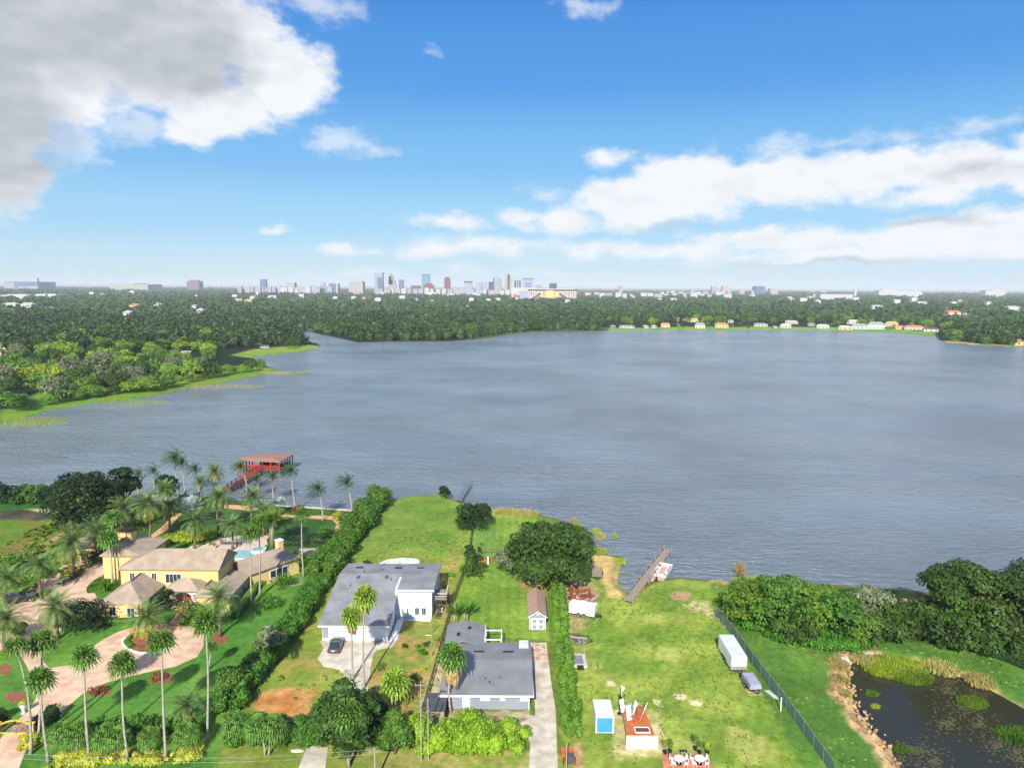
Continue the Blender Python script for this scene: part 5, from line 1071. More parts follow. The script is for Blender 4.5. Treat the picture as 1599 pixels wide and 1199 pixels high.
MB().box(1.2, 2.2, -.5, 0, .0, .8).build('bench', wood, pg)
cp = thing('carport', 'dark lean to carport left of the grey house front', 'carport', G(683, 1120))
mb = MB().side([(-1.6, 2.0), (-1.6, 2.1), (1.9, 2.35), (1.9, 2.25)], -1.5, 1.2, 'x'); mb.build('canopy', mat('dark_canopy', lin(74, 78, 84), .7, .15, 1), cp)
for x in (-1.4, 1.1):
    for y in (-1.5, 1.8): MB().cyl(x, y, 0, 2.1, .05, 8).build('post', black, cp)
mb = MB(); [mb.box(1.1, 1.16, -1.5+.4*k, -1.35+.4*k, 0, 2.0) for k in range(9)]; mb.build('side_slats', black, cp)
# shed
sh_ = thing('garden_shed', 'small shed with tan roof and grey double doors with round panels', 'shed', (4.5, 111.0, 0))
MB().box(-1.35, 1.3, 0, 9.0, 0, 2.2).build('wall', greyW, sh_)
MB().side([(-1.35, 2.2), (1.3, 2.2), (0, 3.0)], 0, .1, 'y').build('gable_wall', greyW, sh_)
mb = MB().side([(-1.6, 2.12), (-1.6, 2.24), (0, 3.25), (1.55, 2.24), (1.55, 2.12), (0, 3.1)], -.3, 9.3, 'y'); mb.build('roof', mat('tan_shingles', lin(166, 136, 118), .9, .12, 1.5), sh_)
mb = MB(); mb.bar((-1.6, -.32, 2.2), (0, -.32, 3.2), .1, .14); mb.bar((1.55, -.32, 2.2), (0, -.32, 3.2), .1, .14); mb.box(-1.37, -1.25, -.06, 0, 0, 2.2); mb.box(1.2, 1.32, -.06, 0, 0, 2.2); mb.build('trim', trimW, sh_)
MB().side([(-.25, 2.5), (.25, 2.5), (0, 2.75)], -.06, 0, 'y').build('gable_vent', trimW, sh_)
for s in (-1, 1):
    x0, x1 = (-1.05, -.02) if s < 0 else (.02, 1.05); o = MB().box(x0, x1, -.07, 0, .05, 1.95).build('door', trimW, sh_); mb = MB()
    for z in (.5, 1.45): mb.tube([((x0+x1)/2, -.12, z), ((x0+x1)/2, -.07, z)], .36, 12)
    mb.build('round_panel', greyW, o)
cb = thing('curved_garden_wall', 'low reddish wooden arched footbridge wall with a pale post on the back lawn', 'garden wall', G(762, 880))
P_ = [G(736, 879), G(745, 877), G(755, 875.5), G(765, 875), G(778, 876)]; b0 = P_[0]; mb = MB()
for p, q in zip(P_, P_[1:]):
    o_ = G(762, 880); mb.bar(p-o_+Vector((0, 0, .3)), q-o_+Vector((0, 0, .3)), .5, .6)
mb.build('wall', mat('red_brown_wood', lin(150, 92, 54), .9, .2, 2), cb); MB().box(-.15, .15, -.2, .2, 0, 1.5).build('post', trimW, cb)
# ---------------------------------------------------------------- docks and boats
bh = thing('boathouse', 'red stained boathouse with broad low roof standing in the lake', 'boathouse', (-74, 209, WL))
mb = MB(); z0, z1 = 4.6, 5.6
RP = [G(368, 718, 4.0), G(437, 721, 4.0), G(459, 708.5, 4.0), G(392, 709, 4.0)]; cx_ = sum((p for p in RP), Vector())/4
top_ = [p+(cx_-p)*.45+Vector((0, 0, .55)) for p in RP]
v = [tuple(p) for p in RP]+[tuple(p) for p in top_]+[tuple(p-Vector((0, 0, .25))) for p in RP]
mb.add(v, [(0, 1, 5, 4), (1, 2, 6, 5), (2, 3, 7, 6), (3, 0, 4, 7), (4, 5, 6, 7), (0, 8, 9, 1), (1, 9, 10, 2), (2, 10, 11, 3), (3, 11, 8, 0), (11, 10, 9, 8)])
mb.build('roof', mat('boathouse_roof', lin(150, 112, 98), .85, .1, .8), bh, world=True)
ins = lambda p, k: p+(cx_-p)*k
for a, b_ in ((0, 1), (1, 2), (2, 3), (3, 0)):
    for k in range(5):
        p = ins(RP[a]*(1-k/5)+RP[b_]*(k/5), .06); MB().box(p.x-.13, p.x+.13, p.y-.13, p.y+.13, -2.5, 3.78).build('post', redwood if k % 2 == 0 else trimB, bh, world=True)
mb = MB(); Q_ = [ins(p, .12) for p in RP]
mb.prism([(Q_[1].x, Q_[1].y), (Q_[2].x, Q_[2].y), (ins(Q_[2], .35).x, ins(Q_[2], .35).y), (ins(Q_[1], .5).x, ins(Q_[1], .5).y)], 1.35, 1.55)
mb.prism([(Q_[0].x, Q_[0].y), (Q_[1].x, Q_[1].y), (Q_[1].x, Q_[1].y+2.2), (Q_[0].x, Q_[0].y+2.2)], 1.352, 1.548); mb.build('deck', redwood, bh, world=True)
mb = MB()
for a, b_ in ((0, 1), (1, 2)):
    for z in (2.05, 2.5): mb.bar(Q_[a]*1+Vector((0, 0, z-4.0)), Q_[b_]+Vector((0, 0, z-4.0)), .1, .14)
mb.build('railing', redwood, bh, world=True)
MB().box(cx_.x-1, cx_.x+2.6, cx_.y-1.2, cx_.y+1.5, 1.55, 3.4).build('storage_room', trimB, bh, world=True)
a, b_ = G(353, 766, .4), G(404, 733, 1.4); bw = thing('boardwalk', 'long red boardwalk with rails leading out to the boathouse', 'boardwalk', (a.x, a.y, WL))
dv = (b_-a); dv.z = 0; L = dv.length; dv.normalize(); nv = Vector((-dv.y, dv.x, 0))
MB().bar((a.x, a.y, .5), (b_.x, b_.y, 1.4), 1.7, .16).build('deck', redwood, bw, world=True)
for s in (-1, 1):
    mb = MB()
    for z in (1.0, 1.45): mb.bar(Vector((a.x, a.y, z))+nv*s*.85, Vector((b_.x, b_.y, z+.9))+nv*s*.85, .08, .1)
    mb.build('railing', redwood, bw, world=True)
    for k in range(9): p = a+dv*L*k/8+nv*s*.88; MB().box(p.x-.1, p.x+.1, p.y-.1, p.y+.1, -2.5, 1.75+k*.09).build('post', trimB if k % 2 else redwood, bw, world=True)
def dock(name, label, A_, B_, wd, m, rails=False, z=.45, piles=6, pile_h=.1, pm=None):
    a, b_ = G(*A_, z), G(*B_, z); t = thing(name, label, 'dock', (a.x, a.y, WL)); d = (b_-a); L = d.length; d.normalize(); n = Vector((-d.y, d.x, 0)); mb = MB(); k = int(L/.35)
    for i in range(k): p = a+d*(L*i/k+.15); mb.bar(p-n*wd/2, p+n*wd/2, L/k*.9, .06)
    for s in (-.4, .4): mb.bar(a+n*wd*s-Vector((0, 0, .12)), b_+n*wd*s-Vector((0, 0, .12)), .1, .16)
    mb.build('deck', m, t, world=True)
    for i in range(piles):
        for s in (-1, 1):
            p = a+d*L*i/(piles-1)+n*s*(wd/2+.06); MB().cyl(p.x, p.y, -3, z+pile_h+(.8 if rails else 0), .09, 8).build('pile', pm or m, t, world=True)
    if rails:
        for s in (1,):
            mb = MB(); mb.bar(a+n*s*wd/2+Vector((0, 0, .8)), b_+n*s*wd/2+Vector((0, 0, .8)), .07, .1); mb.build('railing', m, t, world=True)
    return t
dock('small_dock', 'small plain grey dock at the top of the back lawns', (716, 781), (733, 754), 1.6, mat('grey_deck', lin(104, 112, 122), .85, .12, 2))
dock('wooden_dock', 'long weathered wooden dock with a post rail beside the pontoon boat', (981, 938), (1043, 858), 1.5, wood, True, .55, 9)
# pontoon boat moored at the dock
a, b_ = G(1021, 908, 0), G(1041, 880, 0); c_ = (a+b_)/2; rz = math.atan2((b_-a).y, (b_-a).x)
pb = thing('pontoon_boat', 'white pontoon boat with red trimmed seats moored beside the wooden dock', 'boat', (c_.x+.3, c_.y, WL), rz)
for s in (-.95, .95): MB().tube([(-4.0, s, .1), (-3.8, s, .1), (3.2, s, .1), (4.0, s, .3)], [.2, .34, .34, .05], 10).build('pontoon', mat('aluminium', (.6, .6, .62), .35, .1, 2, metal=.6), pb, True)
MB().prism([(-4, -1.35), (3.2, -1.35), (3.9, -.8), (3.9, .8), (3.2, 1.35), (-4, 1.35)], .45, .6).build('deck', mat('boat_deck', lin(186, 160, 148), .8, .15, 2), pb)
mb = MB()
for s in (-1, 1): mb.box(-2.6, 3.2, s*1.3-.03, s*1.3+.03, .6, 1.25)
mb.box(3.2, 3.26, -1.3, 1.3, .6, 1.25); mb.build('side_panel', trimW, pb)
for x0, x1, y0, y1 in ((-.4, 2.9, -1.25, -.65), (1.4, 2.9, .65, 1.25), (-2.6, -1.0, .65, 1.25), (-2.5, -1.9, -1.25, .4)):
    o = MB().box(x0, x1, y0, y1, .6, 1.0).build('seat', trimW, pb, bevel=.05); MB().box(x0+.1, x1-.1, y0+.12, y0+.3, 1.0, 1.06).build('cushion', mat('red_cushion', lin(170, 50, 60)), o)
o = MB().box(-.4, .3, .5, 1.1, .6, 1.5).build('helm', trimW, pb, bevel=.05); MB().tube([(-.45, .8, 1.3), (-.55, .8, 1.35)], .18, 10).build('steering_wheel', black, o)
MB().tube([(-4.2, 0, -.1), (-4.3, 0, .7), (-4.2, 0, 1.2)], [.12, .22, .2], 8).build('outboard_motor', black, pb, True)
# ---------------------------------------------------------------- vehicles
def wheel(parent, x, y, r=.33, w_=.22, axis='y'):
    o = MB().tube([(x, y-w_/2, r), (x, y+w_/2, r)] if axis == 'y' else [(x-w_/2, y, r), (x+w_/2, y, r)], r, 16).build('wheel', mat('rubber', (.02, .02, .02), .9), parent)
    MB().tube([(x, y-w_/2-.02, r), (x, y+w_/2+.02, r)] if axis == 'y' else [(x-w_/2-.02, y, r), (x+w_/2+.02, y, r)], r*.58, 12).build('rim', mat('rim', (.5, .5, .5), .4, .1, 2, metal=.7), o)
def car(label, g, rz, col, suv=False, name='parked_car'):
    """local +x is the nose"""
    t = thing(name, label, 'car', g, rz); L, Wd = (4.9, 1.9) if suv else (4.6, 1.82); h1 = 1.0 if suv else .85; h2 = 1.78 if suv else 1.42
    prof = [(-L/2, .35), (-L/2+.05, h1*.95), (-L/2+.3, h1), (L/2-1.3, h1), (L/2-.15, h1*.85), (L/2, .6), (L/2-.05, .32)]
    pm_ = mat('paint_'+label.split()[0], col, .25, .1, 1, spec=.6, coat=.6)
    MB().side([(x, z) for x, z in prof], -Wd/2, Wd/2, 'y').build('body', pm_, t, bevel=.09)
    cab = [(-L/2+(.1 if suv else .75), h1-.02), (-L/2+(.35 if suv else 1.35), h2), (L/2-(2.3 if suv else 2.15), h2), (L/2-1.35, h1-.02)]
    MB().side(cab, -Wd/2+.12, Wd/2-.12, 'y').build('windows', glass, t, bevel=.08)
    x0, x1 = cab[1][0], cab[2][0]; MB().box(x0+.02, x1-.02, -Wd/2+.2, Wd/2-.2, h2-.02, h2+.05).build('roof', pm_, t, bevel=.03)
    for x in (-L/2+.85, L/2-.9):
        for s in (-1, 1): wheel(t, x, s*(Wd/2-.08))
    for s in (-1, 1):
        MB().box(L/2-.12, L/2-.01, s*.65-.18, s*.65+.18, .58, .74).build('headlight', mat('lamp_glass', (.7, .7, .68), .2), t)
        MB().box(-L/2-.02, -L/2+.08, s*.68-.16, s*.68+.16, .62, .8).build('taillight', mat('tail_red', (.35, .02, .02), .3), t)
        MB().box(L/2-1.7, L/2-1.5, s*(Wd/2+.1)-.1, s*(Wd/2+.1)+.1, h1-.05, h1+.12).build('mirror', pm_, t)
    MB().box(-L/2-.03, -L/2+.03, -.26, .26, .62, .76).build('licence_plate', trimW, t)
    return t
car('dark grey sedan parked nose in before the white house garage', G(525, 1011), R(92), (.035, .035, .045))
car('black sport utility vehicle parked on the upper drive at the left edge', G(30, 940), R(38), (.012, .014, .02), True)
def box_trailer(label, pos, rz, L, Wd, H, door=True, top=None):
    t = thing('cargo_trailer', label, 'trailer', pos, rz)
    MB().box(-L/2, L/2, -Wd/2, Wd/2, .5, H).build('body', mat('trailer_white', (.74, .75, .76), .45, .05, 1), t, bevel=.04)
    MB().box(-L/2+.05, L/2-.05, -Wd/2+.05, Wd/2-.05, H, H+.06).build('roof', top or mat('trailer_roof', (.7, .71, .73), .5, .1, 2), t, bevel=.02)
    mb = MB(); mb.box(-L/2+.1, L/2, -Wd/2+.1, Wd/2-.1, .4, .5); mb.bar((L/2, .5, .45), (L/2+1.1, 0, .45), .09); mb.bar((L/2, -.5, .45), (L/2+1.1, 0, .45), .09); mb.box(L/2+.8, L/2+.9, -.05, .05, 0, .8); mb.build('frame', black, t)
    for x in (-.55, .45):
        for s in (-1, 1): wheel(t, x, s*(Wd/2+.0), .34, .2)
    for s in (-1, 1): MB().box(-1.05, .95, s*Wd/2-.12, s*Wd/2+.14, .72, .78).build('fender', black, t)
    mb = MB(); [mb.box(-L/2-.01, -L/2+.05, y-.03, y+.03, .52, H-.02) for y in (-Wd/2+.02, Wd/2-.02)]; [mb.box(x-.03, x+.03, s*Wd/2-.015, s*Wd/2+.015, .55, H-.05) for x in (-L/2+.02, L/2-.02) for s in (-1, 1)]; mb.box(L/2, L/2+.02, -Wd/2+.03, Wd/2-.03, .55, 1.1); mb.build('edge_trim', mat('aluminium', (0, 0, 0)), t)
    if door:
        o = MB().box(.8, 1.5, -Wd/2-.03, -Wd/2, .6, H-.3).build('side_door', mat('trailer_white', (0, 0, 0)), t); MB().box(.86, .94, -Wd/2-.06, -Wd/2-.03, 1.2, 1.4).build('handle', black, o)
    return t
box_trailer('white enclosed cargo trailer with side door by the rusty pile', (12.5, 116.2, 0), R(-22), 4.6, 1.9, 2.2)
box_trailer('long white enclosed cargo trailer parked along the green fence', (33.6, 101.2, 0), R(-90), 6.6, 2.3, 2.6, False, top=mat('pale_trailer_roof', (.62, .65, .72), .5, .1, 1))
g = G(1173, 1073); t = thing('covered_trailer', 'small utility trailer under a grey tarpaulin beside the green fence', 'trailer', g, R(-84))
mb = MB().box(-1.5, 1.5, -.85, .85, .45, .6); mb.bar((1.5, .6, .5), (2.4, 0, .5), .08); mb.bar((1.5, -.6, .5), (2.4, 0, .5), .08); mb.build('frame', black, t)
MB().add([(-1.5, -.9, .6), (1.5, -.9, .6), (1.5, .9, .6), (-1.5, .9, .6), (-1.35, -.75, 1.5), (1.35, -.75, 1.25), (1.35, .75, 1.25), (-1.35, .75, 1.5)], [(0, 1, 5, 4), (1, 2, 6, 5), (2, 3, 7, 6), (3, 0, 4, 7), (4, 5, 6, 7)]).build('tarpaulin', mat('grey_tarp', lin(150, 152, 168), .7, .15, 2.5, bump=.5), t)
for s in (-1, 1): wheel(t, 0, s*.95, .33)
mb = MB(); [mb.bar((x, -.98, .6), (x, -.98, 1.5), .05) for x in (-1.2, -.6, 0, .6, 1.2)]; mb.build('ladder_rack', black, t)
g = G(932, 897); t = thing('flatbed_trailer', 'empty flatbed trailer with grey plank deck on the sandy shore', 'trailer', g, R(-96))
mb = MB(); [mb.box(-2.4, 2.4, -1.0+.29*k, -.75+.29*k, .55, .62) for k in range(7)]; mb.build('deck', wood, t)
mb = MB().box(-2.4, 2.4, -1.05, -1.0, .42, .7); mb.box(-2.4, 2.4, 1.02, 1.07, .42, .7); mb.bar((2.4, .7, .5), (3.3, 0, .5), .1); mb.bar((2.4, -.7, .5), (3.3, 0, .5), .1); mb.build('frame', black, t)
for s in (-1, 1): wheel(t, -.2, s*1.15, .32)
g = G(903, 1002); t = thing('utility_trailer', 'black open utility trailer with raised mesh ramp beside the tall hedge', 'trailer', g, R(-12))
MB().box(-1.5, 1.5, -.8, .8, .45, .52).build('deck', mat('plywood', lin(176, 160, 136), .9, .15, 2), t); mb = MB()
for s in (-.82, .82):
    for z in (.7, .95): mb.bar((-1.5, s, z), (1.5, s, z), .06)
    for x in (-1.5, -.75, 0, .75, 1.5): mb.bar((x, s, .45), (x, s, .95), .06)
mb.bar((1.5, -.82, .95), (1.5, .82, .95), .06); mb.bar((1.5, .6, .45), (2.3, 0, .45), .07); mb.bar((1.5, -.6, .45), (2.3, 0, .45), .07); mb.build('rails', black, t)
mb = MB(); [mb.bar((-1.5, -.8+.2*k, .5), (-1.9, -.8+.2*k, 1.8), .03) for k in range(9)]; [mb.bar((-1.5-.1*k, -.8, .5+.32*k), (-1.5-.1*k, .8, .5+.32*k), .04) for k in range(5)]; mb.build('ramp', black, t)
for s in (-1, 1): wheel(t, -.2, s*1.0, .32)
# ---------------------------------------------------------------- sheds, decks and yard things
g = G(903, 1033); t = thing('screened_cage', 'pale slab with a dark slatted panel and thin aluminium frame by the hedge', 'yard structure', g)
MB().box(-1.2, 1.2, -1.7, 1.9, 0, .3).build('slab', conc, t); mb = MB(); [mb.box(-.9, .7, -1.2+.18*k, -1.1+.18*k, .34, .4) for k in range(14)]; mb.build('slats', mat('grey_slats', lin(120, 124, 132)), t)
mb = MB(); [mb.bar((x, y, 0), (x, y, 2.2), .05) for x in (-.9, .25, 1.1) for y in (1.7, 3.4)]; [mb.bar((x, 1.7, 2.2), (x, 3.4, 2.2), .05) for x in (-.9, .25, 1.1)]; mb.bar((-.9, 3.4, 2.2), (1.1, 3.4, 2.2), .05); mb.build('frame', mat('aluminium', (0, 0, 0)), t)
MB().box(-.35, .6, -2.35, -1.8, 0, .5).build('step', black, t)
g = G(944, 1145.5); t = thing('storage_container', 'white storage container with blue roll up door on the lawn', 'container', g)
mb = MB().box(-1.15, 1.15, 0, 3.5, .12, 2.5); mb.build('body', mat('container_white', (.78, .79, .79), .5, .04, 1), t, bevel=.03); MB().box(-1.12, 1.12, .05, 3.45, 2.5, 2.56).build('roof', trimW, t)
MB().box(-.98, .98, -.05, 0, .25, 2.2).build('roll_up_door', mat('blue_door', lin(70, 150, 214), .5, .08, 1, wave=('Z', .18, .15)), t)
mb = MB(); [mb.box(x-.06, x+.06, -.07, 0, .12, 2.5) for x in (-1.1, 1.1)]; mb.box(-1.1, 1.1, -.07, 0, 2.3, 2.45); mb.build('door_frame', trimW, t); mb = MB(); [mb.box(x-.08, x+.08, y-.08, y+.08, -.02, .12) for x in (-1, 1) for y in (.2, 3.3)]; mb.build('feet', black, t)
# raised orange deck with front wall
t = thing('raised_deck', 'raised orange stained platform with white front wall on the right lawn', 'platform', (16.2, 80.4, 0))
MB().box(-1.95, 1.95, 0, .14, 0, 1.7).build('front_wall', mat('whitewash', (.74, .70, .64), .8, .08, 1.2, wave=('X', .5, .08)), t)
MB().prism([(-1.7, .14), (1.85, .14), (1.5, 7.2), (-1.3, 7.2)], .9, 1.05).build('platform', mat('orange_deck', lin(188, 104, 58), .75, .22, 1.4, wave=('X', .14, .25)), t)
mb = MB(); [mb.box(x-.07, x+.07, y-.07, y+.07, 0, .9) for x in (-1.3, 1.3) for y in (1, 3, 5, 6.9)]; mb.bar((-1.7, .2, .8), (-1.35, 7.1, .8), .1, .3); mb.bar((1.8, .2, .8), (1.45, 7.1, .8), .1, .3); mb.build('legs', wood, t)
t = thing('framed_panel', 'white framed dark panel lying on the orange platform', 'panel', (16.6, 82.0, 1.06)); mb = MB(); mb.box(-.95, .95, -.05, .06, 0, .12); mb.box(-.95, .95, 1.0, 1.1, 0, .12); mb.box(-.95, -.85, .06, 1, 0, .12); mb.box(.85, .95, .06, 1, 0, .12); mb.build('frame', trimW, t); MB().box(-.85, .85, .06, 1, .0, .05).build('panel', mat('brown_panel', lin(96, 70, 64), .5, .3, 3), t)
for i, (x, y, rz, hh, m_, lb) in enumerate(((15.4, 84.6, 24, 1.7, trimW, 'white upright panel leaning left on the orange platform'), (15.9, 86.2, 10, 1.5, trimW, 'white panel in the back centre of the orange platform'), (16.6, 84.6, -18, 1.6, rust, 'reddish brown leaning sheet on the orange platform'), (17.3, 86.2, -25, 1.5, trimW, 'white panel at the back right of the orange platform'), (14.9, 86.4, 35, 1.5, trimW, 'white panel at the back left corner of the orange platform'))):
    t = thing('leaning_panel', lb, 'panel', (x, y, 1.06), R(rz), group='panels leaning on the orange platform'); MB().side([(0, 0), (.14, 0), (.62, hh), (.5, hh)], -.35, .35, 'y' if i % 2 else 'x').build('sheet', m_, t); MB().bar((.1, 0, 0), (.55, .05, hh), .1).build('batten', wood, t)
t = thing('feather_flag', 'small white pennant flag on a pole behind the orange platform', 'flag', G(970, 1097)); MB().cyl(0, 0, 0, 2.6, .04, 8).build('pole', trimW, t); MB().side([(0, 2.5), (.5, 2.2), (.1, 1.6)], -.01, .01, 'y').build('flag', trimW, t)
t = thing('feather_flag', 'dark pennant flag on a pole between container and orange platform', 'flag', G(967, 1114)); MB().cyl(0, 0, 0, 3.0, .05, 8).build('pole', black, t); MB().side([(0, 2.9), (.35, 2.3), (.05, 1.9)], -.01, .01, 'y').build('flag', black, t); MB().cyl(0, 0, 0, .12, .3, 10).build('base', black, t)
for i, (x, lb) in enumerate(((1060, 'white garden table and chairs at the left of the red patio'), (1092, 'white garden table and chairs at the right of the red patio'))):
    g = G(x, 1192); t = thing('garden_table', ('round white garden table at the left of the red patio', 'round white garden table at the right of the red patio')[i], 'table', g)
    MB().cyl(0, 0, .7, .76, .62, 20).build('tabletop', trimW, t); MB().cyl(0, 0, 0, .7, .07, 8).build('leg', trimW, t); MB().cyl(0, 0, 0, .05, .35, 12).build('base', trimW, t)
    for j, (dx, dy, ra) in enumerate(((-.75, -.5, 200), (.75, -.5, -20), (-.8, .35, 160), (.8, .35, 20))):
        c_ = thing('garden_chair', 'white garden chair at the %s of the %s table on the red patio' % (('front left', 'front right', 'back left', 'back right')[j], ('left', 'right')[i]), 'chair', (g.x+dx, g.y+dy, .0), R(ra), 'white chairs on the red patio')
        MB().box(-.22, .22, -.22, .22, .42, .46).build('seat', trimW, c_); MB().box(.2, .25, -.22, .22, .46, .95).build('backrest', trimW, c_)
        for sx in (-.19, .19):
            for sy in (-.19, .19): MB().box(sx-.02, sx+.02, sy-.02, sy+.02, 0, .42).build('leg', trimW, c_)
for i, (x, y, h, m_, lb) in enumerate(((1038, 1176, 1.5, yelL, 'tall yellow green potted plant at the left corner of the red patio'), (1046, 1175, 1.3, brightL, 'potted plant beside the left corner plant of the red patio'), (1085, 1170, 1.7, hedgeL, 'dark upright potted plant behind the red patio'), (1092, 1176, 1.2, midL, 'leafy potted plant at the back of the red patio'), (1104, 1176, 1.0, yelL, 'bright yellow potted plant at the right corner of the red patio'))):
    t = thing('potted_plant', lb, 'potted plant', G(x, y), group='potted plants round the red patio'); MB().tube([(0, 0, 0), (0, 0, .4)], [.2, .28], 10).build('pot', black, t)
    V, Q = leaf_cloud(np.random.RandomState(i+30), [(0, 0, .4+h*.5, .45, .45, h*.6)], 110, .16, .3, .8); me = np_mesh('plant', V, Q); me.materials.append(m_); link('plant', me, t)
t = thing('bench', 'small dark bench between the plants at the back of the red patio', 'bench', G(1067, 1176)); MB().box(-.45, .45, -.15, .15, .35, .42).build('seat', black, t); [MB().box(x-.03, x+.03, -.13, .13, 0, .35).build('leg', black, t) for x in (-.38, .38)]
g = G(886, 1178); t = thing('orange_step_deck', 'orange wooden step deck beside the drive at the bottom of the tall hedge', 'deck', g); MB().box(-.75, .65, -.8, .9, 0, .5).build('deck', mat('orange_deck', (0, 0, 0)), t)
MB().box(-.35, .65, -1.7, -.82, 0, .9).build('bin_box', mat('dark_box', lin(84, 78, 80), .8), t); mb = MB(); [mb.box(x-.05, x+.05, -1.9, -1.8, 0, 1.0) for x in (-.6, .75)]; mb.build('posts', black, t)
# rusty scrap
g = G(905, 935); t = thing('scrap_pile', 'heap of rusty red scrap metal behind the white cargo trailer', 'scrap heap', g); r = random.Random(4); mb = MB(); mb2 = MB()
for i in range(70):
    x, y = r.gauss(0, 1.3), r.gauss(0, 1.2); z = max(0, .8-.3*(abs(x)+abs(y))*.6)+r.random()*.5; a = r.random()*3.14; l = .4+r.random()*.9; d = Vector((math.cos(a)*l, math.sin(a)*l, r.uniform(-.3, .4)))
    (mb if i % 4 else mb2).bar(Vector((x, y, z))-d, Vector((x, y, z))+d, .2+r.random()*.5, .05+.1*r.random())
mb.ell((0, 0, .1), (1.8, 1.5, .7), 10, 6, .2, r); mb.build('rusty_metal', rust, t); mb2.build('pale_scraps', mat('scrap_grey', lin(170, 160, 156)), t)
g = G(880, 925); t = thing('black_barrel', 'dark barrel in the shade left of the scrap pile', 'barrel', g); MB().tube([(0, 0, 0), (0, 0, .3), (0, 0, .6), (0, 0, .9)], [.28, .3, .3, .28], 12).build('body', black, t); MB().cyl(0, 0, .9, .93, .26, 12).build('lid', trimW, t)
# green mesh fence
P_ = [G(*p) for p in [(1118, 962), (1140, 988), (1175, 1037), (1215, 1090), (1255, 1145), (1302, 1212)]]; t = thing('mesh_fence', 'long green privacy mesh fence running down the right lawn', 'fence', P_[0]); mb = MB()
for a, b_ in zip(P_, P_[1:]): mb.bar(a+Vector((0, 0, .9)), b_+Vector((0, 0, .9)), .03, 1.7)
gmf = mat('green_mesh', lin(106, 134, 122), .8, .12, 2); t_ = NT(gmf.node_tree); tr_ = t_.add('ShaderNodeBsdfTransparent'); mx = t_.add('ShaderNodeMixShader'); mx.inputs[0].default_value = .35
t_.l.new(t_.n['Principled BSDF'].outputs[0], mx.inputs[1]); t_.l.new(tr_.outputs[0], mx.inputs[2]); t_.l.new(mx.outputs[0], t_.n['Material Output'].inputs[0])
mb.build('mesh', gmf, t, world=True)
tot = sum((b_-a).length for a, b_ in zip(P_, P_[1:])); k = 0
for a, b_ in zip(P_, P_[1:]):
    n = max(1, int((b_-a).length/2.6))
    for i in range(n): p = a+(b_-a)*i/n; MB().cyl(p.x, p.y, 0, 1.85, .04, 6).build('post', mat('galvanised', (.5, .5, .5), .4, .1, 2, metal=.6), t, world=True)
mb = MB(); [mb.bar(a+Vector((0, 0, 1.8)), b_+Vector((0, 0, 1.8)), .05) for a, b_ in zip(P_, P_[1:])]; mb.build('top_rail', mat('galvanised', (0, 0, 0)), t, world=True)
t = thing('white_post', 'short white post standing at the lower part of the green fence', 'post', G(1219, 1110)); MB().cyl(0, 0, 0, 1.9, .08, 8).build('post', trimW, t); MB().cyl(0, 0, 1.9, 1.95, .1, 8).build('cap', trimW, t)
t = thing('white_pipe_stack', 'white pipes lying on the ground along the green fence', 'pipes', G(1204, 1085)); mb = MB()
for i in range(5): mb.tube([(-.55+.16*i, 1.2-.2*(i % 2), .06+.05*(i % 2)), (.25+.15*i, -1.0, .06)], .035, 6)
mb.build('pipes', trimW, t)
t = thing('white_pole', 'thin white pole in the weeds by the copse', 'pole', G(1157, 948)); MB().cyl(0, 0, 0, 2.0, .05, 6).build('pole', trimW, t)
# lumber scattered by the fence head
for i, (x, y, a) in enumerate(((1117, 918, 20), (1122, 968, 60), (1130, 980, 120), (978, 926, 10), (903, 915, 80), (1076, 958, 30))):
    o = MB(); r = random.Random(i); [o.bar((r.uniform(-.8, .8), r.uniform(-.5, .5), .06+.05*j), (r.uniform(-.8, .8), r.uniform(-.5, .5), .06+.05*j), .16, .05) for j in range(6)]
    o = o.build('lumber_scraps', wood); o.location = G(x, y); tag(o, ('pale boards at the lake end of the right lawn', 'loose boards at the head of the green fence', 'loose boards behind the long white trailer', 'pale boards at the foot of the wooden dock', 'weathered boards behind the rusty pile', 'pale boards in the rough lake end grass')[i], 'boards', 'scattered boards')
# fence between white house and grey house, and other fence runs
def fence_run(label, line, h=1.1, m=None, step=2.2, slat=True):
    P_ = [G(*p) for p in line]; t = thing('lot_fence', label, 'fence', P_[0])
    for a, b_ in zip(P_, P_[1:]):
        n = max(1, int((b_-a).length/step))
        for i in range(n): p = a+(b_-a)*i/n; MB().box(p.x-.05, p.x+.05, p.y-.05, p.y+.05, 0, h+.1).build('post', m or wood, t, world=True)
    mb = MB(); zs = (.35, .75, 1.1) if slat else (.5, 1.05)
    for a, b_ in zip(P_, P_[1:]):
        for z in zs: mb.bar(a+Vector((0, 0, z*h)), b_+Vector((0, 0, z*h)), .04, .24 if slat else .06)
    mb.build('rails', m or wood, t, world=True); return t
fence_run('brown board fence between the white house and grey house lots', [(737, 830), (733, 862), (722, 905), (704, 955), (692, 1000), (676, 1060), (662, 1110), (646, 1160)], 1.3, mat('fence_brown', lin(120, 84, 66), .9, .2, 2))
fence_run('thin green wire fence across the back lawn behind the curved wall', [(737, 868), (752, 866), (775, 866), (790, 868)], 1.1, black, 2.5, False)
t = thing('low_timber_frame', 'low pale timber frame lying on the mansion side lawn', 'timber frame', G(461, 911)); mb = MB(); mb.box(-1.4, 1.4, -.9, -.8, 0, .15); mb.box(-1.4, 1.4, .8, .9, 0, .15); mb.box(-1.4, -1.3, -.8, .8, 0, .15); mb.box(1.3, 1.4, -.8, .8, 0, .15); t.rotation_euler = (0, 0, R(25)); mb.build('frame', wood, t)
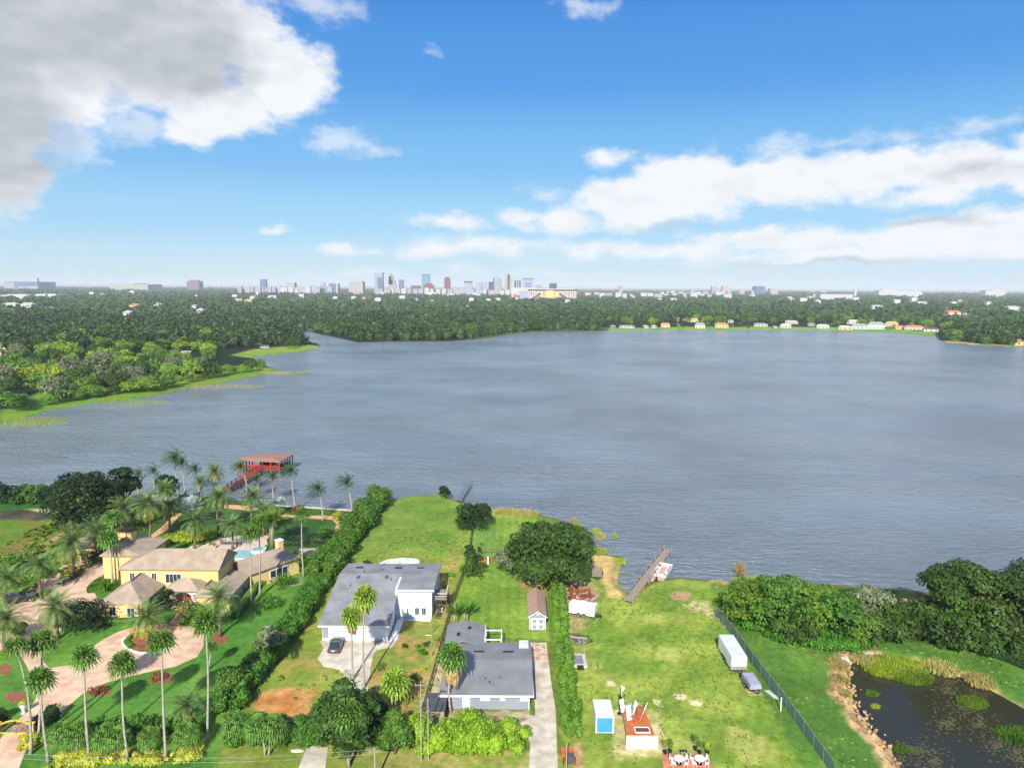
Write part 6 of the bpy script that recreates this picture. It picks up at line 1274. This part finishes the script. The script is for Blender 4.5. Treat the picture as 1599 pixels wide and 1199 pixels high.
# poles, wires, lamp
def pole(label, bx, by, ty, r_, m, name='utility_pole', arm=True):
    g, h = HT(bx, by, ty); t = thing(name, label, 'pole', g); MB().cyl(0, 0, -.2, h, r_, 8, r_*.7).build('pole', m, t)
    if arm: MB().box(-.7, .7, -.06, .06, h-.5, h-.38).build('crossarm', wood, t); mb = MB(); [mb.cyl(x, 0, h-.38, h-.22, .05, 6) for x in (-.6, 0, .6)]; mb.build('insulator', mat('grey_stone', (0, 0, 0)), t)
    return g, h
palepole = mat('pale_pole', lin(160, 152, 136), .9, .12, 3)
g1, h1 = pole('tall pale utility pole at the front corner between the two lots, left', 658, 1188, 1064, .09, palepole)
g2, h2 = pole('shorter pale utility pole just right of the corner pole', 669, 1186, 1090, .09, palepole, arm=False)
g3, h3 = pole('short utility pole carrying wires at the bottom edge by the front trees', 586, 1222, 1167, .14, palepole)
g4, h4 = pole('slim pale pole by the orange step deck at the bottom of the tall hedge', 884, 1215, 1160, .09, palepole, arm=False)
g, h = HT(674, 1025, 958); t = thing('lamp_post', 'thin grey lamp post in the side yard of the white house', 'lamp post', g); MB().cyl(0, 0, 0, h*.95, .06, 8, .045).build('post', mat('galvanised', (0, 0, 0)), t); MB().box(-.9, 0, -.05, .05, h*.5, h*.5+.07).build('arm', trimW, t)
for i, (z_, dz) in enumerate(((-.2, 0), (-.75, .0))):
    a = g3+Vector((0, .0, h3+z_)); b_ = Vector((-62, 72, h3+1.2+z_)); mb = MB(); P_ = []
    for k in range(25): s = k/24; p = a*(1-s)+b_*s; p.z -= 1.1*4*s*(1-s); P_.append(p)
    mb.tube(P_, .014, 4); o = mb.build('overhead_wire', mat('wire', (.35, .35, .35), .5)); tag(o, ('upper overhead wire crossing the bottom left of the view', 'lower overhead wire crossing the bottom left of the view')[i], 'wire', 'overhead wires')
for i, (x, y, lb) in enumerate(((588, 1192, 'white sign plate leaning by the wire pole'),)): pass
# small sign board and bags near front
t = thing('tarp_heap', 'small pale tarpaulin heap on the grass before the white house hedge', 'tarpaulin', G(465, 1172)); MB().ell((0, 0, .05), (.9, .35, .18), 10, 6, .15, random.Random(2)).build('heap', mat('pale_cloth', lin(200, 190, 170)), t)
# ---------------------------------------------------------------- the far shores: single trees, houses, then the wood and the city
def far_ok(x, y, m=4): return sdist(LAKE, np.array([x]), np.array([y]), 60)[0] < -m
FT = {}
farM = leafmat('far_mid_leaves', lin(62, 102, 32), lin(118, 154, 54)); farB = leafmat('far_light_leaves', lin(88, 132, 36), lin(146, 178, 62))
KIND = {'dark': (oakD, 'dark'), 'oak': (oakA, 'olive dark'), 'mid': (farM, 'mid green'), 'bright': (farB, 'light green'), 'yellow': (yelL, 'yellow green'), 'pale': (greyL, 'feathery grey green')}
def far_tree(g, h, rad_, kind, place, v, n=520):
    k = (kind, v % 3)
    if k not in FT:
        me = crown_mesh('tree', 400+hash_(kind)+v % 3, 1.0, 1.5, n*2, .085, 15, .12, .42, KIND[kind][0]); FT[k] = me
    o = link('tree', FT[k]); o.location = g; o.scale = (rad_, rad_, h/1.6); o.rotation_euler = (0, 0, v*1.3)
    nm = KIND[kind][1]; a_ = math.degrees(math.atan2(g[0], g[1])); D_ = math.hypot(g[0], g[1])
    if place is PL:
        c_ = 'left end' if a_ < -31 else ('left middle' if a_ < -27 else ('right middle' if a_ < -23 else 'right end')); w_ = 'waterside' if D_ < 330 else ('second row' if D_ < 400 else ('inner' if D_ < 520 else 'rearmost'))
        return tag(o, '%s %s tree toward the %s of the left bank wood' % (w_, nm, c_), 'tree', '%s %s trees toward the %s of the left wood' % (w_, nm, c_))
    if place is PR or place is PC:
        lo = 12 if place is PR else -12; k_ = ('leftmost third', 'middle third', 'rightmost third')[min(2, max(0, int((a_-(6 if place is PR else -16))/(8.5 if place is PR else 7.7))))]
        return tag(o, (place[0] % nm)+', '+k_, 'tree', (place[1] % nm)+', '+k_)
    return tag(o, place[0] % (('an ' if nm[0] in 'aeiou' else 'a ')+nm if False else nm), 'tree', place[1] % nm)
r = np.random.RandomState(3); cnt = 0; placed = []
def scatter(n, xr, yr, hr, kinds, place, mind, extra=None):
    global cnt
    k = 0; tries = 0
    while k < n and tries < n*60:
        tries += 1; px, py = r.uniform(*xr), r.uniform(*yr); g = G(px, py)
        if any(abs(px-a) < w_*.5+3 and b-1 < py < b+16 for a, b, w_ in HP): continue
        if not far_ok(g.x, g.y, 6) or (extra and not extra(px, py)): continue
        md = mind*(.7+g.length/900)
        if any((g.x-a)**2+(g.y-b)**2 < md*md for a, b in placed): continue
        placed.append((g.x, g.y)); h = r.uniform(*hr); kd = kinds[r.randint(len(kinds))]
        far_tree(g, h, h*r.uniform(.5, .68), kd, place, cnt); cnt += 1; k += 1
WC = {'white': lin(196, 194, 188), 'cream': lin(204, 184, 140), 'mint': lin(196, 216, 196), 'pink': lin(222, 186, 160), 'grey': lin(168, 168, 166), 'teal': lin(120, 160, 158), 'tan': lin(198, 176, 142)}
RC = {'white': lin(186, 184, 180), 'grey': lin(150, 148, 146), 'orange': lin(196, 128, 88), 'tan': lin(190, 158, 128), 'dark': lin(84, 84, 90), 'green': lin(50, 124, 100), 'pink': lin(206, 156, 134)}
HP = []
def far_house(label, px, py, wpx, hpx, wc, rc, fl=1, lift=0, group=None, kind='far_house'):
    HP.append((px, py, wpx)); g = G(px, py); placed.append((g.x, g.y)); d = (g-Vector((0, 0, HC))).length; Wd = max(7, wpx/FPX*d*.86); H_ = hpx/FPX*d*.84; t = thing(kind, label, 'house', g, math.atan2(-g.x, g.y)*.8, group)
    dp = max(7, Wd*.55); z1 = H_*.62; MB().box(-Wd/2, Wd/2, 0, dp, -.1, z1).build('wall', mat('far_wall_'+wc, WC[wc], .8, .06, .3), t)
    roof_solid(-Wd/2, Wd/2, 0, dp, z1+.2, H_, 'x', (dp*.4, dp*.4), .5, .6, .2).build('roof', mat('far_roof_'+rc, RC[rc], .85, .1, .3), t)
    k = max(2, int(Wd/4.5))
    for i in range(k): xx = -Wd/2+Wd*(i+.5)/k; MB().box(xx-.8, xx+.8, -.06, 0, .8, min(z1-.3, 2.4)).build('window', glass, t)
    return t
for a in (('tan roofed house left end of the sunlit right far shore', 1057, 501, 22, 8, 'cream', 'tan'), ('small tan roofed house behind a tree on the right far shore', 1084, 503, 13, 7, 'pink', 'tan'), ('two storey white waterfront house with grey roof left of the yellow one', 1093, 513, 17, 10, 'white', 'grey'),
          ('yellow waterfront house with orange tan roof on the right far shore', 1127, 512, 22, 9, 'cream', 'orange'), ('small white house right behind the yellow waterfront house', 1141, 504, 9, 5, 'white', 'white'), ('white roofed house set back beyond the yellow waterfront house', 1150, 499, 12, 5, 'white', 'white'),
          ('long low pale house with grey roof in the middle of the right far shore', 1188, 510, 22, 6, 'white', 'grey'), ('small white boathouse like hut in the middle of the right far shore', 1209, 512, 5, 3, 'white', 'white'), ('white waterfront house with low roof left of the twin pink roof', 1227, 512, 17, 7, 'white', 'white'),
          ('house with pinkish white roof just behind the low white waterfront house', 1236, 506, 20, 6, 'pink', 'white'), ('small grey house left of the big bright far shore tree', 1267, 509, 11, 5, 'grey', 'grey'), ('white house in front of the big bright far shore tree', 1285, 513, 19, 7, 'white', 'white'),
          ('cream flat waterfront house right of the big bright far shore tree', 1320, 515, 20, 7, 'cream', 'white'), ('large white house with dark porch on the right far shore', 1343, 514, 24, 9, 'white', 'grey'), ('white gabled house standing behind the large porch house', 1332, 506, 18, 7, 'white', 'white'),
          ('tall mint coloured block like house on the right far shore', 1368, 514, 24, 12, 'mint', 'grey'), ('house with pink tile roof right of the mint coloured one', 1392, 511, 18, 9, 'cream', 'pink'), ('low orange roofed house between pink tile and white ones', 1405, 514, 12, 6, 'pink', 'orange'),
          ('long white house with orange centre roof on the right far shore', 1428, 515, 28, 7, 'white', 'orange'), ('white house with dark hipped roof at the end of the open shore', 1454, 518, 20, 7, 'white', 'dark'), ('orange roofed house at the right edge beyond the point', 1587, 539, 26, 9, 'cream', 'orange'),
          ('orange roofed house at the central far shore', 806, 507, 14, 6, 'white', 'orange'), ('white house with orange roof nearer the water at the central far shore', 816, 512, 15, 8, 'white', 'orange'), ('grey roofed house among trees right of the central orange roofs', 903, 510, 19, 8, 'grey', 'grey'),
          ('pale grey roof uphill of the central orange roofs', 838, 500, 20, 7, 'white', 'grey'), ('white gabled house uphill of the left central wood', 720, 502, 13, 6, 'white', 'grey'), ('white house right of the gabled one on the central far bank', 746, 500, 8, 7, 'white', 'white'), ('orange tile roofed hall in the trees below the towers', 727, 484, 14, 8, 'tan', 'orange'),
          ('teal walled cottage at the start of the sunlit far shore', 957, 512, 9, 5, 'teal', 'grey'), ('long white row house near the teal cottage', 979, 512, 26, 5, 'white', 'grey'), ('small white shed like house right of the long row', 1008, 512, 10, 5, 'white', 'pink'), ('white cottage left of the round orange roof', 1021, 512, 8, 5, 'white', 'white'),
          ('house with rounded orange roof on the sunlit far shore', 1039, 511, 15, 8, 'pink', 'orange'), ('white cottage between the two dark shore trees', 960, 497, 8, 5, 'pink', 'white'), ('white roofed house uphill of the central grey roof', 932, 488, 9, 5, 'white', 'white'),
          ('white lakeside house in the trees right of the narrow inlet', 603, 523, 17, 7, 'white', 'white'), ('small white two storey house behind the inlet trees', 622, 516, 7, 7, 'white', 'grey'), ('pale house just right of the narrow inlet', 572, 522, 16, 6, 'white', 'grey'),
          ('green roofed building at the left far bank', 364, 536, 26, 11, 'cream', 'green'), ('white roofed low building on the lawn of the left far bank', 413, 543, 14, 5, 'white', 'dark'), ('pale wide house cut by the left edge of the woods', 0, 556, 14, 16, 'tan', 'tan'),
          ('white shed roof among the left woods', 33, 540, 9, 7, 'white', 'white'), ('small white house at the edge of the left woods', 290, 552, 10, 4, 'white', 'white')):
    far_house(*a)
PR = ('%s tree among the houses of the right far shore', '%s trees along the right far shore'); PC = ('%s tree on the far shore below the downtown towers', '%s trees on the central far shore')
PL = ('rounded %s tree in the wood on the left far bank', '%s trees in the left bank wood')
for x, y, h, kd in ((22, 640, 9, 'mid'), (90, 627, 12, 'pale'), (35, 642, 7, 'oak'), (140, 618, 12, 'mid'), (185, 612, 11, 'oak'), (212, 607, 14, 'pale'), (232, 612, 9, 'bright'), (262, 607, 8, 'mid'), (300, 592, 12, 'bright'), (330, 590, 11, 'oak'), (10, 620, 10, 'oak'), (60, 612, 11, 'mid')):
    g = G(x, y); placed.append((g.x, g.y)); far_tree(g, h, h*.66, kd, PL, cnt); cnt += 1
for i in range(24):
    x = 75+i*14.5+r.uniform(-4, 4); k_ = np.interp(x, [0, 45, 107, 162, 212, 262, 325, 400, 430], [661, 651, 635, 627, 622, 614, 601, 587, 579]); g = G(x, k_-8-r.rand()*4); h = r.uniform(4, 8)
    placed.append((g.x, g.y)); far_tree(g, h, h*.7, ('mid', 'bright', 'oak', 'mid', 'bright')[i % 5], PL, cnt); cnt += 1
scatter(48, (-15, 330), (565, 612), (9, 14), ['mid', 'oak', 'bright', 'mid', 'pale', 'oak', 'bright', 'yellow'], PL, 9, lambda x, y: y < 640-x*.16)
scatter(74, (-15, 400), (524, 568), (10, 15), ['mid', 'oak', 'bright', 'dark', 'yellow', 'oak', 'bright'], PL, 10, lambda x, y: not (x > 340 and y > 545))
scatter(16, (330, 470), (520, 545), (9, 13), ['dark', 'oak', 'mid'], PL, 12)
scatter(34, (490, 940), (508, 530), (11, 16), ['dark', 'oak', 'oak', 'mid'], PC, 12)
scatter(60, (950, 1460), (499, 513), (8, 14), ['mid', 'bright', 'oak', 'bright', 'mid'], PR, 11)
HPs = HP; HP = []
scatter(26, (955, 1455), (505, 515.5), (3.5, 7), ['mid', 'bright', 'oak'], PR, 9)
HP = HPs
PQ = ('%s tree on the low point of land at the far right', '%s trees on the far right point')
scatter(24, (1468, 1600), (514, 535), (11, 15), ['oak', 'dark', 'mid', 'bright'], PQ, 10)
# --- the wood beyond: one mass
VV = []; QQ = []; off = 0
def canopy(N, d0, d1, dome, m_, s0, s1):
    global off
    u = r.rand(N); D = d0*(d1/d0)**u; A_ = np.radians(r.uniform(-44, 44, N)); x = D*np.sin(A_); y = D*np.cos(A_)
    dd = sdist(LAKE, x, y, 60); ok = (dd < -10) & ~((y < 1180) & (A_ > R(7)) & (A_ < R(31.5))) & ~((D < 690) & (A_ < R(-14))); x, y, D = x[ok], y[ok], D[ok]; n = len(x)
    hh = r.uniform(7, 14, n)*(1+D/14000); rr = hh*r.uniform(.4, .66, n)*(1+D/3500)
    ns = 6; ang_ = np.arange(ns)/ns*2*np.pi; V = []
    rings = [(.75, 0), (1.0, .42), (.7, .82), (.25, .99)]
    for q, z in rings:
        jr = dome*q*(1+r.uniform(-.22, .22, (n, ns))); jz = dome*z+r.uniform(-.08, .08, (n, ns))*(z > 0)
        V.append(np.stack([x[:, None]+rr[:, None]*jr*np.cos(ang_+D[:, None]), y[:, None]+rr[:, None]*jr*np.sin(ang_+D[:, None]), hh[:, None]*jz], -1))
    V = np.stack(V, 1).reshape(n, -1, 3); base_q = []
    for k in range(len(rings)-1):
        for j in range(ns): base_q.append((k*ns+j, k*ns+(j+1) % ns, (k+1)*ns+(j+1) % ns, (k+1)*ns+j))
    t0 = (len(rings)-1)*ns; base_q += [(t0, t0+1, t0+2, t0+3), (t0, t0+3, t0+4, t0+5)]
    Qs = (np.array(base_q)[None]+np.arange(n)[:, None, None]*V.shape[1]).reshape(-1, 4); V = V.reshape(-1, 3)
    th = r.uniform(0, 2*np.pi, (n, m_)); e = np.arcsin(r.uniform(-.2, 1, (n, m_))); q = 1.08*(1-.25*r.rand(n, m_))*(1+.25*np.sin(th*3+D[:, None]))
    c0 = np.stack([x[:, None]+rr[:, None]*q*np.cos(th)*np.cos(e), y[:, None]+rr[:, None]*q*np.sin(th)*np.cos(e), hh[:, None]*np.maximum(.05, .38+.66*np.sin(e)*q)], -1).reshape(-1, 3)
    s = (rr[:, None]*r.uniform(s0, s1, (n, m_))).reshape(-1, 1); nn = r.normal(size=c0.shape); nn[:, 2] = abs(nn[:, 2])+.4; nn /= np.linalg.norm(nn, axis=1)[:, None]
    tg = np.cross(nn, r.normal(size=c0.shape)); tg /= np.linalg.norm(tg, axis=1)[:, None]; bt = np.cross(nn, tg)
    LV = np.stack([c0-tg*s, c0-bt*s*.7, c0+tg*s, c0+bt*s*.7], 1).reshape(-1, 3)
    VV.extend([V, LV]); QQ.extend([Qs+off, np.arange(len(LV)).reshape(-1, 4)+off+len(V)]); off += len(V)+len(LV)
canopy(5200, 560, 1350, .72, 90, .1, .24); canopy(11000, 1350, 11000, .95, 24, .18, .4)
V = np.concatenate(VV); Qs = np.concatenate(QQ)
me = np_mesh('forest', V, Qs)
fm = leafmat('forest_leaves', lin(22, 44, 22), lin(66, 92, 40), .012, .1, 0); t = NT(fm.node_tree); nz = [q for q in t.n if q.type == 'TEX_NOISE'][0]; nz.inputs['Detail'].default_value = 8; nz.inputs['Roughness'].default_value = .75  # leaf colours darkened in place of cloud shadow over the far wood
me.materials.append(fm); o = link('forest', me); tag(o, 'dark continuous tree canopy stretching from the far shore to the horizon', 'woodland', kind='stuff')
# --- houses
# small roofs showing over the canopy
hs_ = [(70, 492, 20), (15, 486, 16), (42, 488, 14), (210, 486, 13), (245, 487, 10), (198, 498, 9), (303, 488, 6), (312, 499, 8), (370, 476, 14), (388, 478, 10), (395, 470, 9), (425, 470, 12), (470, 468, 8), (523, 471, 7), (552, 472, 8), (568, 471, 5), (590, 474, 9), (628, 471, 9), (650, 474, 5),
       (672, 463, 18), (705, 465, 14), (675, 478, 6), (736, 475, 7), (763, 475, 9), (778, 475, 8), (808, 472, 6), (932, 463, 8), (918, 464, 9), (1030, 474, 6), (1052, 475, 10), (1075, 462, 12), (1090, 462, 9), (1125, 463, 12), (1175, 466, 8), (1255, 474, 10), (1270, 469, 18), (1370, 488, 14), (1428, 474, 8), (1440, 480, 12), (1490, 500, 16), (1515, 501, 10), (1583, 490, 14), (1545, 482, 8), (1490, 480, 7)]
r5 = np.random.RandomState(8); hs_ += [(r5.uniform(100, 1590), 460+18*r5.rand()**1.5, r5.uniform(4, 9)) for _ in range(34)]
for i, (x, y, w_) in enumerate(hs_):
    g = G(x, y); d = g.length; Wd = w_/FPX*d; h = 7+6*((i*7) % 5)/5+d*.0028; wc, rc = (('white', 'white'), ('cream', 'tan'), ('white', 'grey'), ('pink', 'orange'))[(i*5) % 4 if i % 3 == 0 else 0]
    t = thing('distant_roof_house', 'small %s roofed house showing above the dark canopy' % rc, 'house', g, 0, 'small %s roofs among the far trees' % rc)
    MB().box(-Wd/2, Wd/2, 0, 14, 0, h).build('wall', mat('far_wall_'+wc, WC[wc]), t); roof_solid(-Wd/2, Wd/2, 0, 14, h+.2, h+3, 'x', (4, 4), .5, .8, .2).build('roof', mat('far_roof_'+rc, RC[rc]), t)
# --- towers: facades with storeys and window bays
def facade(name, wall, gl, fx=4.0, fz=4.0, kx=.55, kz=.55):
    if name in MATS: return MATS[name]
    m = bpy.data.materials.new(name); m.use_nodes = True; t = NT(m.node_tree); b = t.n['Principled BSDF']; MATS[name] = m
    tc_ = t.add('ShaderNodeTexCoord').outputs['Object']; sp_ = t.add('ShaderNodeSeparateXYZ'); t.put(sp_.inputs[0], tc_)
    ux = t.math('FRACT', t.math('DIVIDE', t.math('ADD', sp_.outputs[0], sp_.outputs[1]), fx)); uz = t.math('FRACT', t.math('DIVIDE', sp_.outputs[2], fz))
    w_ = t.math('MULTIPLY', t.math('LESS_THAN', ux, kx), t.math('LESS_THAN', uz, kz)); var = t.noise(tc_, .05, 2)
    t.put(b.inputs['Base Color'], t.mix(w_, wall, t.mix(var, gl, tuple(v*1.6 for v in gl)))); t.put(b.inputs['Roughness'], t.math('SUBTRACT', .7, t.math('MULTIPLY', w_, .5))); return m
FW = facade('white_facade', lin(160, 160, 164), lin(96, 116, 140), 5, 4, .5, .5); FB = facade('blue_glass_facade', lin(120, 136, 156), lin(62, 82, 110), 5, 5, .85, .8)
FT_ = facade('taupe_facade', lin(168, 158, 156), lin(96, 100, 116), 5, 4, .5, .6); FG = facade('teal_glass_facade', lin(120, 156, 168), lin(74, 118, 136), 8, 4, .9, .7)
FR = facade('red_brown_facade', lin(128, 74, 68), lin(60, 42, 50), 5, 4, .5, .5); FD = facade('dark_facade', lin(72, 74, 84), lin(40, 48, 64), 6, 4, .6, .6); FC = facade('cream_facade', lin(166, 160, 148), lin(130, 128, 124), 6, 4, .5, .5)
FP = facade('pale_blue_facade', lin(166, 174, 184), lin(100, 120, 146), 6, 5, .6, .7); FM = facade('mauve_facade', lin(122, 96, 118), lin(76, 62, 86), 6, 4, .5, .5)
def tower(name, label, px0, px1, ty, m, D=4600, cap=None, steps=(), depth=None, cat='tower', group=None, parts=()):
    a = ray((px0+px1)/2, 470); k = D/a.y; x = a.x*k; Wd = (px1-px0)/FPX*D; tr_ = ray((px0+px1)/2, ty); H_ = HC+tr_.z*D/tr_.y; dp = depth or Wd*.8
    t = thing(name, label, cat, (x, D, 0), 0, group); MB().box(-Wd/2, Wd/2, 0, dp, 0, H_).build('shaft', m, t)
    for (f0, f1, fh) in steps: MB().box(-Wd/2+Wd*f0, -Wd/2+Wd*f1, dp*.1, dp*.9, H_, H_+fh/FPX*D).build('upper_block', m, t)
    if cap: MB().box(-Wd/2-1, Wd/2+1, -1, dp+1, H_, H_+cap[1]).build('roof_cap', cap[0], t)
    for (f0, f1, z0, z1, pm_) in parts: MB().box(-Wd/2+Wd*f0, -Wd/2+Wd*f1, -2.5, 0, H_*z0, H_*z1).build('facade_panel', pm_, t)
    return t
fw = mat('far_white', lin(180, 178, 176), .7, .05, .05); fdk = mat('far_dark', lin(58, 60, 70), .6, .1, .05); fyl = mat('far_yellow', lin(232, 196, 112), .7, .05, .05); fbl = mat('far_blue', lin(84, 132, 192), .6, .1, .05); fpk = mat('far_pink', lin(204, 96, 104), .7, .1, .05)
tower('office_tower', 'tallest tower, white frame with dark blue glass panel', 585, 598, 426, FW, parts=((.38, .96, .3, .8, FB),), cap=(fw, 4))
tower('office_tower', 'stepped taupe tower with tapering top beside the tallest tower', 607, 619, 444, FT_, steps=((0, .8, 6), (0, .55, 12), (.05, .4, 16)))
tower('office_tower', 'grey blue tower just right of the stepped taupe tower', 620, 630, 437, FB, parts=((.0, .3, .4, 1, fw),))
tower('office_tower', 'teal glass slab tower in the middle of the skyline', 659, 671, 429.5, FG, cap=(FD, 4)); tower('office_block', 'low red brown block below the teal slab', 662, 677, 445, FR, 4500, steps=((.2, .8, 2.5),))
tower('office_block', 'wide low red brown block left of the teal slab', 642, 656, 446, FR, 4500); tower('office_tower', 'dark red tower with black top in the middle of the skyline', 694, 703, 436, FR, steps=((.15, .85, 3.5),), cap=(fdk, 3))
tower('office_block', 'black topped block right of the dark red tower', 725, 737, 441.5, FC, cap=(fdk, 9)); tower('office_block', 'white block in front of the black topped one', 728, 737, 444, fw and FW, 4400)
tower('apartment_tower', 'pale blue apartment block, left of two', 743, 751, 441, FP); tower('apartment_tower', 'pale blue apartment block, right of two', 752, 760, 440.5, FP, 4650); tower('office_tower', 'dark narrow block left of the big grey tower', 763, 770, 440, FD)
tower('office_tower', 'big grey and white tower with stepped crown', 770, 783, 434, FW, parts=((.0, .12, 0, 1, FD), (.55, .95, 0, .95, FT_)), steps=((.1, .6, 4),), cap=None)
tower('apartment_tower', 'tall tan and grey striped tower left of the stadium', 788, 800, 431, FC, parts=((.35, .65, 0, 1, FD),), steps=((.1, .9, 2), (.35, .65, 4)))
tower('office_tower', 'dark grey tower with white stripes left of the stadium', 803, 813, 438, FD, parts=((.3, .42, 0, 1, fw), (.6, .72, 0, 1, fw))); tower('office_tower', 'white framed tower with blue panels above the stadium', 816, 832, 436, FW, parts=((.25, .85, .55, .62, fbl), (.25, .85, .7, .8, fbl)), cap=(fdk, 4))
tower('office_block', 'dark block above the right part of the stadium', 858, 869, 442.5, FD); tower('office_block', 'low grey block behind the stadium roof', 836, 846, 445, FT_)
tower('office_block', 'wide pale grey office block left of the tallest tower', 545, 567, 440, FC, 4500, steps=((.72, .9, 1.2),)); tower('office_block', 'blue and white block at the left of the skyline', 512, 528, 443, FB, 4500, parts=((0, .15, 0, 1, fw), (.85, 1, 0, 1, fw))); tower('office_block', 'small pale blue tower at the left of the skyline', 500, 507, 441.5, FP, 4500)
tower('office_block', 'tan block in the long pale row left of downtown', 448, 461, 442.5, FC, 4500, cap=(FC, 4)); tower('office_tower', 'lone blue grey tower far left of downtown', 407, 416, 436, FB, 5200)
tower('office_block', 'mauve brown block alone on the left horizon', 293, 312, 439, FM, 6000, steps=((.2, .8, 1.6),)); tower('campus_building', 'long blue grey campus building at the left edge of the horizon', 9, 62, 440, FB, 6000, parts=((.0, .3, 0, .9, FW), (.4, 1, 0, .5, FW)), cat='building'); tower('campus_tower', 'thin dark pointed tower at the right end of the campus building', 60.5, 62.5, 434.5, FD, 5990)
tower('hospital', 'long cream building with many bays on the left horizon', 174, 232, 444, FC, 6000, steps=((.35, .6, 1.2),), cat='building'); tower('shopping_hall', 'long low white flat roofed hall at the left edge', 0, 90, 461, fw, 2600, depth=90, cat='building', steps=((.1, .45, 1.2), (.6, .95, 2)))
tower('apartment_tower', 'pink grey tower alone right of the stadium', 966, 972, 446.5, FT_, 5200); tower('office_block', 'white block left of the pink tower on the right horizon', 1111, 1120, 447.5, FW, 5600); tower('apartment_tower', 'pink tower on the right horizon', 1127, 1136, 446.5, facade('pink_facade', lin(202, 158, 148), lin(140, 110, 116)), 5600)
tower('office_block', 'dark blue block group on the right horizon', 1178, 1194, 447, FB, 5600, parts=((.0, .12, 0, 1, FD), (.45, .55, 0, 1, FD))); tower('office_block', 'low cream block right of the blue blocks', 1202, 1214, 450.5, FC, 5600)
tower('warehouse', 'long white warehouse roof in the right distance', 1281, 1331, 459.5, fw, 3300, depth=60, cat='building'); tower('warehouse', 'long white building row far right of the warehouse', 1372, 1437, 454, fw, 5000, depth=60, cat='building', steps=((.1, .35, 1.4),)); tower('warehouse', 'white hall near the right end of the horizon', 1538, 1570, 454, fw, 5000, depth=60, cat='building', steps=((.3, .8, 1),))
tower('white_sail_building', 'small white pointed building in the right distance', 1333, 1337, 452.5, fw, 4200, cat='building')
tower('market_hall', 'pink red building beside the left end of the stadium', 801, 809, 460, fpk, 3100, cat='building', cap=(fw, 2))
r = np.random.RandomState(21)
for i in range(56):
    if i < 22: px = 372+i*6.6; ty = 447.0+r.rand()*2.6; D_ = 4300
    elif i < 36: px = 600+(i-22)*9; ty = 449+r.rand()*3; D_ = 4300
    elif i < 48: px = 700+(i-36)*9; ty = 451.5+r.rand()*3; D_ = 4200
    else: px = 1040+(i-48)*19; ty = 453.5+r.rand()*2; D_ = 5000
    w_ = 4+r.rand()*6
    tower('low_building', 'low pale building in the row at the foot of the skyline', px, px+w_, ty, (FW, FC, fw, FP)[r.randint(4)], D_+r.rand()*150, cat='building', group='low pale buildings along the foot of the skyline')
for i in range(16):
    px = 930+i*13+r.rand()*6; tower('low_building', 'low pale roof on the flat land right of the stadium', px, px+6+r.rand()*8, 456.5+r.rand()*3, (fw, FC, fw)[i % 3], 3500+r.rand()*900, cat='building', group='low pale roofs right of the stadium')
# --- stadium
st = thing('stadium', 'wide stadium with white roof edge, arcaded wall and yellow centre', 'stadium', (G(862, 470).x*1.0, 3000, 0)); s_ = 3000/FPX; X_ = lambda p: (p-862)*s_
Zs = lambda p: HC+ray(862, p).z*3000/ray(862, p).y
MB().box(X_(826), X_(900), 12, 120, 0, Zs(452.5)).build('bowl', mat('stadium_bowl', lin(120, 104, 116), .8, .15, .05), st)
mb = MB(); [mb.box(X_(826)+i*7.0, X_(826)+i*7.0+3.4, 0, 12, 0, Zs(454.5)) for i in range(29)]; mb.box(X_(826), X_(900), -1, 14, Zs(456), Zs(455)); mb.build('arcade', mat('stadium_cream', lin(224, 212, 196), .8, .05, .05), st)
MB().box(X_(819), X_(897), -4, 40, Zs(452.4), Zs(450.8)).build('roof_edge', fw, st); MB().box(X_(853.5), X_(864), -16, 0, 0, Zs(453.5)).build('centre_block', fyl, st)
mb = MB(); mb.box(X_(845.5), X_(848), -8, 0, 0, Zs(455)); mb.box(X_(868), X_(872), -8, 0, 0, Zs(455)); mb.build('side_tower', fyl, st)
for a_, b_ in (((844, 455.5), (828, 466)), ((873, 455.5), (887, 464))): MB().bar((X_(a_[0]), -10, Zs(a_[1])), (X_(b_[0]), -14, Zs(b_[1])), 5, 5).build('ramp', fw, st)
MB().box(X_(812), X_(826), 5, 60, 0, Zs(455)).build('end_block', FP, st); MB().box(X_(897), X_(902), 5, 90, 0, Zs(452)).build('end_block', FD, st); MB().box(X_(799), X_(838), 130, 190, 0, Zs(449.5)).build('rear_stand', fw, st)
# ---------------------------------------------------------------- the humid air over the lake
hm = bpy.data.materials.new('haze'); hm.use_nodes = True; hm.node_tree.nodes.clear(); t = NT(hm.node_tree); pv = t.add('ShaderNodeVolumePrincipled'); pv.inputs['Color'].default_value = (.92, .97, 1, 1); pv.inputs['Density'].default_value = 6.5e-5; pv.inputs['Anisotropy'].default_value = -.1
ho = t.add('ShaderNodeOutputMaterial'); t.l.new(pv.outputs[0], ho.inputs['Volume'])
o = MB().box(-16000, 16000, -400, 24000, -4.2, 190).build('haze', hm); tag(o, 'thin pale haze lying over the lake and the distant city', 'haze', kind='stuff')
